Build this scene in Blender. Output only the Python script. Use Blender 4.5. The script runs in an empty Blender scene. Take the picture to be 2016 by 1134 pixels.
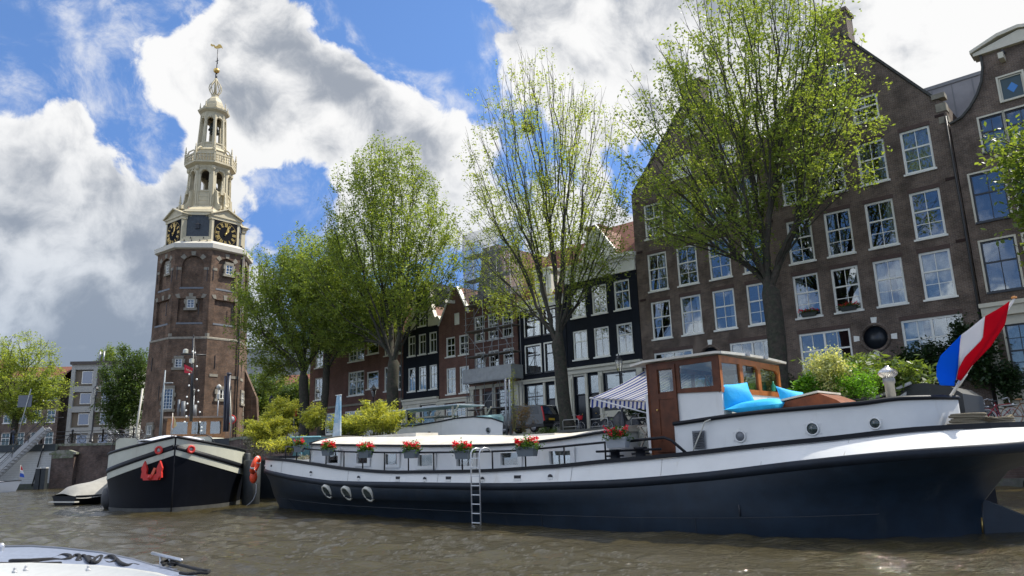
import bpy, bmesh, math, random
import numpy as np
from mathutils import Vector, Matrix
from mathutils.geometry import tessellate_polygon
R_ = math.radians
scene = bpy.context.scene
col = scene.collection

# ------------------------------------------------------------------ camera
EYE = 1.75                       # eye height above the water
FPX, CX, CY = 1467., 1008., 567.
_up = np.array([-213., 6518., -FPX]); _up /= np.linalg.norm(_up)
_fh = np.array([0, 0, -1.]) - _up*(-_up[2]); _fh /= np.linalg.norm(_fh)
_rt = np.cross(_fh, _up)
CAMR = np.array([_rt, _fh, _up])
cam = bpy.data.cameras.new("camera"); camo = bpy.data.objects.new("camera", cam); col.objects.link(camo)
cam.sensor_width = 36; cam.lens = 36*FPX/2016; cam.clip_end = 3000; cam.clip_start = .05
camo.matrix_world = Matrix.Translation((0, 0, EYE)) @ Matrix([[*r] for r in CAMR]).to_4x4()
scene.camera = camo
scene.render.resolution_x = 1024; scene.render.resolution_y = 576

def ray(px, py): return CAMR @ np.array([px-CX, -(py-CY), -FPX])
# the canal frame: u runs along the right-hand quay towards the camera, d away from it
DA = R_(-48); D2 = np.array([-math.sin(DA), -math.cos(DA)]); N2 = np.array([-D2[1], D2[0]])
ROT = math.atan2(D2[1], D2[0])
def W(u, d, z=0): p = D2*u + N2*d; return Vector((p[0], p[1], z))
def atd(px, py, d):
    r = ray(px, py); t = d/(N2@r[:2]); P = r*t; return float(D2@P[:2]), float(P[2]+EYE)
def atY(px, py, Y):
    r = ray(px, py); P = r*(Y/r[1]); return Vector((P[0], P[1], P[2]+EYE))
def zg(u): return 2.3 + .035*min(max(-10-u, 0), 62)     # the quay rises towards the bridge

# ------------------------------------------------------------------ sun and sky
SUN_AZ, SUN_EL = R_(72), R_(52)      # azimuth clockwise from +Y
sd = Vector((math.sin(SUN_AZ)*math.cos(SUN_EL), math.cos(SUN_AZ)*math.cos(SUN_EL), math.sin(SUN_EL)))
sun = bpy.data.lights.new("sun", 'SUN'); sun.energy = 3.8; sun.angle = R_(.6); sun.color = (1, .95, .86)
suno = bpy.data.objects.new("sun", sun); col.objects.link(suno)
suno.rotation_euler = sd.to_track_quat('Z', 'Y').to_euler()
scene.view_settings.view_transform = 'Standard'; scene.view_settings.look = 'None'
scene.view_settings.exposure = 0.85; scene.view_settings.gamma = 1

class NT:
    def __init__(s, tree): s.t = tree; s.n = tree.nodes; s.l = tree.links
    def new(s, typ, **kw):
        n = s.n.new(typ)
        for k, v in kw.items():
            if k.startswith('i_'):
                key = k[2:]; key = int(key) if key.isdigit() else key.replace('_', ' ')
                s.set(n.inputs[key], v)
            else: setattr(n, k, v)
        return n
    def set(s, inp, v):
        if isinstance(v, bpy.types.NodeSocket): s.l.new(v, inp)
        else:
            if hasattr(inp.default_value, '__len__') and not hasattr(v, '__len__'): v = (v,)*len(inp.default_value)
            if inp.type == 'RGBA' and len(v) == 3: v = (*v, 1)
            inp.default_value = v
    def math(s, op, a, b=0., c=0., clamp=False):
        n = s.n.new('ShaderNodeMath'); n.operation = op; n.use_clamp = clamp
        s.set(n.inputs[0], a); s.set(n.inputs[1], b); s.set(n.inputs[2], c); return n.outputs[0]
    def ss(s, x, a, b, lo=0., hi=1.):
        n = s.new('ShaderNodeMapRange', interpolation_type='SMOOTHSTEP')
        for i, v in enumerate((x, a, b, lo, hi)): s.set(n.inputs[i], v)
        return n.outputs[0]
    def mix(s, f, a, b, blend='MIX'):
        n = s.n.new('ShaderNodeMix'); n.data_type = 'RGBA'; n.blend_type = blend
        s.set(n.inputs[0], f); s.set(n.inputs[6], a); s.set(n.inputs[7], b); return n.outputs[2]
    def noise(s, vec, scale, detail=4, rough=.55, dist=0.):
        n = s.n.new('ShaderNodeTexNoise'); s.set(n.inputs['Vector'], vec)
        n.inputs['Scale'].default_value = scale; n.inputs['Detail'].default_value = detail
        n.inputs['Roughness'].default_value = rough; n.inputs['Distortion'].default_value = dist
        return n

def pdir(px, py): r = ray(px, py); return r/np.linalg.norm(r)
world = bpy.data.worlds.new("World"); scene.world = world; world.use_nodes = True
def build_world():
    N = NT(world.node_tree); N.n.clear()
    out = N.new('ShaderNodeOutputWorld')
    sky = N.new('ShaderNodeTexSky', sky_type='NISHITA', sun_disc=False, sun_elevation=SUN_EL, sun_rotation=SUN_AZ, altitude=0., air_density=1.3, dust_density=.4, ozone_density=3.)
    skyc = N.mix(1., sky.outputs[0], (.68, .84, 1.10), "MULTIPLY")
    bs = N.new('ShaderNodeBackground', i_Color=skyc, i_Strength=.088)
    tc = N.new('ShaderNodeTexCoord'); d = tc.outputs['Generated']
    nrm = N.new('ShaderNodeVectorMath', operation='NORMALIZE', i_0=d).outputs[0]
    # two scales of billow, warped
    wv = N.noise(nrm, 2.6, 4, .55)
    wob = N.new('ShaderNodeVectorMath', operation='SCALE', i_0=wv.outputs['Color'], i_Scale=.22).outputs[0]
    vec = N.new('ShaderNodeVectorMath', operation='ADD', i_0=nrm, i_1=wob).outputs[0]
    lit = Vector((.55, .1, .83)).normalized()*.045          # towards the light, for the shading of the billows
    def cl(v):
        a = N.noise(v, 6.2, 9, .62).outputs['Fac']
        vo = N.new('ShaderNodeTexVoronoi', feature='F1', i_Vector=v, i_Scale=12.); vo.inputs['Detail'].default_value = 1.5; vo.inputs['Roughness'].default_value = .55
        return N.math('ADD', N.math('MULTIPLY', N.math('SUBTRACT', a, .5), 2.9), N.math('MULTIPLY', N.math('SUBTRACT', .42, vo.outputs['Distance']), .50))
    n1 = cl(vec)
    v2 = N.new('ShaderNodeVectorMath', operation='ADD', i_0=vec, i_1=tuple(lit)).outputs[0]
    n1o = cl(v2)
    n2 = N.noise(vec, 9., 7, .66, .2).outputs['Fac']
    n3 = N.noise(vec, 2.4, 5, .5).outputs['Fac']
    wc = N.new('ShaderNodeVectorMath', operation='SUBTRACT', i_0=wv.outputs['Color'], i_1=(.5, .5, .5)).outputs[0]
    wc = N.new('ShaderNodeVectorMath', operation='SCALE', i_0=wc, i_Scale=.20).outputs[0]
    vecb = N.new('ShaderNodeVectorMath', operation='ADD', i_0=nrm, i_1=wc).outputs[0]
    ln = N.new('ShaderNodeVectorMath', operation='LENGTH', i_0=vecb).outputs['Value']
    sep = N.new('ShaderNodeSeparateXYZ', i_0=nrm)
    lowf = N.ss(sep.outputs[2], .30, .06)
    skyc2 = N.mix(N.ss(sep.outputs[2], .55, .05), skyc, N.mix(1., skyc, (.42, .52, .74), 'MULTIPLY')); N.set(bs.inputs[0], skyc2)
    # cloud masses (+) and clear gaps (-) by direction: px, py, radius in degrees, weight
    blobs = [(60, 460, 12, .50), (330, 70, 8, .34), (560, 110, 6.5, .46), (610, 260, 9, .50), (770, 290, 7, .45), (230, 360, 6, .25), (25, 215, 4.0, .55),
             (150, 620, 14, .42), (1080, 40, 6.5, .42), (1000, 330, 9, .35), (1180, 150, 6.5, .30), (1250, 480, 8, .35), (1450, 150, 9, .50), (1850, 60, 12, .60), (1600, -250, 18, .4), (380, 560, 8, .30),
             (120, 160, 5.5, -0.66), (20, 70, 5.5, -0.61), (290, 262, 3.4, -.55), (345, 285, 2.6, -.45), (770, 60, 4.6, -0.70), (860, 140, 4.4, -0.70), (900, 40, 3.6, -0.57), (690, 10, 4.0, -0.61), (350, 10, 2.8, -.6), (1245, 335, 2.6, -.6), (900, 230, 2.5, -.4), (1250, 20, 2.5, -.2),
             (560, 430, 4.5, -.55), (640, 370, 3.5, -.35), (960, 150, 4., -.35)]
    # a thinner patch over the opposite bank, more cloud overhead
    blobs = [(pdir(px, py), rad, w) for px, py, rad, w in blobs]
    for v_, rad, w in ((W(-.35, -1, .30), 15, -.35), (Vector((.1, .1, 1)), 34, .30), (Vector((-1, -.2, .35)), 24, .3)):
        v_ = v_.normalized(); blobs.append((np.array(v_), rad, w))
    B = None
    for c, rad, w in blobs:
        dt = N.new('ShaderNodeVectorMath', operation='DOT_PRODUCT', i_0=vecb, i_1=tuple(c)).outputs['Value']
        cs = N.math('DIVIDE', dt, ln)
        t = N.ss(cs, math.cos(R_(rad*1.3)), math.cos(R_(rad*.3)), 0., w)
        B = t if B is None else N.math('ADD', B, t)
    den = N.math('ADD', N.math('ADD', N.math('ADD', n1, N.math('ADD', .08, N.math('MULTIPLY', lowf, .30))), B), N.math('MULTIPLY', N.math('SUBTRACT', n2, .5), .7))
    mask = N.math('MAXIMUM', N.ss(den, -.03, .24), N.math('MULTIPLY', N.ss(n2, .47, .72, 0., .75), N.ss(den, -.9, -.2)))
    # cloud light: bright where the billow faces the light or is thin, grey underneath and in the thick middle
    slope = N.math('MULTIPLY', N.math('SUBTRACT', n1o, n1), 1.25)
    thick = N.math('ADD', N.math('MULTIPLY', N.math('SUBTRACT', n3, .52), 2.6), N.math('ADD', N.math('MULTIPLY', den, .62), slope))
    thick = N.math('ADD', thick, N.math('MULTIPLY', N.math('SUBTRACT', n2, .5), -.5))
    t = N.ss(thick, .05, 1.1)
    sep = N.new('ShaderNodeSeparateXYZ', i_0=nrm)
    low = N.ss(sep.outputs[2], .42, .02)
    grey = N.mix(low, (.36, .40, .47), (.25, .32, .43))
    white = N.mix(low, (1.0, 1.0, 1.0), (.46, .55, .68))
    cc = N.mix(t, white, grey)
    # clouds on the side away from the sun are lit full face and shine brighter than those towards it
    away = N.new('ShaderNodeVectorMath', operation='DOT_PRODUCT', i_0=nrm, i_1=tuple(Vector((-sd.x, -sd.y*.4-.75, .25)).normalized())).outputs['Value']
    bc = N.new('ShaderNodeBackground', i_Color=cc, i_Strength=N.ss(away, -.25, .8, .54, 1.45))
    mx = N.new('ShaderNodeMixShader', i_0=mask, i_1=bs.outputs[0], i_2=bc.outputs[0])
    N.l.new(mx.outputs[0], out.inputs[0])
build_world()
world.cycles.sampling_method = 'MANUAL'; world.cycles.sample_map_resolution = 512

# ------------------------------------------------------------------ materials
MATS = {}
def mat(name, c=(.5, .5, .5), rough=.6, var=0., vs=3., spec=.5, metal=0., c2=None, bump=0., bs=20., stain=None, kind=None, **kw):
    """plain or mottled Principled paint; var = brightness mottling, c2 = second colour in patches, stain=(colour, amount, scale)"""
    if name in MATS: return MATS[name]
    m = bpy.data.materials.new(name); m.use_nodes = True; MATS[name] = m
    N = NT(m.node_tree); b = N.n['Principled BSDF']
    tc = N.new('ShaderNodeTexCoord'); v = tc.outputs['Object']
    b.inputs['Roughness'].default_value = rough; b.inputs['Specular IOR Level'].default_value = spec; b.inputs['Metallic'].default_value = metal
    colr = (*c, 1)
    if c2 is not None:
        n = N.noise(v, vs, 5, .6).outputs['Fac']; colr = N.mix(N.ss(n, .38, .62), (*c, 1), (*c2, 1))
    if var > 0:
        n = N.noise(v, vs*1.7, 7, .65).outputs['Fac']
        k = N.ss(n, .25, .75, 1-var, 1+var)
        n = N.new('ShaderNodeVectorMath', operation='SCALE', i_0=colr if not isinstance(colr, tuple) else colr[:3], i_Scale=k)
        colr = n.outputs[0]
    if stain:
        mp = N.new('ShaderNodeMapping', i_Vector=v, i_Scale=(stain[2], stain[2], stain[2]*.13))
        n = N.noise(mp.outputs[0], 1., 6, .7).outputs['Fac']
        colr = N.mix(N.ss(n, .55, .80, 0., stain[1]), colr, (*stain[0], 1))
    N.set(b.inputs['Base Color'], colr)
    if bump:
        n = N.noise(v, bs, 4, .6).outputs['Fac']
        bp = N.new('ShaderNodeBump', i_Strength=bump, i_Distance=.02, i_Height=n); N.l.new(bp.outputs[0], b.inputs['Normal'])
    for k, x in kw.items(): b.inputs[k.replace('_', ' ')].default_value = x
    return m

def brick(name, c1, c2, mortar, w=.22, h=.065, ms=.008, patch=.35, patchc=None, tower=False):
    m = bpy.data.materials.new(name); m.use_nodes = True
    N = NT(m.node_tree); b = N.n['Principled BSDF']; b.inputs['Roughness'].default_value = .9; b.inputs['Specular IOR Level'].default_value = .25
    tc = N.new('ShaderNodeTexCoord'); s = N.new('ShaderNodeSeparateXYZ', i_0=tc.outputs['Object'])
    x = s.outputs[0]
    if tower: x = N.math('MULTIPLY', N.math('ARCTAN2', s.outputs[1], s.outputs[0]), 5.3)
    else: x = N.math('ADD', s.outputs[0], s.outputs[1])
    v = N.new('ShaderNodeCombineXYZ', i_0=x, i_1=s.outputs[2]).outputs[0]
    bt = N.new('ShaderNodeTexBrick', i_Vector=v, i_Color1=(*c1, 1), i_Color2=(*c2, 1), i_Mortar=(*mortar, 1), i_Scale=1., i_Mortar_Size=ms, i_Mortar_Smooth=.3, i_Brick_Width=w, i_Row_Height=h)
    bt.inputs['Bias'].default_value = -.1
    n = N.noise(tc.outputs['Object'], .9, 8, .68).outputs['Fac']
    mp = N.new('ShaderNodeMapping', i_Vector=tc.outputs['Object'], i_Scale=(1.3, 1.3, .22))
    n2 = N.noise(mp.outputs[0], 1., 6, .65).outputs['Fac']
    k = N.math('MULTIPLY', N.ss(n, .28, .72, 1-patch, 1+patch), N.ss(n2, .3, .75, 1.12, .8))
    c = N.new('ShaderNodeVectorMath', operation='SCALE', i_0=bt.outputs[0], i_Scale=k).outputs[0]
    if patchc:
        n3 = N.noise(tc.outputs['Object'], .35, 6, .6).outputs['Fac']; c = N.mix(N.ss(n3, .5, .62, 0., .75), c, (*patchc, 1))
    N.set(b.inputs['Base Color'], c)
    bp = N.new('ShaderNodeBump', i_Strength=.5, i_Distance=.01, i_Height=bt.outputs['Fac'], invert=True); N.l.new(bp.outputs[0], b.inputs['Normal'])
    MATS[name] = m; return m

def leafmat(name, c, c2, trans=.55, shiny=.35):
    m = bpy.data.materials.new(name); m.use_nodes = True; MATS[name] = m
    N = NT(m.node_tree); N.n.clear(); out = N.new('ShaderNodeOutputMaterial')
    g = N.new('ShaderNodeNewGeometry'); tc = N.new('ShaderNodeTexCoord')
    n = N.noise(tc.outputs['Object'], .45, 3, .5).outputs['Fac']
    f = N.math('ADD', N.math('MULTIPLY', g.outputs['Random Per Island'], .62), N.math('MULTIPLY', N.ss(n, .35, .65), .38))
    cc = N.mix(f, (*c, 1), (*c2, 1))
    p = N.new('ShaderNodeBsdfPrincipled', i_Base_Color=cc, i_Roughness=.42); p.inputs['Specular IOR Level'].default_value = shiny
    tcl = N.new('ShaderNodeVectorMath', operation='MULTIPLY', i_0=cc, i_1=(1.9, 1.75, .8)).outputs[0]
    t = N.new('ShaderNodeBsdfTranslucent', i_Color=tcl)
    mx = N.new('ShaderNodeMixShader', i_0=trans, i_1=p.outputs[0], i_2=t.outputs[0]); N.l.new(mx.outputs[0], out.inputs[0]); return m

def glassmat(name, refl=.12, tint=(.8, .85, .85), wav=.0035, rough=.02):
    m = bpy.data.materials.new(name); m.use_nodes = True; MATS[name] = m
    N = NT(m.node_tree); N.n.clear(); out = N.new('ShaderNodeOutputMaterial'); tc = N.new('ShaderNodeTexCoord')
    n = N.noise(tc.outputs['Object'], 1.1, 2, .4).outputs['Fac']
    bp = N.new('ShaderNodeBump', i_Strength=1., i_Distance=wav, i_Height=n)
    g = N.new('ShaderNodeBsdfGlossy', i_Roughness=rough, i_Normal=bp.outputs[0]); t = N.new('ShaderNodeBsdfTransparent', i_Color=(*tint, 1))
    fr = N.new('ShaderNodeFresnel', i_IOR=1.5); k = N.math('ADD', N.math('MULTIPLY', fr.outputs[0], .75), refl, clamp=True)
    mx = N.new('ShaderNodeMixShader', i_0=k, i_1=t.outputs[0], i_2=g.outputs[0]); N.l.new(mx.outputs[0], out.inputs[0]); return m

BR_W = brick('brick_warehouse', (.132, .092, .069), (.084, .060, .048), (.20, .18, .155), patch=.42)
BR_R = brick('brick_red', (.170, .075, .055), (.115, .052, .042), (.17, .14, .12), patch=.2)
BR_T = brick('brick_tower', (.138, .078, .047), (.072, .047, .035), (.15, .125, .095), patch=.45, tower=True)
BR_Q = brick('brick_quay', (.12, .075, .06), (.065, .046, .04), (.12, .115, .10), patch=.45)
BR_B = brick('brick_tarred', (.010, .013, .019), (.008, .010, .016), (.012, .015, .022), patch=.2)
WHT = mat('white_paint', (.74, .73, .66), .45, var=.06, vs=1.5)
CRM = mat('cream_paint', (.52, .49, .39), .5, var=.08, vs=1.2)
STONE = mat('sandstone', (.22, .20, .155), .85, var=.22, vs=2., stain=((.12, .11, .09), .6, 2.))
LEAD = mat('tower_timber_paint', (.47, .41, .27), .62, var=.10, vs=1.1, stain=((.25, .22, .14), .55, 1.6))
SLATE = mat('slate', (.045, .055, .065), .7, var=.3, vs=3.)
TILE = mat('roof_tile', (.15, .052, .026), .75, var=.3, vs=5., bump=.6, bs=9.)
BLK = mat('black_iron', (.012, .013, .016), .4)
GLASS = glassmat('window_glass')
GLASSC = glassmat('clear_glass', .04, (.9, .93, .92))
CURT = mat('curtain', (.45, .42, .38), .9, var=.25, vs=6.)
CURTR = mat('curtain_red', (.10, .035, .04), .9, var=.3, vs=6.)
GREYM = mat('grey_metal', (.30, .31, .32), .45, var=.1, metal=.6)
GOLD = mat('gold_leaf', (.62, .42, .13), .35, metal=.85)
DOORD = mat('door_dark', (.012, .016, .022), .35)
BARK = mat('bark', (.050, .040, .030), .95, var=.4, vs=4., bump=.8, bs=12., c2=(.033, .036, .022))
WOOD = mat('varnished_wood', (.17, .045, .012), .45, var=.35, vs=2.5, spec=.3, stain=((.06, .018, .008), .8, 9.))
OAK = mat('wood_oak', (.30, .14, .05), .4, var=.25, vs=4.)
NAVY = mat('hull_navy', (.009, .020, .035), .42, var=.25, vs=1.3, stain=((.06, .07, .075), .5, 1.8), spec=.5)
BHULL = mat('hull_black', (.003, .004, .007), .5, var=.15, vs=1.3, stain=((.012, .015, .02), .3, 1.2), spec=.12)
BWHT = mat('boat_white', (.63, .63, .60), .42, var=.05, vs=.8, stain=((.33, .28, .20), .45, 2.2))
BCRM = mat('boat_cream', (.44, .44, .36), .5, var=.08, vs=1., stain=((.27, .21, .12), .4, 2.))
ROOFW = mat('deck_roof_cream', (.60, .57, .49), .65, var=.10, vs=1.6, c2=(.52, .48, .40))
TEAL = mat('teal_paint', (.015, .11, .14), .45, var=.1)
REDP = mat('red_paint', (.50, .025, .018), .45, var=.12, vs=6.)
ORNG = mat('lifebuoy_orange', (.72, .07, .02), .45)
ROPE = mat('rope_fibre', (.20, .17, .115), .95, bump=1., bs=60.)
TARP = mat('tarpaulin', (.27, .26, .23), .8, var=.1, vs=2.)
PILE = mat('pile_dark', (.018, .022, .024), .6, var=.3)
TYRE = mat('tyre_black', (.012, .012, .012), .7)
COPE = mat('stone_coping', (.22, .21, .18), .9, var=.25, vs=3., c2=(.12, .14, .08))

# ------------------------------------------------------------------ mesh helpers
class MB:
    def __init__(s): s.v = []; s.f = []; s.m = []; s.sm = []; s.cm = 0; s.T = None
    def add(s, vs, fs, smooth=False):
        o = len(s.v)
        for p in vs:
            p = Vector(p); s.v.append(tuple(s.T @ p) if s.T is not None else tuple(p))
        for f in fs: s.f.append([i+o for i in f]); s.m.append(s.cm); s.sm.append(smooth)
    def box(s, x0, x1, y0, y1, z0, z1):
        s.add([(x0, y0, z0), (x1, y0, z0), (x1, y1, z0), (x0, y1, z0), (x0, y0, z1), (x1, y0, z1), (x1, y1, z1), (x0, y1, z1)],
              [(3, 2, 1, 0), (4, 5, 6, 7), (0, 1, 5, 4), (1, 2, 6, 5), (2, 3, 7, 6), (3, 0, 4, 7)])
    def beam(s, a, b, w, h, upv=(0, 0, 1)):
        a = Vector(a); b = Vector(b); d = (b-a).normalized(); u = Vector(upv)
        if abs(d.dot(u)) > .98: u = Vector((1, 0, 0))
        r = d.cross(u).normalized()*w/2; q = r.cross(d).normalized()*h/2
        s.add([a-r-q, a+r-q, a+r+q, a-r+q, b-r-q, b+r-q, b+r+q, b-r+q], [(0, 1, 2, 3), (7, 6, 5, 4), (0, 4, 5, 1), (1, 5, 6, 2), (2, 6, 7, 3), (3, 7, 4, 0)])
    def tube(s, pts, r, n=8, closed=False, caps=True, smooth=True):
        pts = [Vector(p) for p in pts]; k = len(pts)
        rs = r if hasattr(r, '__len__') else [r]*k
        vs = []; u = None
        for i, p in enumerate(pts):
            if closed: d = pts[(i+1) % k]-pts[i-1]
            else: d = pts[min(i+1, k-1)]-pts[max(i-1, 0)]
            if d.length < 1e-9: d = Vector((0, 0, 1))
            d.normalize()
            if u is None:
                u = d.orthogonal().normalized()
            else:
                u = u-d*u.dot(d)
                u = u.normalized() if u.length > 1e-6 else d.orthogonal().normalized()
            w = d.cross(u)
            for j in range(n):
                a = 2*math.pi*j/n; vs.append(p+(u*math.cos(a)+w*math.sin(a))*rs[i])
        fs = []
        for i in range(k if closed else k-1):
            i2 = (i+1) % k
            for j in range(n): j2 = (j+1) % n; fs.append((i*n+j, i*n+j2, i2*n+j2, i2*n+j))
        if caps and not closed: fs.append(tuple(range(n))[::-1]); fs.append(tuple(range((k-1)*n, k*n)))
        s.add(vs, fs, smooth)
    def prism(s, poly, a, b, f):
        """outline poly [(p,q)] extruded from a to b; f(p,q,t) -> xyz"""
        n = len(poly); vs = [f(p, q, a) for p, q in poly]+[f(p, q, b) for p, q in poly]
        tri = tessellate_polygon([[Vector((p, q, 0)) for p, q in poly]])
        fs = [tuple(t) for t in tri]+[tuple(i+n for i in t)[::-1] for t in tri]
        fs += [(i, (i+1) % n, (i+1) % n+n, i+n) for i in range(n)]
        s.add(vs, fs)
    def lathe(s, prof, n=16, c=(0, 0, 0), ph=0., smooth=None, caps=True):
        vs = []; k = len(prof)
        for r, z in prof:
            for j in range(n): a = ph+2*math.pi*j/n; vs.append((c[0]+r*math.cos(a), c[1]+r*math.sin(a), c[2]+z))
        fs = [(i*n+j, i*n+(j+1) % n, (i+1)*n+(j+1) % n, (i+1)*n+j) for i in range(k-1) for j in range(n)]
        if caps: fs += [tuple(range(n))[::-1], tuple(range((k-1)*n, k*n))]
        s.add(vs, fs, (n > 10) if smooth is None else smooth)
    def torus(s, c, R, r, ax=(0, 0, 1), n=24, m=8, sx=1., sy=1.):
        q = Vector((0, 0, 1)).rotation_difference(Vector(ax)); c = Vector(c)
        s.tube([c+q @ Vector((R*sx*math.cos(t*2*math.pi/n), R*sy*math.sin(t*2*math.pi/n), 0)) for t in range(n)], r, m, closed=True)
    def plate(s, poly, holes, f, depth=.2, back=False, backdepth=None):
        """flat wall f(p,q,t) with real openings, each with reveals of the given depth"""
        loops = [[Vector((p, q, 0)) for p, q in poly]]+[[Vector((p, q, 0)) for p, q in h] for h in holes]
        flat = [v for l in loops for v in l]
        tri = tessellate_polygon(loops)
        s.add([f(v.x, v.y, 0) for v in flat], [tuple(t) for t in tri])
        for h in holes:
            n = len(h); s.add([f(p, q, 0) for p, q in h]+[f(p, q, depth) for p, q in h], [(i, (i+1) % n, (i+1) % n+n, i+n) for i in range(n)]+([tuple(range(n, 2*n))] if back else []))
    def blob(s, c, r, n=10, sc=(1, 1, 1)):
        vs = []; fs = []
        for i in range(n+1):
            a = math.pi*i/n
            for j in range(2*n): b = math.pi*j/n; vs.append((c[0]+r*sc[0]*math.sin(a)*math.cos(b), c[1]+r*sc[1]*math.sin(a)*math.sin(b), c[2]+r*sc[2]*math.cos(a)))
        m = 2*n; fs = [(i*m+j, (i+1)*m+j, (i+1)*m+(j+1) % m, i*m+(j+1) % m) for i in range(n) for j in range(m)]
        s.add(vs, fs, True)
    def build(s, name, mt, parent=None, solid=0.):
        me = bpy.data.meshes.new(name); me.from_pydata(s.v, [], s.f)
        mts = mt if isinstance(mt, (list, tuple)) else [mt]
        for x in mts: me.materials.append(x)
        me.polygons.foreach_set('material_index', s.m); me.polygons.foreach_set('use_smooth', s.sm); me.update()
        o = bpy.data.objects.new(name, me); col.objects.link(o)
        if parent is not None: o.parent = parent
        if solid: md = o.modifiers.new('s', 'SOLIDIFY'); md.thickness = solid; md.offset = 0
        return o
def build_split(mb, name, mt, parent, kmax=0):
    """each loose piece of a collected mesh becomes a part of its own"""
    root = list(range(len(mb.v)))
    def find(a):
        while root[a] != a: root[a] = root[root[a]]; a = root[a]
        return a
    for f in mb.f:
        for i in f[1:]: root[find(i)] = find(f[0])
    gr = {}
    for f in mb.f: gr.setdefault(find(f[0]), []).append(f)
    for fs in gr.values():
        ids = sorted({i for f in fs for i in f}); mp = {a: b for b, a in enumerate(ids)}; p = MB(); p.add([mb.v[i] for i in ids], [[mp[i] for i in f] for f in fs]); p.build(name, mt, parent)
def tag(o, label=None, cat=None, group=None, kind=None):
    if label: o['label'] = label
    if cat: o['category'] = cat
    if group: o['group'] = group
    if kind: o['kind'] = kind
    return o
def thing(name, label, cat, loc=(0, 0, 0), rz=ROT, group=None):
    o = bpy.data.objects.new(name, None); col.objects.link(o); o.location = loc; o.rotation_euler = (0, 0, rz)
    o.empty_display_size = .2
    return tag(o, label, cat, group)
def copytree(o, parent=None):
    c = o.copy(); col.objects.link(c)
    if parent is not None: c.parent = parent
    for ch in list(o.children): copytree(ch, c)
    return c
def one(name, mb, mt, label, cat, loc=(0, 0, 0), rz=ROT, group=None, solid=0.):
    o = mb.build(name, mt, None, solid); o.location = loc; o.rotation_euler = (0, 0, rz); return tag(o, label, cat, group)
def interp(x, tab, j=1):
    xs = [t[0] for t in tab]; ys = [t[j] for t in tab]; return float(np.interp(x, xs, ys))
def smooth_interp(x, xs, ys):
    # monotone cubic
    xs = np.array(xs, float); ys = np.array(ys, float)
    if x <= xs[0]: return float(ys[0])
    if x >= xs[-1]: return float(ys[-1])
    h = np.diff(xs); dl = np.diff(ys)/h; m = np.zeros(len(xs)); m[0] = dl[0]; m[-1] = dl[-1]
    for i in range(1, len(xs)-1): m[i] = 0 if dl[i-1]*dl[i] <= 0 else 2*dl[i-1]*dl[i]/(dl[i-1]+dl[i])
    i = int(np.searchsorted(xs, x)-1); t = (x-xs[i])/h[i]
    return float((2*t**3-3*t*t+1)*ys[i]+(t**3-2*t*t+t)*h[i]*m[i]+(-2*t**3+3*t*t)*ys[i+1]+(t**3-t*t)*h[i]*m[i+1])
# ------------------------------------------------------------------ water, ground, quay walls
def make_water():
    rng = np.random.default_rng(5)
    ys = np.concatenate([np.arange(1.2, 14, .055), np.arange(14, 36, .11), np.arange(36, 80.2, .3)])
    xs = np.linspace(-1, 1, 620)
    Yg, Xg = np.meshgrid(ys, xs, indexing='ij'); half = np.maximum(Yg*.80, 4)+2
    X = Xg*half; Y = Yg
    Z = np.zeros_like(X)
    for i in range(64):
        lam = .15*1.052**i if i < 46 else 1.2+rng.random()*1.8
        k = 2*np.pi/lam; th = R_(262)+rng.normal()*.55; amp = .0062*lam**.7*(.5+rng.random())*(.55 if lam > 1 else 1)
        fade = np.clip(1.6-(Y/ (lam*60)), 0, 1)
        Z += fade*amp*np.sin(k*(X*np.cos(th)+Y*np.sin(th))+rng.random()*6.28)
    n, m = X.shape
    v = np.stack([X, Y, Z], -1).reshape(-1, 3)
    idx = np.arange(n*m).reshape(n, m)
    f = np.stack([idx[:-1, :-1], idx[:-1, 1:], idx[1:, 1:], idx[1:, :-1]], -1).reshape(-1, 4)
    # a flat surround to the horizon
    me = bpy.data.meshes.new('water')
    base = len(v); x0 = X[0, 0]; x1 = X[0, -1]
    ext = np.array([[-600, -60, 0], [600, -60, 0], [600, 1.2, -.01], [-600, 1.2, -.01], [X[0, 0], 1.2, -.01], [X[0, -1], 1.2, -.01], [X[-1, 0], ys[-1], -.01], [X[-1, -1], ys[-1], -.01], [-600, ys[-1], -.01], [600, ys[-1], -.01]], float)
    v = np.vstack([v, ext])
    fl = f.tolist()+[[base, base+1, base+2, base+3], [base+3, base+4, base+6, base+8], [base+5, base+2, base+9, base+7]]
    me.from_pydata(v.tolist(), [], fl); me.polygons.foreach_set('use_smooth', [True]*len(fl))
    m = bpy.data.materials.new('canal_water'); m.use_nodes = True; N = NT(m.node_tree); b = N.n['Principled BSDF']
    tc = N.new('ShaderNodeTexCoord')
    nn = N.noise(tc.outputs['Object'], .35, 3, .5).outputs['Fac']
    N.set(b.inputs['Base Color'], N.mix(nn, (.040, .032, .012, 1), (.060, .048, .019, 1)))
    b.inputs['Roughness'].default_value = .03; b.inputs['IOR'].default_value = 1.62
    mp = N.new('ShaderNodeMapping', i_Vector=tc.outputs['Object'], i_Scale=(.7, 1.7, 1))
    w1 = N.noise(mp.outputs[0], 6.5, 5, .66, .5).outputs['Fac']
    bp = N.new('ShaderNodeBump', i_Strength=1., i_Distance=.045, i_Height=w1); N.l.new(bp.outputs[0], b.inputs['Normal'])
    me.materials.append(m); o = bpy.data.objects.new('water', me); col.objects.link(o); tag(o, kind='structure')
make_water()

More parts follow.
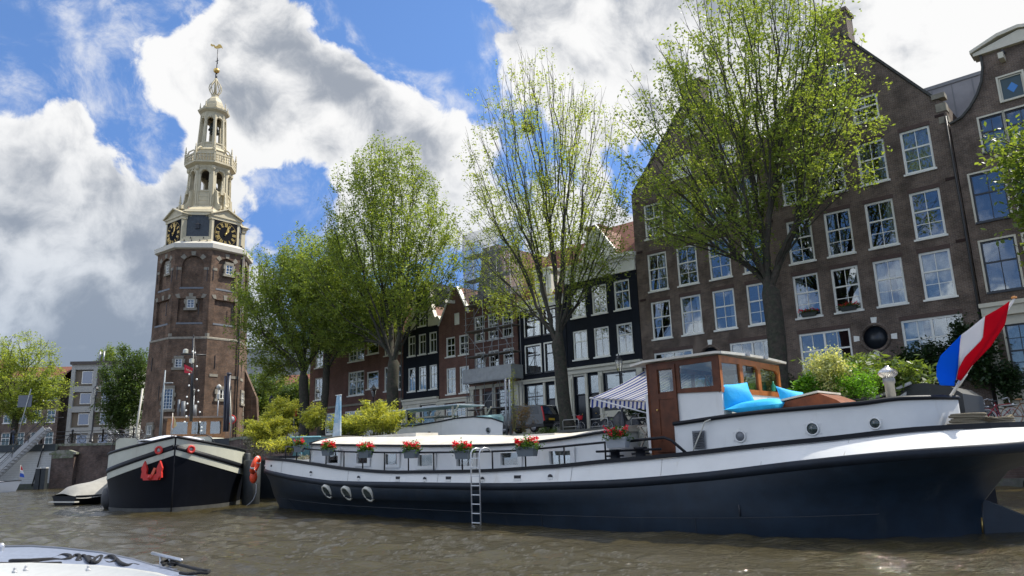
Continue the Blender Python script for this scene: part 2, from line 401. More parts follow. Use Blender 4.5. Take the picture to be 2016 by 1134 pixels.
EDGE = [tuple(W(u, 35)[:2])+(zg(u),) for u in (70, 20, 0, -10, -20, -30, -40, -50, -66)]
EDGE += [(-30.5, 73.5, 3.9), (-38., 77.3, 4.3), (-60., 77.3, 4.5), (-110., 77.3, 4.6), (-600., 77.3, 4.6)]
def make_ground():
    FAR = [tuple(W(u, 900)[:2])+(zg(u),) for u in (500, 260, 160, 110, 60, 20, -30, -80, -160)]
    FAR += [(-60, 900, 4.), (-200, 900, 4.3), (-400, 900, 4.5), (-620, 900, 4.6), (-1400, 500, 4.6)]
    vs = EDGE+FAR; n = len(EDGE); mb = MB(); mb.add(vs, [(i, i+1, i+1+n, i+n) for i in range(n-1)])
    m = mat('street_brick', (.12, .085, .07), .9, var=.25, vs=1.2, c2=(.09, .085, .08), bump=.3, bs=30.)
    tag(mb.build('ground', m), kind='structure')
    # quay wall: brick face and stone coping, following the same line
    q = thing('quay_wall', 'dark brick canal quay wall with a worn pale stone coping', 'quay wall', (0, 0, 0), 0)
    wl = MB(); cp = MB(); lg = MB()
    for (a, b) in zip(EDGE[:-1], EDGE[1:]):
        A = Vector(a); B = Vector(b); d = (B-A); d.z = 0; d.normalize(); nn = Vector((d.y, -d.x, 0)) * -1   # towards the water
        if nn.dot(Vector((0, 0, 0))-Vector((A.x, A.y, 0))) < 0: nn = -nn
        wl.add([(A.x, A.y, -1.2), (B.x, B.y, -1.2), (B.x, B.y, b[2]-.22), (A.x, A.y, a[2]-.22)], [(0, 1, 2, 3)])
        o = nn*.07; i = -nn*.45
        for mbx, z0, z1, out, inn in ((cp, -.22, .03, o, i), (lg, None, None, nn*.28, -nn*.01)):
            if z0 is None: za = zb = .12; ya = yb = -.6
            P = []
            for (pt, off) in ((A, out), (B, out), (B, inn), (A, inn)):
                P.append(pt+off)
            if z0 is not None: vs = [(p.x, p.y, p.z+z0) for p in P]+[(p.x, p.y, p.z+z1) for p in P]
            else: vs = [(p.x, p.y, -.8) for p in P]+[(p.x, p.y, .28) for p in P]
            mbx.add(vs, [(3, 2, 1, 0), (4, 5, 6, 7), (0, 1, 5, 4), (2, 3, 7, 6), (1, 2, 6, 5), (3, 0, 4, 7)])
    wl.build('brick_face', BR_Q, q); cp.build('coping', COPE, q)
    lg.build('footing_ledge', mat('wet_concrete', (.07, .07, .06), .7, var=.3, vs=3., c2=(.05, .06, .035)), q)
make_ground()

# ------------------------------------------------------------------ windows and houses
HF = lambda p, q, t: (p, t, q)          # house front: p along the street, q up, t into the house
def window(par, x, z, w, h, cols=2, rt=1, rb=2, split=.42, fm=None, y=.06, bars=True, fw=.115, sill=True, curtain=None, mull=0, glass=None, name='window', thin=.036):
    fm = fm or WHT; mb = MB(); t = .10
    mb.box(x, x+fw, y, y+t, z, z+h); mb.box(x+w-fw, x+w, y, y+t, z, z+h)
    mb.box(x+fw, x+w-fw, y, y+t, z+h-fw, z+h); mb.box(x+fw, x+w-fw, y, y+t, z, z+fw)
    if sill: mb.box(x-.07, x+w+.07, y-.15, y-.002, z-.08, z+.02)
    xs = [x+fw, x+w-fw]
    if mull:
        for i in range(mull): c = x+w*(i+1)/(mull+1); mb.box(c-.055, c+.055, y+.002, y+t, z+fw, z+h-fw)
    if split: zs = z+h*(1-split); mb.box(x+fw, x+w-fw, y+.012, y+t, zs-.04, zs+.04)
    else: zs = z+h-fw
    if bars:
        nb = mull+1
        for b in range(nb):
            a0 = x+w*b/nb+(fw if b == 0 else .055); a1 = x+w*(b+1)/nb-(fw if b == nb-1 else .055)
            # sash stiles
            for c in range(1, cols): q = a0+(a1-a0)*c/cols; mb.box(q-thin/2, q+thin/2, y+.035, y+.075, z+fw, z+h-fw)
            for r in range(1, rb): q = z+fw+(zs-z-fw)*r/rb; mb.box(a0, a1, y+.037, y+.073, q-thin/2, q+thin/2)
            for r in range(1, rt): q = zs+(z+h-fw-zs)*r/rt; mb.box(a0, a1, y+.037, y+.073, q-thin/2, q+thin/2)
    f = mb.build(name, fm, par)
    g = MB(); g.box(x+fw*.6, x+w-fw*.6, y+.055, y+.066, z+fw*.6, z+h-fw*.6); g.build('pane', glass or GLASS, f)
    if curtain:
        c = MB(); y0 = y+.28
        def fold(xa, xb):
            n = 14; pts = [(xa+(xb-xa)*i/n, y0+.05*math.sin(i*2.2)) for i in range(n+1)]
            vs = [(px, py, z+.02) for px, py in pts]+[(px, py, z+h) for px, py in pts]
            c.add(vs, [(i, i+1, i+n+2, i+n+1) for i in range(n)], True)
        if 'l' in curtain: fold(x, x+w*.34)
        if 'r' in curtain: fold(x+w*.68, x+w)
        if 'f' in curtain: fold(x, x+w)
        c.build('curtain', CURTR if 'R' in curtain else CURT, f)
    return f
def rect(x, z, w, h): return [(x, z), (x+w, z), (x+w, z+h), (x, z+h)]
def shell(par, outline, holes, mt, depth=9., rev=.2, name='wall', roofmat=None, roofidx=()):
    """hollow body: front with openings, the sides, back and the roof slopes"""
    mb = MB(); mb.plate(outline, holes, HF, rev); n = len(outline)
    rf = MB()
    for i in range(n):
        a = outline[i]; b = outline[(i+1) % n]; t = rf if i in roofidx else mb
        t.add([HF(*a, .0), HF(*b, .0), HF(*b, depth), HF(*a, depth)], [(0, 1, 2, 3)])
    mb.prism(outline, depth, depth+.1, HF)
    # dark party floor inside, so one cannot look through the house
    xs = [p for p, _ in outline]; zs = [q for _, q in outline]
    mb.add([(min(xs)+.02, 3.2, min(zs)), (max(xs)-.02, 3.2, min(zs)), (max(xs)-.02, 3.2, max(zs)*.62+min(zs)*.38), (min(xs)+.02, 3.2, max(zs)*.62+min(zs)*.38)], [(0, 1, 2, 3)])
    w = mb.build(name, mt, par)
    if roofidx: rf.build('roof', roofmat or TILE, par, .12)
    return w
def arch(cx, zb, w, zt, n=10):
    r = w/2; return [(cx-r, zb), (cx+r, zb)]+[(cx+r*math.cos(math.pi*i/n), zt-r+r*math.sin(math.pi*i/n)) for i in range(n+1)]
rnd = random.Random(3)

# --- big double warehouse
def warehouse():
    u0, u1 = -26.45, -7.05; zb = zg(-16)-.6; o = u0
    t = thing('warehouse', 'wide dark brown brick warehouse with two pointed gables, behind the tallest tree', 'house', W(u0, 42, 0))
    L = lambda u: u-o
    out = [(L(u0), zb), (L(u1), zb), (L(u1), 19.0), (L(-7.45), 19.3), (L(-9.3), 21.75), (L(-11.6), 24.9), (L(-12.3), 24.9), (L(-16.6), 20.1), (L(-17.1), 20.1), (L(-20.9), 24.6), (L(-21.6), 24.6), (L(-26.3), 19.1), (L(u0), 19.1)]
    cols = [-25.57, -23.38, -21.13, -18.9, -16.05, -13.88, -11.66, -9.4]
    wins = []
    for zi, hh in ((8.83, 2.48), (12.02, 2.56), (15.62, 2.42)):
        for c in cols: wins.append((c, zi, 1.45, hh, {}))
    for c in (-25.6, -20.3, -16.08, -10.7): wins.append((c, 5.52, 2.82, 2.42, dict(mull=1, curtain='fR' if c == -16.08 else ('l' if c > -12 else None))))
    for c in (-23.2, -20.0, -13.65, -11.6): wins.append((c, 19.25, 1.4, 1.5, dict(rb=2, rt=1)))
    for c in (-22.2, -12.8): wins.append((c+.2, 22.0, 1.0, 1.2, dict(rb=1, rt=1)))
    holes = [rect(L(c), z, w, h) for c, z, w, h, k in wins]
    ox = [(-12.03+.62*math.cos(a*math.pi/12), 7.25+.62*math.sin(a*math.pi/12)) for a in range(24)]
    holes.append([(L(p), q) for p, q in ox])
    ox2 = [(-21.6+.62*math.cos(a*math.pi/12), 7.25+.62*math.sin(a*math.pi/12)) for a in range(24)]; holes.append([(L(p), q) for p, q in ox2])
    for c in (-24.5, -19.2, -15.4, -9.8): holes.append(rect(L(c), zb+.2, 1.2, 2.2))
    shell(t, out, holes, BR_W, 14., roofmat=mat('roof_grey', (.06, .055, .055), .8, var=.2), roofidx=(3, 4, 5, 6, 7, 8, 9, 10))
    for c, z, w, h, k in wins:
        kk = dict(k)
        if 'curtain' not in kk: kk['curtain'] = rnd.choice([None, None, 'l', 'lr', 'r', 'f'])
        window(t, L(c), z, w, h, **kk)
        q_ = MB(); q_.box(L(c)-.06, L(c)+w+.06, -.012, .05, z+h, z+h+.22); q_.build('brick_lintel', mat('lintel_brick', (.085, .055, .046), .9, var=.3, vs=8.), t)
    for c in (-12.03, -21.6):
        b = MB(); b.lathe([(.60, 0), (.60, .02)], 24); b.T = None
        m = MB(); m.T = Matrix.Translation((L(c), .17, 7.25)) @ Matrix.Rotation(R_(90), 4, 'X'); m.lathe([(.62, 0), (.62, .03)], 24); m.build('oculus_shutter', DOORD, t)
        s = MB()
        for a in range(4):
            s.T = Matrix.Translation((L(c), -.03, 7.25)) @ Matrix.Rotation(R_(90*a+3), 4, 'Y')
            s.add([(-.10, 0, .64), (.10, 0, .64), (.16, 0, 1.08), (-.16, 0, 1.08), (-.10, .1, .64), (.10, .1, .64), (.16, .1, 1.08), (-.16, .1, 1.08)], [(0, 1, 2, 3), (4, 7, 6, 5), (0, 4, 5, 1), (1, 5, 6, 2), (2, 6, 7, 3), (3, 7, 4, 0)])
            s.build('keystone', WHT, t); s = MB()
        rg = MB(); rg.torus((L(c), -.005, 7.25), .72, .085, (0, 1, 0), 32, 6); rg.build('brick_ring', BR_W, t)
    for c in (-24.5, -19.2, -15.4, -9.8):
        d = MB(); d.box(L(c), L(c)+1.2, .12, .18, zb+.2, zb+2.4); d.build('door', DOORD, t)
    # gable copings, kneeler stones and stacks
    cp = MB()
    for a, b in ((3, 5), (5, 6), (6, 7), (8, 9), (9, 10), (10, 11)):
        p = out[a]; q = out[b]; cp.beam((p[0], .12, p[1]+.05), (q[0], .12, q[1]+.05), .42, .12, (0, 1, 0) if False else (0, 0, 1))
    cp.build('gable_coping', mat('coping_dark', (.05, .05, .045), .8, var=.3), t)
    kn = MB(); kn.box(L(-7.62), L(-7.0), -.10, .5, 19.28, 19.55); kn.box(L(-7.5), L(-7.02), -.05, .5, 18.55, 19.0); kn.box(L(-7.45), L(-7.02), -.03, .5, 17.9, 18.25)
    kn.build('kneeler_stone', STONE, t)
    st = MB(); st.box(L(-12.75), L(-11.2), .02, 1.2, 24.6, 26.3); st.box(L(-12.85), L(-11.1), -.08, 1.3, 26.3, 26.5); st.build('chimney', BR_W, t)
    st = MB(); st.box(L(-22.0), L(-20.6), .02, 1.2, 24.3, 25.5); st.box(L(-22.1), L(-20.5), -.06, 1.3, 25.5, 25.7); st.build('chimney', BR_W, t)
    an = MB()
    for z in (11.5, 14.8, 18.3):
        for u in (-26.1, -17.0, -7.4): an.box(L(u)-.22, L(u)+.22, -.035, -.002, z, z+.14)
    build_split(an, 'wall_anchor', mat('anchor_brown', (.03, .015, .012), .9), t)
    dp = MB(); dp.tube([(L(-7.12), -.08, 18.2), (L(-7.12), -.08, zb+.5)], .055); dp.build('drainpipe', mat('pipe_dark', (.02, .02, .02), .5), t)
    # window boxes on two sills
    for i, c in enumerate((-16.05, -13.88)):
        fl_box('sill_flower_box', ('red geraniums on the left of the two warehouse sills with boxes', 'red geraniums on the right of the two warehouse sills with boxes')[i], W(c+.75, 41.86, 8.86), .9, .24, .20, mat('planter_dark', (.02, .025, .02), .6), 'flower boxes on the warehouse sills', dense=300, ls=.055)
        
def neckgable():
    u0, u1 = -7.0, -.2; o = u0; L = lambda u: u-o; zb = zg(0)-.3
    t = thing('neck_gable_house', 'brown brick house with curved neck gable and white pediment at the right edge', 'house', W(u0, 42, 0))
    side = [(-7.0, 17.72), (-6.42, 17.9), (-6.0, 18.3), (-5.6, 18.85), (-5.3, 19.5), (-5.15, 20.2), (-5.14, 20.85)]
    cxm = -3.4
    out = [(L(u0), zb), (L(u1), zb)]+[(L(2*cxm-u), z) for u, z in side]+[(L(u), z) for u, z in reversed(side)]
    wins = [(-4.62, 18.15, 1.0, 1.25, dict(bars=False, split=0, glass=mat('shutter_teal', (.03, .06, .07), .4)), 1),
            (-5.72, 15.75, 1.0, 1.85, dict(), 0), (-4.62, 15.75, 1.3, 1.85, dict(), 0), (-3.1, 15.75, 1.3, 1.85, dict(), 0),
            (-6.55, 12.3, 1.42, 2.5, dict(cols=2, rt=1, rb=1), 0), (-4.75, 12.3, 1.4, 2.5, dict(cols=2, rt=1, rb=1), 0), (-2.9, 12.3, 1.4, 2.5, dict(), 0),
            (-6.6, 8.75, 1.42, 2.55, dict(cols=2, rt=1, rb=1), 0), (-4.8, 8.75, 1.4, 2.55, dict(), 0), (-2.9, 8.75, 1.4, 2.55, dict(), 0),
            (-6.2, 4.1, 1.6, 3.0, dict(cols=3, rt=2, rb=3, curtain='f'), 2), (-4.1, 4.1, 1.6, 3.0, dict(cols=3, rt=2, rb=3, curtain='f'), 2)]
    shell(t, out, [rect(L(c), z, w, h) for c, z, w, h, k, _ in wins], BR_W, 10.)
    dk = mat('frame_dark', (.02, .022, .025), .4)
    for c, z, w, h, k, s in wins:
        window(t, L(c), z, w, h, fm=CRM if s == 1 else (dk if s else dk), fw=.07, **k)
        tr = MB(); 
        for a in ((L(c)-.09, L(c)), (L(c)+w, L(c)+w+.09)): tr.box(a[0], a[1], -.02, .05, z-.05, z+h+.09)
        tr.box(L(c), L(c)+w, -.02, .05, z+h, z+h+.09); tr.build('window_surround', CRM, t)
    dm = MB(); dm.add([(L(-4.1), .1, 18.5), (L(-3.87), .1, 18.78), (L(-4.1), .1, 19.06), (L(-4.33), .1, 18.78)], [(0, 1, 2, 3)]); dm.build('shutter_light', mat('lozenge_blue', (.05, .2, .5), .2), t)
    pd = MB(); pd.prism([(L(-5.45), 20.85), (L(-1.35), 20.85), (L(-1.35), 21.0), (L(cxm), 21.5), (L(-5.45), 21.0)], -.25, .6, HF)
    pd.prism([(L(-5.55), 21.0), (L(-4.3), 21.45), (L(cxm), 21.55), (L(-1.25), 21.0), (L(-1.25), 21.15), (L(cxm), 21.72), (L(-4.3), 21.62), (L(-5.55), 21.15)], -.38, .7, HF)
    pd.build('pediment', CRM, t)
    hb = MB(); hb.beam((L(-4.25), .1, 20.3), (L(-4.25), -.75, 20.25), .22, .30); hb.build('hoist_beam', CRM, t)
    hk = MB(); hk.lathe([(.10, 0), (.13, .1), (.05, .3)], 8, (L(-4.2), -.2, 20.45)); hk.build('hoist_lamp', BLK, t)
    po = MB(); po.box(L(-6.98), L(-6.6), -.18, 0, zb, 7.55); po.box(L(-4.5), L(-4.2), -.18, 0, zb, 7.55); po.box(L(-7.0), L(-.2), -.3, 0, 7.55, 8.0); po.box(L(-7.05), L(-.15), -.42, 0, 8.0, 8.2)
    po.box(L(-6.6), L(-4.5), -.08, 0, zb, 4.0); po.box(L(-6.6), L(-4.5), -.05, 0, 7.1, 7.55)
    po.build('porch_front', CRM, t)
    cv = MB(); 
    for (a, b) in zip(side[:-1], side[1:]): cv.beam((L(a[0]), .1, a[1]), (L(b[0]), .1, b[1]), .5, .1, (0, 0, 1))
    cv.build('gable_coping', mat('coping_dark'), t)
    # grey lift house on the roof between the two fronts, with its chimney
    g = thing('roof_lift_house', 'pale grey panelled box on the roof between the two brick gables', 'roof extension', W(-9.2, 45.5, 0))
    b = MB(); b.box(0, 4.0, 0, 5, 17., 21.4); b.build('panels', mat('grey_panel', (.27, .26, .26), .6, var=.15, vs=.6, stain=((.12, .11, .11), .5, .8)), g)
    c = MB(); c.box(-.06, 4.06, -.06, 5.06, 21.4, 21.6); [c.box(x, x+.05, -.03, 0, 17., 21.4) for x in (1., 2., 3.)]; c.build('trim', mat('zinc', (.20, .20, .20), .5), g)
    h = thing('chimney_stack', 'dark brick chimney rising behind the grey roof box', 'chimney', W(-5.9, 48, 0))
    b = MB(); b.box(0, 1.1, 0, .9, 18, 22.2); b.box(-.08, 1.18, -.08, .98, 22.2, 22.45); b.build('stack', BR_W, h); b = MB(); b.lathe([(.16, 22.45), (.13, 22.9)], 10, (.35, .45, 0)); b.build('chimney_pot', BLK, h)

def black_house():
    u0, u1 = -32.65, -26.5; o = u0; L = lambda u: u-o; zb = zg(-29)-.2
    t = thing('black_canal_house', 'black brick house with wide white cornice and dormer, left of the warehouse', 'house', W(u0, 42, 0))
    out = [(L(u0), zb), (L(u1), zb), (L(u1), 14.2), (L(u0), 14.2)]
    wins = [(c, z, 1.28, 2.06, dict(cols=2, rt=1, rb=1, split=.38, curtain=cu)) for z in (8.2, 11.2) for c, cu in ((-32.15, 'l'), (-30.3, None), (-28.4, 'r' if z < 9 else None))]
    gf = [(-32.1, 3.1, .85, 3.95), (-30.95, 3.1, .85, 3.95), (-29.6, 4.6, 2.6, 2.45)]
    shell(t, out, [rect(L(c), z, w, h) for c, z, w, h, k in wins]+[rect(L(c), z, w, h) for c, z, w, h in gf], BR_B, 9.)
    for c, z, w, h, k in wins: window(t, L(c), z, w, h, **k)
    for c in (-32.1, -30.95):
        d = MB(); d.box(L(c), L(c)+.85, .14, .2, 3.1, 5.7); d.box(L(c)+.12, L(c)+.73, .11, .139, 3.4, 4.3); d.box(L(c)+.12, L(c)+.73, .11, .139, 4.5, 5.5)
        dd = d.build('door', DOORD, t); k = MB(); k.blob((L(c)+.42, .08, 4.4), .04, 5); k.build('door_knob', GOLD, dd)
        window(t, L(c), 5.75, .85, 1.3, bars=False, split=0, sill=False, fm=DOORD, fw=.06, name='transom_window')
    window(t, L(-29.6), 4.6, 2.6, 2.45, cols=1, rt=1, rb=1, split=.45, mull=1, fm=DOORD, curtain='f', name='shop_window')
    s = MB()
    for a, b in ((-32.66, -32.25), (-31.2, -31.0), (-30.05, -29.7), (-26.95, -26.52)): s.box(L(a), L(b), -.12, 0, zb, 7.2)
    for a, b in ((-32.55, -32.35), (-29.97, -29.78), (-26.85, -26.62)): s.box(L(a), L(b), -.2, -.12, zb, 6.9)
    s.box(L(-32.25), L(-31.2), -.06, 0, 7.05, 7.2); s.box(L(-29.7), L(-26.95), -.08, 0, zb, 4.5); s.box(L(-29.7), L(-26.95), -.06, 0, 7.06, 7.2)
    s.box(L(-32.25), L(-31.2), -.05, 0, 5.65, 5.78) if False else None
    s.box(L(u0), L(u1), -.22, 0, 7.2, 7.5); s.box(L(u0)-.05, L(u1)+.05, -.38, 0, 7.5, 7.66)
    s.build('shop_front', CRM, t)
    c = MB(); c.box(L(u0), L(u1), -.14, 0, 13.75, 14.55); c.box(L(u0)-.05, L(u1)+.05, -.3, .1, 14.55, 14.75); c.box(L(u0)-.1, L(u1)+.1, -.5, .2, 14.75, 15.0); c.build('cornice', WHT, t)
    r = MB(); r.add([(L(u0), .2, 14.95), (L(u1), .2, 14.95), (L(u1), 5, 19.0), (L(u0), 5, 19.0), (L(u1), 9.1, 14.9), (L(u0), 9.1, 14.9)], [(0, 1, 2, 3), (3, 2, 4, 5)]); r.add([(L(u1), .2, 14.2), (L(u1), 9, 14.2), (L(u1), 5, 19), (L(u0), .2, 14.2), (L(u0), 9, 14.2), (L(u0), 5, 19)], [(0, 1, 2), (3, 4, 5)]); r.build('roof', TILE, t)
    d = MB(); cx = L(-29.75); d.plate([(cx-1.55, 14.9), (cx+1.55, 14.9), (cx+1.4, 15.6), (cx, 17.6), (cx-1.4, 15.6)], [rect(cx-.6, 15.05, 1.2, 1.15)], lambda p, q, tt: (p, .3+tt, q), .2)
    d.box(cx-1.45, cx-1.35, .32, 3, 14.95, 15.6); d.box(cx+1.35, cx+1.45, .32, 3, 14.95, 15.6); dm = d.build('dormer', WHT, t)
    r = MB(); r.beam((cx-1.55, .25, 15.55), (cx+.02, .25, 17.72), .25, .1); r.beam((cx+1.55, .25, 15.55), (cx-.02, .25, 17.72), .25, .1); r.build('dormer_trim', WHT, dm)
    r = MB(); r.add([(cx-1.5, .3, 15.5), (cx, .3, 17.65), (cx, 4.2, 17.65), (cx-1.5, 2., 15.5), (cx+1.5, .3, 15.5), (cx+1.5, 2., 15.5)], [(0, 1, 2, 3), (1, 4, 5, 2)]); r.build('dormer_roof', TILE, dm)
    window(t, cx-.6, 15.05, 1.2, 1.15, y=.38, rb=1, rt=1, split=0, name='dormer_window')
    k = MB(); k.box(L(-31.9), L(-30.7), 2.0, 3.0, 15.5, 18.2); k.box(L(-32), L(-30.6), 1.9, 3.1, 18.2, 18.4); k.build('chimney', BR_R, t)

def narrow_black():
    u0, u1 = -37.3, -32.7; o = u0; L = lambda u: u-o; zb = zg(-35)-.2
    t = thing('narrow_black_house', 'narrow black brick house with cream shop front, half hidden by a tree trunk', 'house', W(u0, 42, 0))
    out = [(L(u0), zb), (L(u1), zb), (L(u1), 12.8), (L(u0), 12.8)]
    dk = mat('frame_dark')
    wins = [(c, z, 1.42, h, dict(cols=2, rt=1, rb=1, split=.35, curtain=cu)) for z, h, cu in ((7.65, 2.05, 'fR'), (10.4, 1.85, 'lr')) for c in (-36.62, -34.75)]
    gf = [(-36.78, 4.75, 1.68, 2.05), (-34.75, 3.3, .8, 3.4)]
    shell(t, out, [rect(L(c), z, w, h) for c, z, w, h, k in wins]+[rect(L(c), z, w, h) for c, z, w, h in gf], BR_B, 9.)
    for c, z, w, h, k in wins:
        window(t, L(c), z, w, h, fm=dk, fw=.06, **k); s = MB()
        for a in ((L(c)-.1, L(c)), (L(c)+w, L(c)+w+.1)): s.box(a[0], a[1], -.02, .06, z-.02, z+h+.1)
        s.box(L(c), L(c)+w, -.02, .06, z+h, z+h+.1); s.build('window_surround', WHT, t)
    window(t, L(-36.78), 4.75, 1.68, 2.05, cols=2, rt=1, rb=1, split=.42, fm=dk, fw=.06, curtain='l', name='shop_window')
    d = MB(); d.box(L(-34.75), L(-33.95), .12, .18, 3.3, 5.6); d.box(L(-34.65), L(-34.05), .1, .119, 3.6, 4.4); d.box(L(-34.65), L(-34.05), .1, .119, 4.6, 5.4); d.build('door', DOORD, t)
    window(t, L(-34.75), 5.65, .8, 1.05, bars=False, split=0, sill=False, fm=DOORD, fw=.05, name='transom_window')
    s = MB()
    for a, b in ((u0, -36.9), (-35.0, -34.82), (-33.9, -33.4), (-33.0, u1)): s.box(L(a), L(b), -.12, 0, zb, 6.9)
    s.box(L(-36.9), L(-35.), -.09, 0, zb, 4.68); s.box(L(u0), L(u1), -.2, 0, 6.9, 7.1); s.box(L(u0), L(u1), -.3, 0, 7.1, 7.2); s.box(L(-33.4), L(-33.), -.05, 0, zb, 6.9)
    s.build('shop_front', CRM, t)
    c = MB(); c.box(L(u0), L(u1), -.1, 0, 12.45, 12.95); c.box(L(u0), L(u1), -.35, .2, 12.95, 13.15); c.build('cornice', WHT, t)
    r = MB(); r.add([(L(u0), .2, 13.1), (L(u1), .2, 13.1), (L(u1), 4.2, 18.), (L(u0), 4.2, 18.), (L(u1), 9, 13), (L(u0), 9, 13)], [(0, 1, 2, 3), (3, 2, 4, 5)]); r.build('roof', TILE, t)
    d = MB(); d.box(L(-35.9), L(-34.3), .5, 3, 13.2, 15.4); dd = d.build('dormer', WHT, t)
    d = MB(); d.box(L(-36.05), L(-34.15), .3, 3.2, 15.4, 15.55); d.build('dormer_roof', WHT, dd)
    window(t, L(-35.6), 13.6, 1.0, 1.4, y=.40, name='dormer_window')

def scaffold_house():
    u0, u1 = -42.6, -37.4; o = u0; L = lambda u: u-o; zb = zg(-40)-.2
    t = thing('scaffolded_house', 'brown brick house hidden behind steel scaffolding', 'house', W(u0, 42, 0))
    out = [(L(u0), zb), (L(u1), zb), (L(u1), 14.5), (L(-38.4), 14.6), (L(-39.2), 18.3), (L(-40.8), 18.3), (L(-41.6), 14.6), (L(u0), 14.5)]
    wins = [(c, z, 1.15, 2.1, dict(curtain=rnd.choice([None, 'l']))) for z in (7.75, 10.7) for c in (-42.05, -40.55, -39.0)]+[(-40.5, 13.3, 1.1, 1.6, {})]
    gf = [(-41.2, 3.4, 1.0, 3.3), (-39.8, 4.2, 1.7, 2.6)]
    shell(t, out, [rect(L(c), z, w, h) for c, z, w, h, k in wins]+[rect(L(c), z, w, h) for c, z, w, h in gf], BR_R, 9.)
    for c, z, w, h, k in wins: window(t, L(c), z, w, h, **k)
    window(t, L(-39.8), 4.2, 1.7, 2.6, cols=2, rb=2, fm=DOORD, name='shop_window')
    d = MB(); d.box(L(-41.2), L(-40.2), .12, .18, 3.4, 6.7); d.build('door', DOORD, t)
    s = MB()
    for a, b in ((u0, -42.2), (-41.5, -41.25), (-40.15, -39.85), (-38.05, -37.4)): s.box(L(a), L(b), -.12, 0, zb, 6.95)
    s.box(L(u0), L(u1), -.2, 0, 6.95, 7.2); s.build('shop_front', CRM, t)
    r = MB(); r.box(L(u0), L(u1), .5, 8.5, 14.5, 14.7); r.build('roof', mat('roof_grey'), t)
    # scaffold
    q = thing('scaffold', 'steel tube scaffold with grey netting on top and a sheeted fan deck', 'scaffold', W(u0, 41.9, 0)); y0, y1 = -1.1, -.15
    st = MB(); xs = [L(-41.8), L(-39.9), L(-38.3), L(-36.9)]; hz = [5.3, 7.35, 9.4, 11.4, 13.5, 15.5, 17.5]
    for x in xs:
        for y in (y0, y1): st.tube([(x, y, zb+.2), (x, y, 19.2)], .027, 6)
    st.build('standard', GREYM, q); st = MB()
    for z in hz:
        for dz in (0, .55, 1.05):
            st.tube([(xs[0]-.2, y0, z+dz), (xs[-1]+.2, y0, z+dz)], .024, 6)
        for x in xs: st.tube([(x, y0-.1, z), (x, y1+.1, z)], .024, 6)
    st.build('ledger', GREYM, q); st = MB()
    for i, z in enumerate(hz[:-1]):
        a, b = (0, 1) if i % 2 else (1, 0); st.tube([(xs[a], y0-.05, z-1.9 if i == 0 else z), (xs[b], y0-.05, hz[i+1])], .022, 6); st.tube([(xs[2+a], y0-.05, z), (xs[2+b], y0-.05, hz[i+1])], .022, 6)
    st.tube([(xs[1], y0-.05, 8.4), (xs[2], y0-.05, 11.4)], .022, 6); st.tube([(xs[0], y0-.05, 3.6), (xs[2], y0-.05, 7.3)], .022, 6); st.tube([(xs[2], y0-.05, 3.6), (xs[3], y0-.05, 7.3)], .022, 6)
    st.build('brace', GREYM, q)
    st = MB()
    for z in hz: st.box(xs[0]-.1, xs[-1]+.1, y0+.05, y1-.05, z-.06, z)
    st.build('deck_boards', mat('plank_grey', (.18, .16, .13), .9, var=.2), q)
    st = MB(); st.box(xs[0]-.05, xs[-1]+.15, y0-.40, y0-.35, 7.35, 8.35); st.box(xs[-1]+.10, xs[-1]+.15, y0-.35, y1, 7.35, 8.35); st.box(xs[0]-.05, xs[-1]+.15, y0-.35, y0-.02, 7.27, 7.35)
    st.build('fan_sheeting', mat('galvanised_sheet', (.26, .27, .27), .55, var=.15, vs=1.5), q)
    net = bpy.data.materials.new('debris_netting'); net.use_nodes = True; N = NT(net.node_tree); N.n.clear(); ou = N.new('ShaderNodeOutputMaterial')
    dd = N.new('ShaderNodeBsdfDiffuse', i_Color=(.34, .36, .36, 1)); tr = N.new('ShaderNodeBsdfTransparent'); mx = N.new('ShaderNodeMixShader', i_0=.42, i_1=tr.outputs[0], i_2=dd.outputs[0]); N.l.new(mx.outputs[0], ou.inputs[0])
    st = MB(); k = 12
    for (xa, ya, xb, yb) in ((xs[0]-.1, y0-.1, xs[-1]+.1, y0-.1), (xs[-1]+.1, y0-.1, xs[-1]+.1, y1+.4), (xs[0]-.1, y0-.1, xs[0]-.1, y1+.4)):
        vs = []
        for j in range(7):
            for i in range(k+1):
                f = i/k; w = .06*math.sin(i*1.9+j*1.1); vs.append((xa+(xb-xa)*f+(w if xa == xb else 0), ya+(yb-ya)*f+(w if xa != xb else 0), 13.7+j*.95))
        st.add(vs, [(j*(k+1)+i, j*(k+1)+i+1, (j+1)*(k+1)+i+1, (j+1)*(k+1)+i) for j in range(6) for i in range(k)], True)
    st.build('netting', net, q)

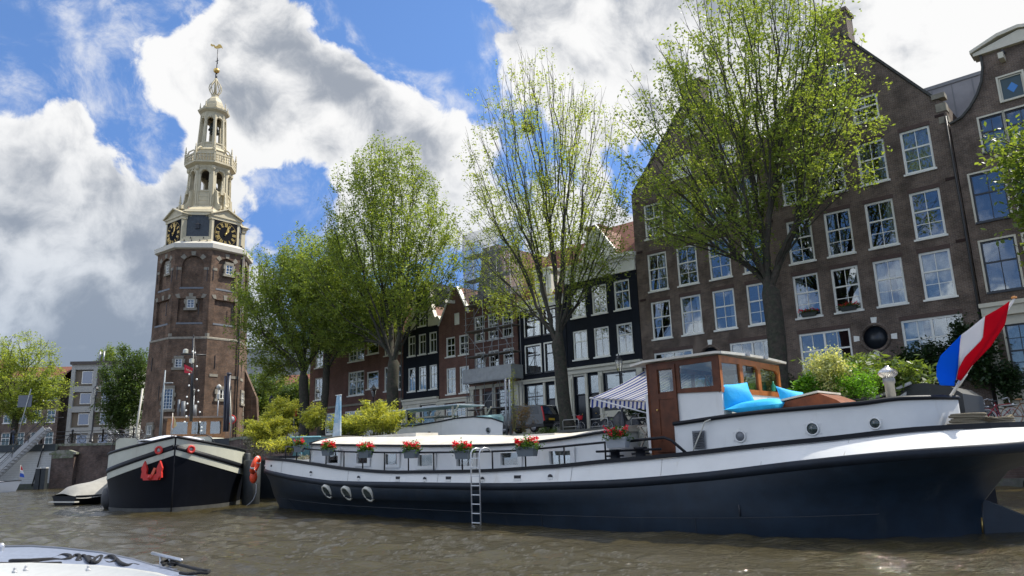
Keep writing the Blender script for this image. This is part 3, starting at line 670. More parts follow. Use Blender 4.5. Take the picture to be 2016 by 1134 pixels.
def red_gable():
    u0, u1 = -46.3, -42.65; o = u0; L = lambda u: u-o; zb = zg(-45)-.2
    t = thing('pointed_gable_house', 'narrow red brick house with pointed gable and white hoist beam', 'house', W(u0, 42, 0))
    out = [(L(u0), zb), (L(u1), zb), (L(u1), 13.2), (L(-44.0), 15.6), (L(-44.5), 15.6), (L(u0), 12.6)]
    wins = [(c, z, 1.12, h, {}) for z, h in ((6.8, 2.15), (9.87, 1.65)) for c in (-45.45, -43.88)]
    sp = [(-44.43, 12.45, .65, 1.0)]; gf = [(-45.6, 4.9, 2.4, 1.1)]
    shell(t, out, [rect(L(c), z, w, h) for c, z, w, h, k in wins]+[rect(L(c), z, w, h) for c, z, w, h in sp+gf], BR_R, 9., roofidx=(2, 3, 4))
    for c, z, w, h, k in wins: window(t, L(c), z, w, h, **k)
    d = MB(); d.box(L(-44.43), L(-43.78), .06, .12, 12.45, 13.45); d.build('attic_shutter', WHT, t)
    window(t, L(-45.6), 4.9, 2.4, 1.1, cols=2, rb=1, rt=1, split=.5, mull=1, name='shop_window')
    s = MB(); s.box(L(u0), L(u1), -.15, 0, 6.1, 6.35); s.box(L(u0), L(u1), -.25, 0, 6.35, 6.48); s.box(L(u0), L(u1), -.08, 0, zb, 4.85)
    for a, b in ((u0, -45.65), (-43.15, u1)): s.box(L(a), L(b), -.1, 0, 4.85, 6.1)
    s.build('shop_front', CRM, t)
    b = MB(); b.beam((L(-44.35), .1, 14.4), (L(-44.35), -1.1, 14.35), .2, .26); b.build('hoist_beam', WHT, t)
    c = MB(); c.beam((L(u1), .1, 13.25), (L(-44.0), .1, 15.65), .4, .12); c.beam((L(u0), .1, 12.65), (L(-44.5), .1, 15.65), .4, .12); c.build('gable_coping', WHT, t)
    b = thing('rear_gable_house', 'taller red brick gable with red tiles standing behind the two small gables', 'house', W(-46.9, 49, 0))
    m = MB(); m.prism([(0, zb), (5.2, zb), (5.2, 15.2), (2.4, 19.2), (0, 15.8)], 0, 8, HF); m.build('wall', BR_R, b)
    m = MB(); m.add([(5.2, -.1, 15.2), (2.4, -.1, 19.3), (2.4, 8, 19.3), (5.2, 8, 15.2), (0, -.1, 15.8), (0, 8, 15.8)], [(0, 1, 2, 3), (1, 4, 5, 2)]); m.build('roof', TILE, b, .15)

def black_neck():
    u0, u1 = -50.95, -46.35; o = u0; L = lambda u: u-o; zb = zg(-48)-.2
    t = thing('claw_gable_house', 'black brick house with cream scroll pieces beside its attic window', 'house', W(u0, 42, 0))
    out = [(L(u0), zb), (L(u1), zb), (L(u1), 12.75), (L(-47.5), 12.75), (L(-47.5), 16.2), (L(-48.4), 17.), (L(-49.3), 16.2), (L(-49.3), 12.75), (L(u0), 12.75)]
    wins = [(c, z, .98, h, dict(cols=2, rt=1, rb=1, split=.38, curtain='f' if z > 10 else None)) for z, h in ((7.4, 2.05), (10.46, 1.8)) for c in (-50.33, -48.93, -47.55)]+[(-48.88, 12.92, .98, 1.3, dict(rb=1, rt=1))]
    gf = [(-48.6, 4.4, 1.9, 1.7), (-50.3, 3.5, 1.0, 2.4)]
    shell(t, out, [rect(L(c), z, w, h) for c, z, w, h, k in wins]+[rect(L(c), z, w, h) for c, z, w, h in gf], BR_B, 9.)
    for c, z, w, h, k in wins: window(t, L(c), z, w, h, **k)
    window(t, L(-48.6), 4.4, 1.9, 1.7, bars=False, split=0, name='shop_window'); d = MB(); d.box(L(-50.3), L(-49.3), .12, .18, 3.5, 5.9); d.build('door', DOORD, t)
    s = MB(); s.box(L(u0), L(u1), -.18, 0, 6.3, 6.6); s.box(L(u0), L(u1), -.3, 0, 6.6, 6.75)
    for a, b in ((u0, -50.4), (-49.2, -48.7), (-46.65, u1)): s.box(L(a), L(b), -.1, 0, zb, 6.3)
    s.box(L(-50.4), L(-49.2), -.06, 0, 5.95, 6.3); s.box(L(-48.7), L(-46.65), -.06, 0, zb, 4.35); s.box(L(-48.7), L(-46.65), -.06, 0, 6.15, 6.3); s.build('shop_front', CRM, t)
    for sg in (1, -1):
        cx = -48.4; pr = [(.9, 12.78), (2.45, 12.78), (2.5, 13.2), (2.2, 13.55), (1.9, 13.45), (1.75, 13.65), (1.5, 14.2), (1.35, 14.7), (1.2, 16.0), (.9, 16.2)]
        c = MB(); c.prism([(L(cx+sg*a*.93), b) for a, b in pr], -.1, .3, HF); c.build('scroll_stone', CRM, t)
    r = MB(); r.add([(L(u0), .3, 12.7), (L(-48.6), .3, 16.3), (L(-48.6), 9, 16.3), (L(u0), 9, 12.7), (L(u1), .3, 12.7), (L(u1), 9, 12.7)], [(0, 1, 2, 3), (1, 4, 5, 2)]); r.build('roof', TILE, t, .12)

def wide_block():
    u0, u1 = -65.6, -51.0; o = u0; L = lambda u: u-o; zb = zg(-58)-.2
    t = thing('red_brick_block', 'wide plain red brick block with broad white windows behind the trees', 'house', W(u0, 42, 0))
    out = [(L(u0), zb), (L(u1), zb), (L(u1), 16.5), (L(u0), 16.5)]
    wins = []
    for z in (7.7, 10.9, 13.8):
        wins += [(-64.75, z, 1.4, 2.1 if z > 8 else 2.2, dict(cols=2, rt=1, rb=2)), (-59.12, z, 2.5, 2.25 if z < 9 else 1.75, dict(cols=2, rt=2, rb=2, mull=1)), (-56.23, z+.4, 1.75, 1.6, dict(cols=1, rt=1, rb=1, bars=False)), (-53.65, z, 1.0, 2.2, dict(cols=2)), (-52.2, z, 1.0, 2.2, dict(cols=2, curtain='f'))]
    wins += [(-62.8, 4.3, 2.3, 2.0, dict(cols=2, rt=2, rb=1, mull=1)), (-59.6, 4.3, 3.0, 2.0, dict(cols=2, rt=1, rb=2, mull=1)), (-55.4, 4.6, 1.6, 1.6, {}), (-53.3, 4.6, 1.6, 1.6, {})]
    shell(t, out, [rect(L(c), z, w, h) for c, z, w, h, k in wins], BR_R, 12.)
    for c, z, w, h, k in wins: window(t, L(c), z, w, h, **k)
    s = MB(); s.box(L(u0), L(u1), -.12, 0, 6.75, 6.95); s.build('stone_band', STONE, t)
    s = MB(); s.box(L(u0)-.1, L(u1)+.1, -.3, .3, 16.5, 16.8); s.build('cornice', CRM, t)
    s = MB(); s.box(L(u0), L(u1), .2, 12, 16.5, 16.65); s.build('roof', mat('roof_grey'), t)
    s = MB(); s.tube([(L(-51.15), -.08, 16.4), (L(-51.15), -.08, zb+.2)], .05); s.build('drainpipe', mat('pipe_grey', (.12, .12, .12), .5), t)
    s = MB(); s.box(L(-64.9), L(-64.45), -.03, 0, 6.98, 7.22); s.build('street_plate', mat('sign_blue', (.02, .06, .30), .4), t)
# ------------------------------------------------------------------ the clock tower
def tower():
    t = thing('clock_tower', 'tall octagonal brown brick tower with cream wooden spire and gilt clocks on the left', 'tower', (-36.6, 86., 0), R_(-59.4))
    c8 = math.cos(R_(22.5)); s8 = math.sin(R_(22.5))
    ZT = 25.9; ZS = 15.6; Z0 = 3.6
    def rad(z): return 5.12+.05*(ZT-z)/(ZT-ZS)*1. if z > ZS else 5.3+.35*(ZS-z)/(ZS-Z0)
    def face(k, off=0.):
        c = R_(45*k+22.5); cc, ss = math.cos(c), math.sin(c)
        def f(p, q, dep):
            a = rad(q)*c8-dep+off; return (a*cc-p*ss, a*ss+p*cc, q)
        return f
    k8 = 2*s8
    def hw(z): return rad(z)*s8
    wall = MB()
    def win(k, p, z, w, h, cols=2, rows=3, surround=True, mull=0, off=0.):
        f0 = face(k); f = lambda a_, b_, c_: f0(a_, b_, c_+off); fr = MB(); th = .07
        def bx(mb, p0, p1, q0, q1, d0, d1):
            vs = [f(a, b, c) for c in (d0, d1) for b in (q0, q1) for a in (p0, p1)]
            mb.add(vs, [(0, 1, 3, 2), (5, 4, 6, 7), (1, 0, 4, 5), (3, 1, 5, 7), (2, 3, 7, 6), (0, 2, 6, 4)])
        bx(fr, p, p+th, z, z+h, .02, .14); bx(fr, p+w-th, p+w, z, z+h, .02, .14); bx(fr, p+th, p+w-th, z, z+th, .02, .14); bx(fr, p+th, p+w-th, z+h-th, z+h, .02, .14)
        for i in range(1, cols): x = p+w*i/cols; e = .05 if (mull and i == cols//2) else .018; bx(fr, x-e, x+e, z+th, z+h-th, .03, .1)
        for i in range(1, rows): y = z+h*i/rows; bx(fr, p+th, p+w-th, y-.018, y+.018, .035, .095)
        o = fr.build('window', WHT, t); g = MB(); bx(g, p+.02, p+w-.02, z+.02, z+h-.02, .11, .12); g.build('pane', GLASS, o)
        if surround:
            st = MB(); s = .22
            bx(st, p-s*.6, p+w+s*.6, z+h, z+h+.32, -.035, .3); bx(st, p-s*1.4, p+w+s*1.4, z-.28, z, -.05, .3)
            n = max(2, int(h/.38)); 
            for i in range(n):
                e = s*(1.35 if i % 2 else .75); q0 = z+h*i/n; q1 = z+h*(i+1)/n-.01
                bx(st, p-e, p, q0, q1, -.03, .3); bx(st, p+w, p+w+e, q0, q1, -.03, .3)
            st.build('stone_surround', STONE, o)
        return bx
    niche_st = MB(); anc = MB()
    for k in range(8):
        f = face(k); W2 = hw(ZT)
        # upper field with arched niche and square niche
        A = arch(0, 21.3, 2.35, 25.0, 12); Rn = [(-1.35, 17.3), (1.35, 17.3), (1.3, 20.05), (-1.3, 20.05)]
        wall.plate([(-hw(ZS), ZS), (hw(ZS), ZS), (W2, ZT), (-W2, ZT)], [A, Rn], f, .28, back=True)
        wall.plate([(-hw(Z0), Z0), (hw(Z0), Z0), (5.3*s8, ZS-.001), (-5.3*s8, ZS-.001)], [], f, .3)
        def blk(mb, pts, d0=-.05, d1=.2):
            vs = [f(a, b, d0) for a, b in pts]+[f(a, b, d1) for a, b in pts]; n = len(pts)
            mb.add(vs, [tuple(range(n))[::-1], tuple(range(n, 2*n))]+[(i, (i+1) % n, (i+1) % n+n, i+n) for i in range(n)])
        # stone blocks of the arch: key, haunches, imposts; tray sills; flat arch blocks
        r0, r1 = 1.22, 1.72; cz = 25.0-1.175
        for a in (90, 45, 135): 
            ca = R_(a); dx = R_(9); blk(niche_st, [(r0*math.cos(ca+dx), cz+r0*math.sin(ca+dx)), (r0*math.cos(ca-dx), cz+r0*math.sin(ca-dx)), (r1*math.cos(ca-dx), cz+r1*math.sin(ca-dx)), (r1*math.cos(ca+dx), cz+r1*math.sin(ca+dx))])
        for s in (-1, 1):
            blk(niche_st, [(s*1.2, 23.35), (s*1.75, 23.35), (s*1.75, 23.65), (s*1.2, 23.65)])
            blk(niche_st, [(s*1.1, 20.1), (s*1.45, 20.1), (s*1.7, 20.5), (s*1.25, 20.6)])
            blk(niche_st, [(s*1.75, 15.75), (s*2.0, 15.75), (s*2.0, 16.1), (s*1.75, 16.1)])
        blk(niche_st, [(-.16, 20.1), (.16, 20.1), (.24, 20.65), (-.24, 20.65)])
        sl = MB()
        blk(sl, [(-1.3, 21.15), (1.3, 21.15), (1.25, 21.35), (-1.25, 21.35)], -.04, .3); blk(sl, [(-1.4, 17.12), (1.4, 17.12), (1.38, 17.32), (-1.38, 17.32)], -.04, .3)
        sl.build('niche_sill', mat('lead_grey', (.13, .14, .15), .6, var=.2), t)
        for (p, z, l) in ((-1.65, 22.2, 1.6), (1.6, 22.0, 1.6), (.9, 18.2, 1.5), (-1.0, 12.2, 1.5), (1.1, 8.8, 1.6)): blk(anc, [(p-.03, z), (p+.03, z), (p+.03, z+l), (p-.03, z+l)], -.06, -.004)
    wall.build('wall', BR_T, t); build_split(niche_st, 'stone_block', STONE, t, kmax=8); build_split(anc, 'wall_anchor', BLK, t)
    # k=-1 is the face left of centre, k=0 the one right of centre, k=-2 the left sliver, k=1 the right sliver
    F = {-2: 6, -1: 7, 0: 0, 1: 1}
    win(F[0], -.1, 23.2, .85, 1.1); win(F[-1], -.4, 19.0, .8, .95); win(F[-2], .1, 23.2, .7, 1.1)
    win(F[-1], -1.15, 12.3, .75, .95, surround=True, off=-.13); win(F[-1], -2.05, 7.8, .95, 2.2, cols=3, rows=6, off=-.13); win(F[-2], -.5, 5.2, 1.1, 1.0, cols=3, rows=2, off=-.13)
    win(F[0], -.6, 8.9, 1.35, 1.05, cols=4, rows=2, mull=1, off=-.13); win(F[1], -1.3, 8.6, 1.3, 1.15, cols=4, rows=2, mull=1, off=-.13); win(F[1], -.9, 19.2, .7, 1.0, surround=False)
    # string ledge between the old base and the later top
    r = MB(); r.lathe([(5.34, 15.45), (5.34, 15.62), (5.18, 15.72)], 8, caps=False); r.build('ledge', STONE, t)
    # plinth stone, porch recess, buttress and pipes
    b = MB(); f = face(F[1])
    vs = []
    for p in (.9, 2.1):
        vs += [f(p, 3.6, 0), f(p, 3.6, -1.7), f(p, 9.3, -1.35), f(p, 12.6, 0)]
    b.add(vs, [(0, 1, 2, 3), (7, 6, 5, 4), (1, 5, 6, 2), (2, 6, 7, 3), (0, 4, 5, 1)]); b.build('buttress', BR_T, t)
    q = MB(); f = face(F[0]); q.tube([f(1.92, 25.7, -.12), f(1.92, 15.9, -.12), f(1.85, 15.3, -.15), f(1.75, 4.5, -.15)], .075, 6); q.tube([f(2.12, 25.7, -.12), f(2.12, 15.9, -.12)], .05, 6); q.build('drainpipe', BLK, t)
    hb = MB(); 
    def blk2(k, p0, p1, q0, q1, d0, d1, mb):
        f = face(k); vs = [f(a, b_, c) for c in (d0, d1) for b_ in (q0, q1) for a in (p0, p1)]
        mb.add(vs, [(0, 1, 3, 2), (5, 4, 6, 7), (1, 0, 4, 5), (3, 1, 5, 7), (2, 3, 7, 6), (0, 2, 6, 4)])
    blk2(F[0], -1.6, -.6, 11.3, 11.6, -.06, .1, hb); blk2(F[0], .7, 2.0, 11.2, 11.5, -.06, .1, hb); blk2(F[-1], -.6, .3, 7.5, 7.9, -.04, .1, hb); blk2(F[1], -1.6, -.2, 11.1, 11.4, -.06, .1, hb)
    for i in range(6): blk2(F[1], .05+(.12 if i % 2 else 0), .45, 5+i*.55, 5.45+i*.55, -.05, .1, hb)
    build_split(hb, 'stone_block', STONE, t)
    # ---- lead roof cornice above the brick
    m = MB(); m.lathe([(5.05, 25.75), (5.5, 25.88), (5.55, 26.4), (5.35, 26.5), (4.4, 27.0), (4.1, 27.3)], 8, caps=False); m.build('cornice', mat('cornice_cream', (.52, .49, .41), .6, var=.08), t)
    # clock stage: a square block with slated corners
    body = MB(); body.lathe([(3.95, 26.4), (3.95, 30.9)], 8, caps=True); body.build('clock_stage', LEAD, t)
    RC = 3.95*c8
    def cf(k, off=0.):
        c = R_(45*k+22.5); cc, ss = math.cos(c), math.sin(c)
        return lambda p, q, dep: ((RC-dep+off)*cc-p*ss, (RC-dep+off)*ss+p*cc, q)
    def cb(mb, f, p0, p1, q0, q1, d0, d1, taper=0.):
        vs = [f(a*(1+taper*(b_ == q0)), b_, c) for c in (d0, d1) for b_ in (q0, q1) for a in (p0, p1)]
        mb.add(vs, [(0, 1, 3, 2), (5, 4, 6, 7), (1, 0, 4, 5), (3, 1, 5, 7), (2, 3, 7, 6), (0, 2, 6, 4)])
    for k in (0, 2, 4, 6):
        f = cf(k); g = MB()
        cb(g, f, -1.78, 1.78, 26.3, 29.95, -.42, .1); cb(g, f, -2.0, 2.0, 29.95, 30.15, -.6, .1); cb(g, f, -1.9, 1.9, 29.6, 29.95, -.5, .1)
        pts = [(-2.05, 30.15), (2.05, 30.15), (0, 31.05)]
        vs = [f(a, b_, -.5) for a, b_ in pts]+[f(a, b_, .8) for a, b_ in pts]; g.add(vs, [(0, 1, 2), (5, 4, 3), (0, 3, 4, 1), (1, 4, 5, 2), (2, 5, 3, 0)])
        ped = g.build('pediment_bay', LEAD, t)
        g = MB(); 
        for s in (-1, 1): g.beam(f(s*2.12, 30.14, -.62), f(0, 31.12, -.62), .3, .14); g.beam(f(s*2.12, 30.14, -.2), f(0, 31.12, -.2), .9, .12)
        g.build('pediment_moulding', LEAD, ped)
        # clock: black square, gilt ring, hour numerals, hands at about one o'clock
        q = MB(); cb(q, f, -1.48, 1.48, 26.65, 29.6, -.46, -.40); dial = q.build('clock_face', mat('clock_black', (.004, .005, .008), .8, spec=.1), t)
        cz = 28.12; q = MB(); n = 60
        for i in range(n):
            a = 2*math.pi*i/n; P = lambda r, aa: f(r*math.sin(aa), cz+r*math.cos(aa), -.475)
            q.add([P(1.36, a-.022), P(1.36, a+.022), P(1.42, a+.022), P(1.42, a-.022)], [(0, 1, 2, 3)])
        q.build('minute_ring', GOLD, dial)
        NUM = ['XII', 'I', 'II', 'III', 'IV', 'V', 'VI', 'VII', 'VIII', 'IX', 'X', 'XI']
        for i, s in enumerate(NUM):
            a = 2*math.pi*i/12; q = MB()
            def G(x, y, dd=-.49): return f(((1.0+y)*math.sin(a)+x*math.cos(a)), cz+(1.0+y)*math.cos(a)-x*math.sin(a), dd)
            def stroke(x0, y0, x1, y1, w):
                dx, dy = x1-x0, y1-y0; l = math.hypot(dx, dy); nx, ny = -dy/l*w/2, dx/l*w/2
                q.add([G(x0+nx, y0+ny), G(x1+nx, y1+ny), G(x1-nx, y1-ny), G(x0-nx, y0-ny), ], [(0, 1, 2, 3)])
            wd = {'I': .105, 'V': .20, 'X': .20}; tot = sum(wd[ch] for ch in s); x = -tot/2; y0, y1 = -.16, .30
            for ch in s:
                w = wd[ch]; xc = x+w/2
                if ch == 'I': stroke(xc, y0, xc, y1, .062)
                elif ch == 'V': stroke(xc-.075, y1, xc, y0, .065); stroke(xc+.075, y1, xc, y0, .035)
                else: stroke(xc-.07, y1, xc+.07, y0, .065); stroke(xc+.07, y1, xc-.07, y0, .035)
                x += w
            q.build('numeral', GOLD, dial)
        for ang, l, w in ((32, .95, .16), (48, .62, .22)) if False else ((20, 1.18, .11), (31, .72, .20)):
            a = R_(ang); q = MB(); P = lambda x, y, dd=-.52: f(y*math.sin(a)+x*math.cos(a), cz+y*math.cos(a)-x*math.sin(a), dd)
            q.add([P(-.05, -.25), P(.05, -.25), P(w/2, l*.45), P(w*.9, l*.62), P(.02, l), P(-.02, l), P(-w*.9, l*.62), P(-w/2, l*.45)], [tuple(range(8))]); q.build('clock_hand', GOLD, dial)
        q = MB(); q.blob(f(0, cz, -.5), .14, 6); q.build('hand_boss', GOLD, dial)
    for k in (1, 3, 5, 7):
        f = cf(k); g = MB(); cb(g, f, -1.55, 1.55, 27.6, 30.0, -.10, .1, taper=.0); cb(g, f, -.75, .75, 30.0, 30.3, -.12, .1); g.build('slate_panel', SLATE, t)
        g = MB(); cb(g, f, -.2, .2, 28.5, 29.0, -.28, -.05); vs = [f(-.28, 29.0, -.33), f(.28, 29.0, -.33), f(0, 29.25, -.2), f(-.28, 29.0, -.08), f(.28, 29.0, -.08), f(0, 29.25, -.08)]; g.add(vs, [(0, 1, 2), (0, 2, 5, 3), (1, 4, 5, 2)]); g.build('louvre_dormer', BLK, t)
        g = MB(); 
        vs = [f(-1.75, 26.5, -1.05), f(1.75, 26.5, -1.05), f(1.6, 27.6, -.1), f(-1.6, 27.6, -.1)]; g.add(vs, [(0, 1, 2, 3)]); vs = [f(-1.75, 26.5, -1.05), f(-1.75, 26.5, .0), f(-1.6, 27.6, -.1)]; g.add(vs, [(0, 1, 2)]); vs = [f(1.75, 26.5, -1.05), f(1.75, 26.5, .0), f(1.6, 27.6, -.1)]; g.add(vs, [(0, 1, 2)])
        g.build('lead_apron', LEAD, t); g = MB(); cb(g, f, -1.7, 1.7, 30.15, 30.45, -.22, .1); g.build('cornice', LEAD, t)
        g = MB()
        for p, z in ((-1.2, 26.8), (-.4, 26.8), (.5, 26.8), (1.3, 26.8), (-.6, 27.2), (.8, 27.2)): cb(g, f, p-.03, p+.03, z, z+.16, -.95+(z-26.7)*.8-.12, -.8+(z-26.7)*.8)
        g.build('snow_hook', BLK, t)
    m = MB(); m.lathe([(4.2, 30.55), (4.05, 30.8), (2.9, 31.5), (2.62, 31.75)], 8, caps=False); m.build('lead_roof', LEAD, t)
    # ---- lower lantern
    def stage(name, z0, zs, r0, r1, aw, az0, az1, th=.35, panel=True):
        mb = MB(); mb2 = MB()
        for k in range(8):
            c = R_(45*k+22.5); cc, ss = math.cos(c), math.sin(c)
            def f(p, q, dep):
                rr = r0+(r1-r0)*(q-z0)/(zs-z0); a = rr*c8-dep; return (a*cc-p*ss, a*ss+p*cc, q)
            h0, h1 = r0*s8, r1*s8
            poly = [(-h0, z0), (h0, z0), (h1, zs), (-h1, zs)]; A = arch(0, az0, aw, az1, 12)
            holes = [A]
            mb.plate(poly, holes, f, th)
            mb.plate([(p*.86, q) for p, q in poly], holes, lambda p, q, d: f(p, q, th), .0)
            if panel:
                cb(mb2, f, -aw*.55, aw*.55, z0+.35, az0-.35, -.015, .0) if False else None
                cb(mb2, f, -h0*.72, -aw*.62, z0+.2, az0-.2, -.09, .02); cb(mb2, f, aw*.62, h0*.72, z0+.2, az0-.2, -.09, .02)
                for q in np.linspace(z0+.6, az0-.4, 4): cb(mb2, f, -aw*.6, aw*.6, q, q+.035, -.03, .0)
            cb(mb2, f, -h0*.98, h0*.98, az0-.18, az0-.05, -.07, .02)
            for s in (-1, 1):  # pilaster strip at each corner, moulding round the arch
                cb(mb2, f, s*(h0*.97)-.17*(s > 0), s*(h0*.97)+.17*(s < 0), z0, zs-.1, -.08, .02)
            n = 12; rr = aw/2+.1; ar = [f(rr*math.cos(math.pi*i/n), az1-aw/2+rr*math.sin(math.pi*i/n), -.03) for i in range(n+1)]; mb2.tube(ar, .055, 5)
            cb(mb2, f, -.1, .1, az1+.02, az1+.3, -.12, .02)
        mb.build(name, LEAD, t); mb2.build('pilaster', LEAD, t)
    stage('lower_lantern', 31.4, 37.0, 2.55, 2.38, .95, 33.8, 36.35)
    m = MB(); m.lathe([(2.1, 33.55), (2.1, 33.6)], 8); m.lathe([(2.3, 36.7), (2.3, 36.75)], 8); m.build('lantern_floor', mat('dark_timber', (.05, .04, .03), .8), t)
    m = MB()   # stair inside the lantern
    for i in range(12): m.beam((.25*math.cos(i*.35), .25*math.sin(i*.35), 33.7+i*.25), (.95*math.cos(i*.35), .95*math.sin(i*.35), 33.7+i*.25), .3, .06)
    m.tube([(0, 0, 33.6), (0, 0, 36.7)], .12, 8); m.build('stair', mat('dark_timber'), t)
    # scroll buttresses + finials on the clock stage
    def finial(mb, x, y, z, s=1.): mb.lathe([(.16*s, 0), (.16*s, .12*s), (.08*s, .2*s), (.18*s, .42*s), (.09*s, .6*s), (.13*s, .74*s), (.06*s, .9*s), (.09*s, 1.02*s), (.015*s, 1.45*s)], 8, (x, y, z), smooth=True)
    for k in (0, 2, 4, 6):
        c = R_(45*k+22.5); cc, ss = math.cos(c), math.sin(c)
        m = MB(); pr = [(2.3, 31.2), (3.7, 31.2), (3.7, 31.6), (3.3, 31.75), (2.95, 32.2), (2.8, 32.9), (2.75, 33.6), (2.35, 33.9)]
        for s in (-.5, .5):
            m.prism(pr, s-.09, s+.09, lambda p, q, tt: (p*cc-tt*ss, p*ss+tt*cc, q))
        m.build('scroll_buttress', LEAD, t)
        for rr, zz, s in ((3.55, 31.6, 1.), (2.75, 33.7, .95)):
            m = MB(); m.lathe([(.24, -.45), (.24, 0)], 4, (rr*cc, rr*ss, zz), R_(45)+c); finial(m, rr*cc, rr*ss, zz, s); m.build('finial', LEAD, t)
    for k in range(8):
        a = R_(45*k); m = MB(); m.lathe([(.09, 0), (.2, .14), (.12, .35), (.03, .62)], 8, (3.5*math.cos(a), 3.5*math.sin(a), 30.75), smooth=True); m.build('knob', mat('knob_copper', (.12, .06, .035), .5), t)
    # balcony
    m = MB(); m.lathe([(2.45, 36.7), (2.5, 36.95), (2.85, 37.15), (2.98, 37.2), (2.98, 37.42), (2.6, 37.42)], 8, caps=False); m.lathe([(2.98, 37.4), (0, 37.41)], 8, caps=False); m.build('balcony', LEAD, t)
    m = MB(); m.lathe([(2.99, 38.25), (2.99, 38.42), (2.76, 38.42), (2.76, 38.25), (2.99, 38.25)], 8, caps=False); m.build('handrail', LEAD, t)
    for k in range(8):
        a = R_(45*k); x, y = 2.9*math.cos(a), 2.9*math.sin(a)
        m = MB(); m.lathe([(.17, 37.42), (.17, 38.5), (.2, 38.5), (.2, 38.56)], 4, (x, y, 0), a+R_(45)); finial(m, x, y, 38.56, .78); m.build('balcony_post', LEAD, t)
        m = MB(); 
        m.lathe([(.16, 0), (.28, .2), (.28, .55)], 6, (2.42*math.cos(a), 2.42*math.sin(a), 36.3)); m.build('bracket', LEAD, t)
        a2 = R_(45*(k+1)); x2, y2 = 2.9*math.cos(a2), 2.9*math.sin(a2)
        for j in range(1, 7):
            f_ = j/7; m = MB(); m.lathe([(.07, 37.42), (.1, 37.6), (.055, 37.75), (.1, 37.95), (.06, 38.1), (.08, 38.26)], 6, (x+(x2-x)*f_, y+(y2-y)*f_, 0)); m.build('baluster', LEAD, t)
        m = MB(); m.tube([(1.62*math.cos(a), 1.62*math.sin(a), 39.5), (2.1*math.cos(a), 2.1*math.sin(a), 39.45), (2.55*math.cos(a), 2.55*math.sin(a), 39.1), (2.75*math.cos(a), 2.75*math.sin(a), 38.5)], .09, 6); m.build('scroll_rib', LEAD, t)
    m = MB(); m.lathe([(2.05, 37.4), (2.0, 39.1), (2.1, 39.2), (1.95, 39.35), (1.72, 39.6)], 8, caps=False); m.build('upper_plinth', LEAD, t)
    # ---- upper lantern: eight tapered piers
    stage('upper_lantern', 39.6, 44.2, 1.68, 1.42, .72, 40.3, 43.6, th=.22, panel=False)
    for k, z in ((0, 42.3), (1, 42.2)):
        m = MB(); m.lathe([(.62, 0), (.55, .12), (.42, .5), (.33, .9), (.12, 1.05), (.05, 1.3)], 16, (.35-.7*k, .25*k, z), smooth=True); m.build('bell', mat('bell_bronze', (.035, .045, .04), .4, metal=.5), t)
    m = MB(); m.lathe([(1.42, 44.1), (1.5, 44.35), (1.85, 44.6), (1.92, 44.78), (1.5, 44.95), (1.32, 45.0)], 8, caps=False); m.build('cornice', LEAD, t)
    m = MB(); m.lathe([(1.32, 44.95), (1.3, 45.5), (1.1, 45.6), (1.05, 46.0), (.85, 46.45), (.5, 46.8), (.42, 46.85), (.42, 47.15), (.48, 47.2), (.3, 47.3)], 8); m.build('dome', LEAD, t)
    for k in range(8):
        a = R_(45*k); m = MB(); finial(m, 1.62*math.cos(a), 1.62*math.sin(a), 44.95, .62); m.build('finial', LEAD, t)
        m = MB(); pr = [(.28, 47.2), (.42, 47.35), (.66, 47.7), (.76, 48.1), (.68, 48.5), (.42, 48.85), (.22, 49.15), (.1, 49.5)]
        m.tube([(r*math.cos(a), r*math.sin(a), z) for r, z in pr], .062, 6); m.build('onion_rib', LEAD, t)
    m = MB(); m.tube([(0, 0, 47.2), (0, 0, 49.4)], [.2, .12], 8); m.build('mast', LEAD, t); m = MB(); m.tube([(0, 0, 49.3), (0, 0, 50.3)], [.14, .11], 8); m.build('mast_collar', BLK, t)
    m = MB(); m.blob((0, 0, 50.62), .38, 10, (1, 1, .92)); m.build('golden_ball', GOLD, t)
    v = MB(); v.tube([(0, 0, 50.9), (0, 0, 53.6)], .05, 6); v.tube([(-.35, .2, 52.3), (.35, -.2, 51.7)], .05, 5); v.tube([(.2, 0, 52.0), (-.3, .05, 52.6)], .04, 5); v.tube([(-.25, .1, 51.7), (.25, 0, 52.3)], .035, 5)
    vo = v.build('weather_vane', BLK, t)
    # the vane itself: a leaping fish-like beast
    m = MB(); bx = [(-.95, 54.2), (-.75, 54.05), (-.55, 54.1), (-.45, 53.85), (-.2, 53.72), (.1, 53.75), (.4, 53.85), (.62, 53.7), (.5, 54.05), (.3, 54.3), (.05, 54.32), (-.1, 54.1), (-.32, 54.05), (-.45, 54.25), (-.7, 54.3), (-.9, 54.42)]
    ca, sa = math.cos(R_(62)), math.sin(R_(62)); m.prism(bx, -.04, .04, lambda p, q, tt: (p*ca-tt*sa, p*sa+tt*ca, q)); m.build('vane_beast', GOLD, vo)

# ------------------------------------------------------------------ trees
def tube_chains(mb_v, mb_f, pts, rad, n):
    """append one tapered tube; arrays of python lists"""
    u = None; base = len(mb_v); k = len(pts)
    for i in range(k):
        d = pts[min(i+1, k-1)]-pts[max(i-1, 0)]; L = np.linalg.norm(d); d = d/L if L > 1e-9 else np.array([0, 0, 1.])
        if u is None:
            u = np.cross(d, [0.3, .5, .2]); 
        u = u-d*u.dot(d); u /= (np.linalg.norm(u)+1e-12); w = np.cross(d, u)
        for j in range(n):
            a = 2*math.pi*j/n; mb_v.append(pts[i]+(u*math.cos(a)+w*math.sin(a))*rad[i])
    for i in range(k-1):
        for j in range(n): j2 = (j+1) % n; mb_f.append((base+i*n+j, base+i*n+j2, base+(i+1)*n+j2, base+(i+1)*n+j))

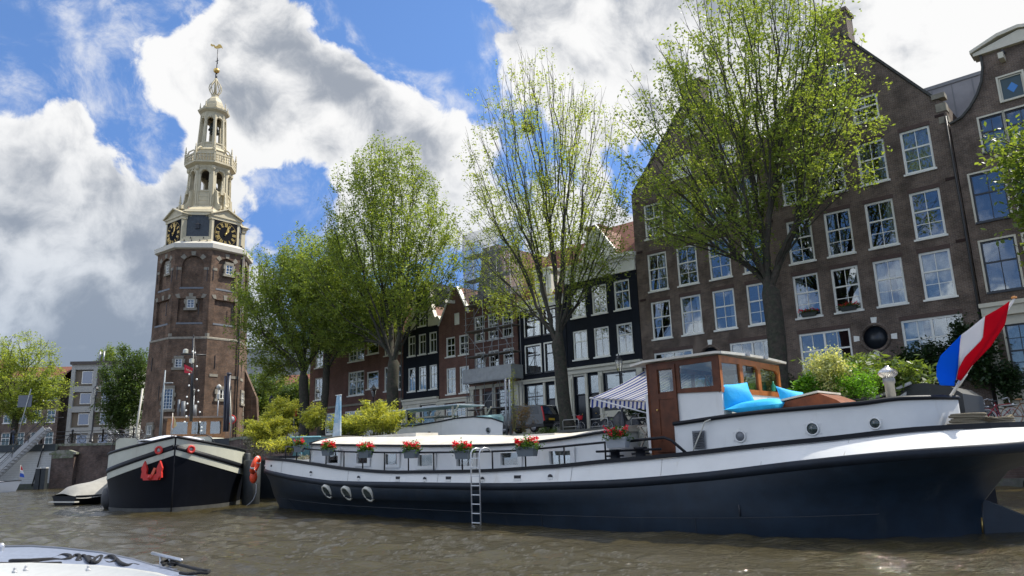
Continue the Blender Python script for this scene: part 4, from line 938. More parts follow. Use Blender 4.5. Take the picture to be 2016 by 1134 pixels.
def leaves_mesh(name, P, size, rng, m, parent, aspect=.55, droop=.0, flat=.55):
    """one leaf = one folded four-sided blade, random turn"""
    n = len(P); th = rng.random(n)*6.283; el = rng.normal(0, flat, n)
    ax = np.stack([np.cos(th)*np.cos(el), np.sin(th)*np.cos(el), np.sin(el)-droop], -1); ax /= np.linalg.norm(ax, axis=1)[:, None]
    rr = rng.normal(0, 1, (n, 3)); sd_ = np.cross(ax, rr*.6+np.array([0, 0, 1.])); sd_ /= (np.linalg.norm(sd_, axis=1)[:, None]+1e-9)
    s = (size*(.45+1.0*rng.random(n)))[:, None]; w = s*aspect*.5
    a = P; b = P+ax*s*.5+sd_*w; c = P+ax*s; d = P+ax*s*.5-sd_*w
    v = np.stack([a, b, c, d], 1).reshape(-1, 3).astype(np.float32)
    me = bpy.data.meshes.new(name); me.vertices.add(4*n); me.vertices.foreach_set('co', v.ravel()); me.loops.add(4*n); me.loops.foreach_set('vertex_index', np.arange(4*n, dtype=np.int32))
    me.polygons.add(n); me.polygons.foreach_set('loop_start', np.arange(0, 4*n, 4, dtype=np.int32)); me.polygons.foreach_set('loop_total', np.full(n, 4, dtype=np.int32)); me.update(calc_edges=True); me.validate()
    me.materials.append(m); o = bpy.data.objects.new(name, me); col.objects.link(o); o.parent = parent; return o

def tree(label, loc, trunk, lobes, ntips=420, rb=.42, nleaf=34000, ls=.15, lm=None, seed=1, alpha=.80, bark=None, lean=(0, 0), up=.35, spread=.32, name='elm_tree', group=None, shell_bias=.5, ids=None, barep=None):
    """vase-shaped tree: leaders grow from the trunk head towards points spread through the crown lobes
    lobes = [(cx, cy, cz, rx, ry, rz, weight)] relative to loc; trunk = height of the fork"""
    rng = np.random.default_rng(seed)
    root = thing(name, label, 'tree', loc, 0, group)
    nodes = [np.array([0., 0, -.3])]; par = [-1]; plen = [0.]; tw = [np.array([0, 0, 1.])]
    nt = 9
    for i in range(1, nt+1):
        f = i/nt; p = np.array([lean[0]*f**1.3+.08*math.sin(f*5+seed), lean[1]*f**1.3+.06*math.sin(f*4+seed*2), trunk*f]); nodes.append(p); par.append(len(nodes)-2); plen.append(trunk*f); tw.append(np.array([0, 0, 1.]))
    first = nt-3
    wt = np.array([l[6] for l in lobes]); wt = wt/wt.sum(); T = []
    while len(T) < ntips:
        l = lobes[rng.choice(len(lobes), p=wt)]; q = rng.normal(size=3); q /= np.linalg.norm(q); r = rng.random()**(1/3) if rng.random() > shell_bias else rng.random()**.12
        p = np.array(l[:3])+q*r*np.array(l[3:6])
        if p[2] > trunk*.55: T.append(p)
    T = np.array(T); head = nodes[-1]; order = np.argsort(np.linalg.norm(T-head, axis=1)); tips = []
    NA = np.zeros((60000, 3)); PL = np.zeros(60000); DR = np.zeros((60000, 3)); cnt = len(nodes)
    for i in range(cnt): NA[i] = nodes[i]; PL[i] = 0 if i >= first else 50; DR[i] = tw[i]
    for ti in order:
        p = T[ti]; dv = p-NA[:cnt]; dist = np.linalg.norm(dv, axis=1)+1e-6; cs = (dv*DR[:cnt]).sum(1)/dist
        cost = dist+alpha*PL[:cnt]+np.where(cs < .62, (.62-cs)*5.*dist, 0)+np.where(dv[:, 2] < .0, -dv[:, 2]*.8, 0)
        b = int(np.argmin(cost)); L = dist[b]
        if L < .35: continue
        k = max(2, int(L/.62)); p0 = NA[b]; d0 = DR[b]*.45+dv[b]/L*.55+np.array([0, 0, up]); d0 /= np.linalg.norm(d0)
        c1 = p0+d0*L*.42; prev = b; lastp = p0
        for j in range(1, k+1):
            f = j/k; q = (1-f)**2*p0+2*f*(1-f)*c1+f*f*p
            q = q+rng.normal(0, .03+.006*L, 3)*.5
            NA[cnt] = q; d = q-lastp; dl = np.linalg.norm(d)+1e-9; DR[cnt] = d/dl; PL[cnt] = PL[prev]*(prev >= first)+dl if prev > nt else dl
            par.append(prev); prev = cnt; cnt += 1; lastp = q
        tips.append(prev)
        if cnt > 59000: break
    NA = NA[:cnt]; par = par[:cnt]
    # pipe model
    c = np.zeros(cnt); kids = [[] for _ in range(cnt)]
    for i in tips: c[i] += 1
    for i in range(cnt-1, 0, -1): c[par[i]] += c[i]; kids[par[i]].append(i)
    tot = c[0]; rad = rb*np.maximum(c/tot, 1e-5)**.54; rad = np.maximum(rad, .010)
    rad[0] = rb*1.35; rad[1] = rb*1.15
    V = []; Fc = []; TV = []; TF = []
    for i in range(cnt):
        ks = sorted(kids[i], key=lambda q: -c[q])
        starts = ks[1:] if i else []
        if i == 0: starts = [None]
        for s in starts:
            ch = [i]; x = s if s is not None else (ks[0] if ks else None); rr = []
            if x is None: continue
            while x is not None:
                ch.append(x); kk = kids[x]; x = max(kk, key=lambda q: c[q]) if kk else None
            r = [min(rad[ch[0]], rad[ch[1]]*1.05)]+[rad[j] for j in ch[1:]]; r[-1] *= .5
            big = rad[ch[1]]; n = 10 if big > .2 else (6 if big > .06 else (4 if big > .03 else 3))
            if i == 0: tube_chains(TV, TF, [NA[j] for j in ch], r, 12)
            else: tube_chains(V, Fc, [NA[j] for j in ch], r, n)
    bm_ = bark or BARK
    for nm, vv, ff in (('trunk', TV, TF), ('branches', V, Fc)):
        me = bpy.data.meshes.new(nm); me.from_pydata([tuple(q) for q in vv], [], ff); me.polygons.foreach_set('use_smooth', [True]*len(ff)); me.materials.append(bm_)
        o = bpy.data.objects.new(nm, me); col.objects.link(o); o.parent = root
    # leaves along the last stretch of each twig, on small side shoots
    if nleaf:
        seg = [];
        for tpi in tips:
            x = tpi
            bare = barep(NA[x], rng) if barep else 0
            if bare: continue
            for _ in range(4):
                if x <= nt: break
                seg.append((x, par[x])); x = par[x]
        seg = np.array(seg); pick = rng.integers(0, len(seg), nleaf); f = rng.random(nleaf)[:, None]
        P = NA[seg[pick, 0]]*(1-f)+NA[seg[pick, 1]]*f
        # clump shoots
        ns = max(1, nleaf//13); sh = rng.integers(0, nleaf, ns); off = rng.normal(0, spread, (ns, 3)); off[:, 2] *= .8; SP = P[sh]+off
        wh = rng.integers(0, ns, nleaf); P = SP[wh]+rng.normal(0, .08+ls*.45, (nleaf, 3))
        leaves_mesh('crown', P, ls, rng, lm, root)
    return root
LF_A = leafmat('elm_leaf', (.105, .165, .034), (.24, .30, .072), .50)
LF_B = leafmat('elm_leaf_light', (.135, .195, .042), (.29, .345, .085), .55)
LF_D = leafmat('leaf_dark', (.045, .085, .022), (.11, .17, .04), .35)
LF_M = leafmat('leaf_mid', (.085, .14, .03), (.22, .28, .06), .48)

def trees():
    def at(px, py, d): u, z = atd(px, py, d); return u, z
    # local directions: X/Y world, so offsets along the quay are D2*du
    def lobe(du, dd, z, ru, rz, w, u0, zb):
        p = D2*du+N2*dd; r = ru; return (p[0], p[1], z-zb, r, r*.8, rz, w)
    def T(label, u, d, fork, lobes, **kw):
        zb = zg(u); return tree(label, W(u, d, zb), fork-zb, [lobe(a-u, b, c, e, f, w, u, zb) for a, b, c, e, f, w in lobes], **kw)
    # (u of lobe, offset in d, z, radius along, radius up, weight)
    T('tallest elm with a thick ivy-dark double trunk standing before the warehouse', -15.3, 36.5, 9.5,
      [(-15., 0, 22, 5.2, 6.5, 5), (-18.5, -.5, 19.5, 4.6, 5.5, 3), (-21., 0, 15.5, 2.8, 2.6, 1.1), (-11.6, 0, 19.5, 3.6, 4.0, 2.2), (-10.5, -.5, 15.8, 2.6, 1.8, .9), (-17.5, -1.5, 13.8, 3.6, 1.4, .8), (-12.3, 0, 25, 3.2, 3, 1.2)],
      alpha=.92, ntips=1000, rb=.46, nleaf=46000, ls=.17, lm=LF_A, seed=11, lean=(.25, .1), up=.45)
    T('thin-leaved elm with many bare upright branches and a nest in its crown', -28.6, 36.5, 8.5,
      [(-30.5, 0, 22, 5.0, 7.0, 4.5), (-33.5, 0, 18, 4.2, 4.5, 1.8), (-26.2, 0, 20, 3.2, 6.0, 2.0), (-35., 0, 13.5, 3.6, 2.6, 1.0), (-25.6, 0, 14.2, 2.2, 2.4, .7), (-30.5, 0, 27.5, 2.2, 3., .7)],
      alpha=.95, ntips=850, rb=.40, nleaf=36000, ls=.15, lm=LF_B, seed=22, up=.55, lean=(-.5, .2), barep=lambda p, r: r.random() < (.15+.035*max(0, p[2]-9)))
    T('round-headed elm with a dark forked trunk in front of the black claw gable house', -45.4, 36.5, 9.0,
      [(-46.5, 0, 21, 5.2, 7.0, 4.5), (-51., 0, 17.5, 5.0, 5.5, 3.2), (-42., 0, 17.5, 3.6, 4.6, 2.0), (-53., 0, 14.0, 3.2, 3.6, 1.6), (-46.5, 0, 25, 3.2, 3.4, 1.)],
      alpha=.92, ntips=950, rb=.46, nleaf=80000, ls=.18, lm=LF_A, seed=33, up=.4, lean=(-.1, .2))
    T('leafy green elm on the quay nearest the tower', -58.0, 36.6, 9.0,
      [(-61., 0, 17.5, 5.5, 5.0, 3), (-57., 0, 15.5, 4.6, 4.5, 2.2), (-64.5, 0, 14.5, 4.0, 4.8, 1.8), (-63.5, 1, 19.5, 3.0, 3.5, .9), (-66, 1, 11, 2.6, 3.0, .6)],
      ntips=700, rb=.42, nleaf=68000, ls=.19, lm=LF_M, seed=44, up=.3)
    T('slimmer elm right behind the leafy quay elm near the tower', -56.4, 37.4, 9.0,
      [(-54.5, 0, 17., 4.2, 4.8, 2), (-50.5, 0, 14., 3.2, 3., 1), (-58, 0, 20, 3.6, 3.4, 1)],
      ntips=450, rb=.32, nleaf=42000, ls=.20, lm=LF_A, seed=55, up=.35, lean=(.3, 0))
    # tree off the right edge whose branch tips reach into the picture
    T('bright green tree at the right edge whose branch tips reach before the neck gable', .2, 35.6, 6.5,
      [(-1.0, 0, 11.9, 4.2, 3.4, 3), (-2.7, 0, 13.2, 2.6, 1.5, 1), (-2.4, 0, 9.6, 2.6, 1.4, .9), (1, 0, 16, 3, 3, 1)],
      ntips=330, rb=.35, nleaf=22000, ls=.23, lm=LF_M, seed=66, up=.2)
    # a rook's nest in the bare elm
    nb = MB(); rg = random.Random(4)
    for i in range(90):
        a = rg.random()*6.28; e = rg.gauss(0, .25); c = Vector((math.cos(a)*.3, math.sin(a)*.3, rg.gauss(0, .13))); d = Vector((-math.sin(a), math.cos(a), e))*.35; nb.tube([c-d, c+d], .014, 3, caps=False)
    u, z = atd(1040, 252, 36.5); one('bird_nest', nb, mat('nest_twig', (.03, .02, .015), .9), 'dark twig nest high in the bare upright branches', 'nest', W(u, 36.5, z))
    # left bank
    def TB(label, px, py, Y, trunk, lobes, **kw):
        b = atY(px, py, Y); zb = 4.5
        return tree(label, (b.x, b.y, zb), trunk, [(x-b.x, y, z-zb, r, r, rz, w) for x, y, z, r, rz, w in lobes], **kw)
    TB('yellow-green tree at the left edge over the square sign', 28, 860, 88, 4.5, [(-58.7, 0, 13.2, 5.0, 5.2, 4), (-55., 0, 10.4, 2.6, 3.2, 1.5), (-62, 0, 11, 4, 5, 1.5)], ntips=300, rb=.36, nleaf=34000, ls=.22, lm=LF_B, seed=71, name='tree')
    TB('dark dense tree between the grey flats and the tower', 238, 860, 93, 3.0, [(-49.0, 0, 12.6, 2.6, 4.6, 3), (-46.8, 0, 11.5, 2.6, 5.4, 2), (-50.2, 0, 8.6, 2.1, 2.4, 1)], ntips=260, rb=.3, nleaf=34000, ls=.24, lm=LF_D, seed=72, name='tree')
    TB('small round tree on the roof terrace of the grey flats', 205, 715, 120, 15.0-1, [(-65.6, 0, 19.6, 1.7, 1.9, 1)], ntips=90, rb=.12, nleaf=5000, ls=.24, lm=LF_M, seed=73, name='tree')
    for i, (px, lab, zt, lm_) in enumerate(((505, 'dark green tree just right of the tower', 13.5, LF_D), (545, 'grey-green background tree behind the bamboo', 12.5, LF_M), (590, 'background tree behind the elm trunks near the tower', 12., LF_D), (640, 'farther background tree left of the red brick block', 13., LF_M))):
        b = atY(px, 860, 104); TB(lab, px, 860, 104, 3.5, [(b.x, 0, zt*.72, 5., zt*.42, 3), (b.x-2, 0, zt*.5, 4, 3.5, 1)], ntips=200, rb=.3, nleaf=20000, ls=.32, lm=lm_, seed=80+i, name='tree', group='trees across the water beyond the tower')
# ------------------------------------------------------------------ the big white and navy barge
BU, BD = -29.6, 17.2
def BX(u): return u-BU
def BY(d): return d-BD
SHE = ([-29.65, -28.5, -27, -25, -23, -20.6, -18, -15.1, -12, -10.5, -8.4, -6.7, -5.3, -3.9, -2.8, -2.0], [2.02, 1.98, 1.94, 1.87, 1.72, 1.51, 1.39, 1.385, 1.47, 1.56, 1.67, 1.80, 1.89, 2.0, 2.03, 2.04])
WAL = ([-29.65, -28, -26, -24, -21, -17, -14, -10.6, -8, -5.8, -4, -2.6, -1.6], [1.62, 1.56, 1.46, 1.31, 1.13, 1.09, 1.07, 1.13, 1.28, 1.49, 1.63, 1.70, 1.78])
HWL = ([-29.35, -28.4, -27, -25.3, -23, -21.4, -18, -15.3, -12, -9, -6.8, -5.4, -4.5, -3.8, -3.48], [.03, .5, .85, 1.1, 1.45, 1.65, 1.95, 2.15, 2.5, 2.6, 2.5, 2.05, 1.4, .6, .06])
HMD = ([-29.5, -28.8, -27.5, -25.5, -23, -20, -16, -12, -8, -6.2, -5.2, -4.4, -3.8, -3.42], [.04, .62, 1.15, 1.65, 2.0, 2.25, 2.42, 2.56, 2.6, 2.4, 2.0, 1.4, .7, .06])
HM2 = ([-29.6, -29.0, -27.9, -26., -23, -20, -16, -12, -8, -6, -5, -4.2, -3.5, -3.1, -2.9], [.04, .66, 1.22, 1.85, 2.28, 2.44, 2.52, 2.6, 2.64, 2.52, 2.25, 1.8, 1.1, .5, .05])
HWA = ([-29.68, -29.3, -28.5, -27.2, -25.5, -23, -20, -15, -8, -5.5, -4.2, -3.2, -2.5, -2.0, -1.75], [.03, .62, 1.2, 1.75, 2.15, 2.42, 2.56, 2.66, 2.7, 2.68, 2.5, 2.1, 1.6, .95, .04])
HGU = ([-29.66, -29.3, -28.5, -27.2, -25.5, -23, -20, -15, -8, -5.5, -4.2, -3.4, -2.8, -2.45], [.03, .6, 1.18, 1.72, 2.1, 2.36, 2.5, 2.58, 2.56, 2.32, 1.9, 1.4, .75, .05])
def _sq(T, n):     # pull the first metres of the bow aft a little
    T[0][:] = [u+.62*max(0, (-24-u)/5.6)**1.5 if u < -24 else u for u in T[0]]
for _T in (SHE, WAL, HWL, HMD, HM2, HWA, HGU): _sq(_T, 0)
def SM(T, u): return smooth_interp(u, T[0], T[1])
def barge():
    t = thing('white_barge', 'long navy blue and white sailing barge houseboat moored alongside, with wooden wheelhouse', 'houseboat', W(BU, BD, 0))
    S = 130; ss_ = [.5-.5*math.cos(math.pi*i/S) for i in range(S+1)]; ss_ = [.5*a+.5*i/S for i, a in enumerate(ss_)]
    def row(hb, zf, off=0., n=None):
        T = hb; out = []
        for s in ss_:
            u = T[0][0]+(T[0][-1]-T[0][0])*s; out.append((u, max(SM(T, u)+off, .01), zf(u)))
        return out
    KEEL = [(-28.5+(24.9)*s, max(.01, .8*SM(HWL, -28.5+24.9*s)-.05), -.7) for s in ss_]
    rows = dict(keel=KEEL, wl=row(HWL, lambda u: 0.), md=row(HMD, lambda u: .55), m2=row(HM2, lambda u: SM(WAL, u)-.52), wb=row(HWA, lambda u: SM(WAL, u)-.19, -.05), w1=row(HWA, lambda u: SM(WAL, u)-.14, .03), w2=row(HWA, lambda u: SM(WAL, u)-.03, .03), wt=row(HWA, lambda u: SM(WAL, u), -.02),
                g=row(HGU, lambda u: SM(SHE, u)-.06))
    def loft(names, nm, m, smooth=True, parent=t):
        mb = MB(); k = len(names); n = S+1
        for sg in (-1, 1):
            vs = [(BX(u), sg*h, z) for r in names for (u, h, z) in rows[r]]
            mb.add(vs, [(i*n+j, i*n+j+1, (i+1)*n+j+1, (i+1)*n+j) if sg < 0 else (i*n+j, (i+1)*n+j, (i+1)*n+j+1, i*n+j+1) for i in range(k-1) for j in range(n-1)], smooth)
        # stem and stern closing strips
        for j in (0, n-1):
            for i in range(k-1):
                a = rows[names[i]][j]; b = rows[names[i+1]][j]; mb.add([(BX(a[0]), -a[1], a[2]), (BX(a[0]), a[1], a[2]), (BX(b[0]), b[1], b[2]), (BX(b[0]), -b[1], b[2])], [(0, 1, 2, 3)])
        return mb.build(nm, m, parent)
    loft(['keel', 'wl', 'md', 'm2', 'wb'], 'hull', NAVY); loft(['wb', 'w1', 'w2', 'wt'], 'rubbing_strake', mat('strake_black', (.007, .012, .020), .5, var=.3, vs=2., spec=.3))
    loft(['wt', 'g'], 'bulwark', BWHT)
    # black cap rail along the gunwale and a deck just below it
    cap = MB()
    for sg in (-1, 1):
        g = rows['g']; k = []
        for (u, h, z) in g[::2]+[g[-1]]: k.append((BX(u), sg*h, z+.05))
        for i in range(len(k)-1):
            a, b = Vector(k[i]), Vector(k[i+1])
        vs = []; 
        for p in k: vs += [(p[0], p[1]-sg*.10, p[2]-.045), (p[0], p[1]+sg*.05, p[2]-.045), (p[0], p[1]+sg*.05, p[2]+.045), (p[0], p[1]-sg*.10, p[2]+.045)]
        cap.add(vs, [(i*4+j, i*4+(j+1) % 4, i*4+4+(j+1) % 4, i*4+4+j) for i in range(len(k)-1) for j in range(4)])
    cap.build('cap_rail', mat('rail_black', (.006, .007, .010), .5, spec=.25), t)
    dk = MB(); g = rows['g']; n = len(g); dk.add([(BX(u), -h+.06, z-.04) for u, h, z in g]+[(BX(u), h-.06, z-.04) for u, h, z in g], [(i, i+1, n+i+1, n+i) for i in range(n-1)]); dk.build('deck', mat('deck_grey', (.16, .17, .18), .7, var=.15), t)
    # plating seam and welded strips, scuppers
    sm_ = MB()
    def hullpt(u, f):    # point on the near side between waterline (0) and strake (1)
        a = (SM(HWL, u), 0.); b = (SM(HMD, u), .55); c = (SM(HWA, u)-.05, SM(WAL, u)-.19)
        z = f*c[1]
        m_ = (SM(HM2, u), SM(WAL, u)-.52); P_ = sorted([a, b, m_, c], key=lambda t_: t_[1]); h = float(np.interp(z, [t_[1] for t_ in P_], [t_[0] for t_ in P_]))
        return (BX(u), -h-.006, z)
    us = np.linspace(-28.2, -4.8, 60); sm_.tube([hullpt(u, .33) for u in us], .008, 4, smooth=False)
    for u in (-26, -21.5, -17.0, -12.5, -8.2): sm_.tube([hullpt(u, f) for f in np.linspace(.02, .33, 5)], .006, 4, smooth=False)
    sm_.tube([hullpt(-7.2, f) for f in (.35, .45, .55)], .02, 4); sm_.build('plate_seam', mat('seam', (.012, .016, .022), .5), t)
    def bul(u, f):       # on the bulwark, f 0 at the strake, 1 at the rail
        h = SM(HWA, u)-.02; h2 = SM(HGU, u); z0 = SM(WAL, u); z1 = SM(SHE, u)-.06
        return Vector((BX(u), -(h+(h2-h)*f), z0+(z1-z0)*f))
    sw = MB()
    for u in (-25.2, -20.6, -16.2, -11.4, -8.9, -6.6, -5.0): sw.tube([bul(u, f)+Vector((0, -.004, 0)) for f in (0.02, .5, .97)], .006, 4, smooth=False)
    build_split(sw, 'bulwark_seam', mat('seam_pale', (.34, .33, .30), .6), t)
    for u, w, op in [(-26.3, .12, 0), (-22.9, .15, 1), (-20.0, .14, 1), (-18.0, .18, 0), (-16.75, .14, 1), (-15.75, .2, 0), (-14.4, .14, 1), (-13.15, .22, 0), (-12.05, .15, 1), (-28.2, .1, 0)]:
        p = bul(u, .42); s = MB()
        if op: s.T = Matrix.Translation(p+Vector((0, -.012, -.02))) @ Matrix.Rotation(R_(90), 4, 'X'); s.lathe([(w/2, 0), (w/2, .012)], 12); 
        else: s.box(p.x-w/2, p.x+w/2, p.y-.012, p.y+.03, p.z-.05, p.z+.06)
        s.T = None; a = s.build('scupper', mat('dark_hole', (.01, .01, .012), .6), t)
        s = MB(); s.box(p.x-w/2-.01, p.x+w/2+.01, p.y-.03, p.y-.012, p.z-.08, p.z-.02); s.build('scupper_flap', BWHT, a)
    # mid deckhouse
    c0, c1 = BX(-24.15), BX(-10.95); yn = BY(15.55); yf = BY(18.8); CZ = ([-24.2, -21.5, -17.2, -14.4, -12.6, -11.1], [2.40, 2.28, 2.12, 2.06, 2.13, 2.26])
    cs = [c0+(c1-c0)*i/40 for i in range(41)]
    zf = lambda x: SM(CZ, x+BU)
    CB = lambda x: float(np.interp(x+BU, [-24, -18, -11], [.26, .33, .18]))
    wn = [(-23.05, 1.70, .68, .38), (-21.3, 1.66, .6, .33), (-19.8, 1.60, .64, .33), (-18.13, 1.53, .68, .33), (-16.4, 1.50, .68, .33), (-14.62, 1.50, .66, .33), (-12.85, 1.50, .70, .33)]
    side = [(x, 1.2) for x in (c0, c1)]+[(x, zf(x)) for x in reversed(cs)]
    m = MB(); m.plate(side, [rect(BX(u), z, w, h) for u, z, w, h in wn], lambda p, q, d: (p, yn+d+.08*(q-1.4), q), .06)
    m.plate(side, [], lambda p, q, d: (p, yf-.08*(q-1.4), q), .06)
    for x in (c0, c1): m.add([(x, yn, 1.2), (x, yf, 1.2), (x, yf, zf(x)), (x, yn, zf(x))], [(0, 1, 2, 3)])
    m.build('deckhouse', BWHT, t)
    m = MB(); nn = 12; vs = []
    for x in [c0-.1]+cs[1:-1]+[c1+.06]:
        for j in range(nn+1):
            f = j/nn; vs.append((x, yn-.03+(yf-yn+.06)*f, zf(x)+CB(x)*(1-(2*f-1)**2)))
    w_ = nn+1; m.add(vs, [(i*w_+j, (i+1)*w_+j, (i+1)*w_+j+1, i*w_+j+1) for i in range(len(cs)-1) for j in range(nn)], True)
    for i in (0, len(cs)-1): x = [c0-.1]+cs[1:-1]+[c1+.06]; xx = x[i]; m.add([(xx, yn-.03+(yf-yn+.06)*j/nn, zf(xx)+CB(xx)*(1-(2*j/nn-1)**2)) for j in range(nn+1)], [tuple(range(nn+1))])
    m.build('deckhouse_roof', ROOFW, t)
    tr = MB(); tr.tube([(x, yn-.02, zf(x)+.0) for x in cs], .035, 5, smooth=False); tr.tube([(c0-.06, yn+(yf-yn)*j/8, zf(c0)+.02+CB(c0)*(1-(2*j/8-1)**2)) for j in range(9)], .035, 5); tr.build('roof_trim', mat('rail_black'), t)
    for (ua, ub, k) in ((-22.6, -19.6, 1.), (-15.6, -13.6, .5)):
        h = MB(); za = zf(BX((ua+ub)/2))+CB(BX((ua+ub)/2))-.03; h.box(BX(ua), BX(ub), BY(16.7), BY(17.7), za-.1, za+.02+.06*k); h.build('roof_hatch', ROOFW, t)
    for u, z, w, h in wn:
        f = MB(); x = BX(u); y = yn-.035
        f.box(x-.13, x, y, y+.03, z-.1, z+h+.1); f.box(x+w, x+w+.13, y, y+.03, z-.1, z+h+.1); f.box(x, x+w, y, y+.03, z+h, z+h+.1); f.box(x, x+w, y, y+.03, z-.1, z)
        o = f.build('cabin_window', BWHT, t); g = MB(); g.box(x-.01, x+w+.01, yn+.045, yn+.055, z-.01, z+h+.01); g.build('pane', glassmat('boat_glass', .22), o)
        cc = MB(); cc.box(x+.1*w, x+w*.95, yn+.22, yn+.23, z+.4*h, z+h); cc.build('blind', mat('blind_green', (.20, .24, .16), .8), o) if u in (-14.62, -16.4) else None
    # railing on the near side
    RL = ([-25.4, -23.4, -20.5, -16.4, -13.9, -10.6, -9.9], [2.36, 2.20, 2.03, 1.91, 1.88, 1.99, 2.02]); rl = MB()
    us = np.linspace(-26.2, -10.2, 50); rl.tube([(BX(u), BY(14.9)+(.35 if u < -25 else .0)*min(1, (-25-u)/1.2)+(SM(([-26.3, -24, -22, -20], [.55, .22, .08, 0]), u)), SM(RL, u)) for u in us], .028, 6)
    rl.build('hand_rail', mat('rail_black'), t)
    for u in (-25.4, -24.41, -23.39, -22.3, -21.19, -20.11, -18.99, -17.84, -16.7, -15.51, -14.33, -13.14, -11.85, -10.6):
        y = BY(14.9)+(SM(([-26.3, -24, -22, -20], [.55, .22, .08, 0]), u)); s = MB(); s.tube([(BX(u), y, SM(SHE, u)-.05), (BX(u), y, SM(RL, u))], .022, 6); s.build('rail_post', mat('rail_black'), t)
    hr = MB(); hr.tube([(BX(-10.05), BY(14.95), 1.99), (BX(-9.5), BY(14.95), 2.02), (BX(-9.0), BY(14.95), 2.04), (BX(-8.82), BY(14.95), 1.97), (BX(-8.47), BY(14.95), 1.68)], .033, 8)
    hr.tube([(BX(-10.9), BY(14.95), 1.78), (BX(-9.1), BY(14.95), 1.79)], .028, 6); hr.build('boarding_rail', mat('rail_black'), t)
    for u in (-10.38, -9.67):
        b = MB(); b.lathe([(.13, 0), (.12, .02), (.11, .2), (.15, .22), (.15, .27)], 12, (BX(u), BY(14.98), SM(SHE, u)-.02)); b.tube([(BX(u)-.24, BY(14.98), SM(SHE, u)+.1), (BX(u)+.24, BY(14.98), SM(SHE, u)+.1)], .022, 6); b.build('bollard', mat('rail_black'), t)
    # aft cabin: curved round at its after end
    AZ = ([-9.1, -7, -4.9, -4.2, -3.6], [2.35, 2.49, 2.54, 2.60, 2.60]); HB = ([-9.1, -5.7, -4.8, -4.2, -3.8, -3.55], [1.62, 1.62, 1.52, 1.22, .75, .05])
    ua = [-9.1+5.55*(.5-.5*math.cos(math.pi*i/60)) if i > 30 else -9.1+5.55*(.5*i/30) for i in range(61)]
    pts = [(u, -SM(HB, u)) for u in ua]+[(u, SM(HB, u)) for u in reversed(ua)]
    m = MB(); n = len(pts); vs = [(BX(u), y-.02*0, 1.5) for u, y in pts]+[(BX(u), y*.985, SM(AZ, u)) for u, y in pts]
    m.add(vs, [(i, i+1, n+i+1, n+i) for i in range(n-1)]+[(n-1, 0, n, 2*n-1)], False); m.sm[-n:] = [True]*n
    aft = m.build('aft_cabin', BWHT, t)
    m = MB(); k = len(ua); vs = []
    for u in ua:
        for j in range(9): f = j/8*2-1; vs.append((BX(u), SM(HB, u)*f*1.02, SM(AZ, u)+(.10 if u < -4.6 else .03)*(1-f*f)))
    m.add(vs, [(i*9+j, (i+1)*9+j, (i+1)*9+j+1, i*9+j+1) for i in range(k-1) for j in range(8)], True); m.build('aft_roof', ROOFW, t)
    m = MB(); m.tube([(BX(u), y*1.01, SM(AZ, u)+.0) for u, y in pts], .048, 6); m.build('roof_trim', mat('rail_black'), t)
    def hb_at(u): return SM(HB, u)
    for u, z, r, gl in ((-7.48, 2.0, .115, 0), (-5.9, 2.09, .125, 1), (-4.72, 2.14, .105, 1)):
        m = MB(); y = -hb_at(u)*1.0; m.torus((BX(u), y-.008, z), r, .018, (0, 1, 0), 24, 6)
        for a in range(6): m.blob((BX(u)+math.cos(a*1.047+.5)*(r+.06), y-.005, z+math.sin(a*1.047+.5)*(r+.06)), .011, 4)
        o = m.build('porthole', BWHT, t); g = MB(); g.T = Matrix.Translation((BX(u), y-.006, z)) @ Matrix.Rotation(R_(90), 4, 'X'); g.lathe([(r, 0), (r, .01)], 20); g.build('pane', mat('port_glass', (.02, .035, .03), .12, spec=.9, var=.6, vs=12.) if gl else mat('port_cover', (.13, .14, .15), .4), o)
    m = MB(); x0, y0 = BX(-8.63), -hb_at(-8.4)-.012; m.box(x0, x0+.32, y0-.01, y0, 1.76, 2.17); lv = m.build('louvre_vent', mat('vent_grey', (.22, .23, .24), .5, metal=.4), t)
    m = MB(); [m.beam((x0+.03, y0-.03, 1.80+i*.055), (x0+.29, y0-.03, 1.80+i*.055), .05, .012, (0, -.7, .7)) for i in range(7)]; m.build('louvre', mat('vent_dark', (.08, .085, .09), .5), lv)
    m = MB(); m.tube([(BX(-8.12), -1.68, 2.40), (BX(-8.25), -1.7, 2.36), (BX(-8.33), -1.72, 2.2), (BX(-8.5), -1.73, 1.9), (BX(-8.58), -1.75, 1.72)], .014, 6); m.build('shore_cable', mat('cable_white', (.5, .48, .4), .5), t)
    # after deck hatch with a wooden coaming, revolving cowl, flag staff socket
    m = MB(); m.prism([(BX(-6.85), 2.6), (BX(-5.5), 2.6), (BX(-5.6), 2.68), (BX(-5.95), 2.84), (BX(-6.7), 2.72)], BY(16.3), BY(17.6), lambda p, q, d: (p, d, q)); hc = m.build('skylight_hatch', WOOD, t)
    m = MB(); m.prism([(BX(-6.82), 2.725), (BX(-5.95), 2.86), (BX(-5.95), 2.90), (BX(-6.82), 2.765)], BY(16.25), BY(17.65), lambda p, q, d: (p, d, q)); m.build('hatch_lid', ROOFW, hc)
    c = (BX(-4.86), BY(17.5), 0); m = MB(); m.lathe([(.10, 2.6), (.10, 3.0), (.125, 3.02), (.125, 3.12), (.10, 3.14)], 16, c); cw = m.build('vent_pipe', mat('zinc_pipe', (.24, .24, .23), .5, metal=.5, var=.2), t)
    m = MB()
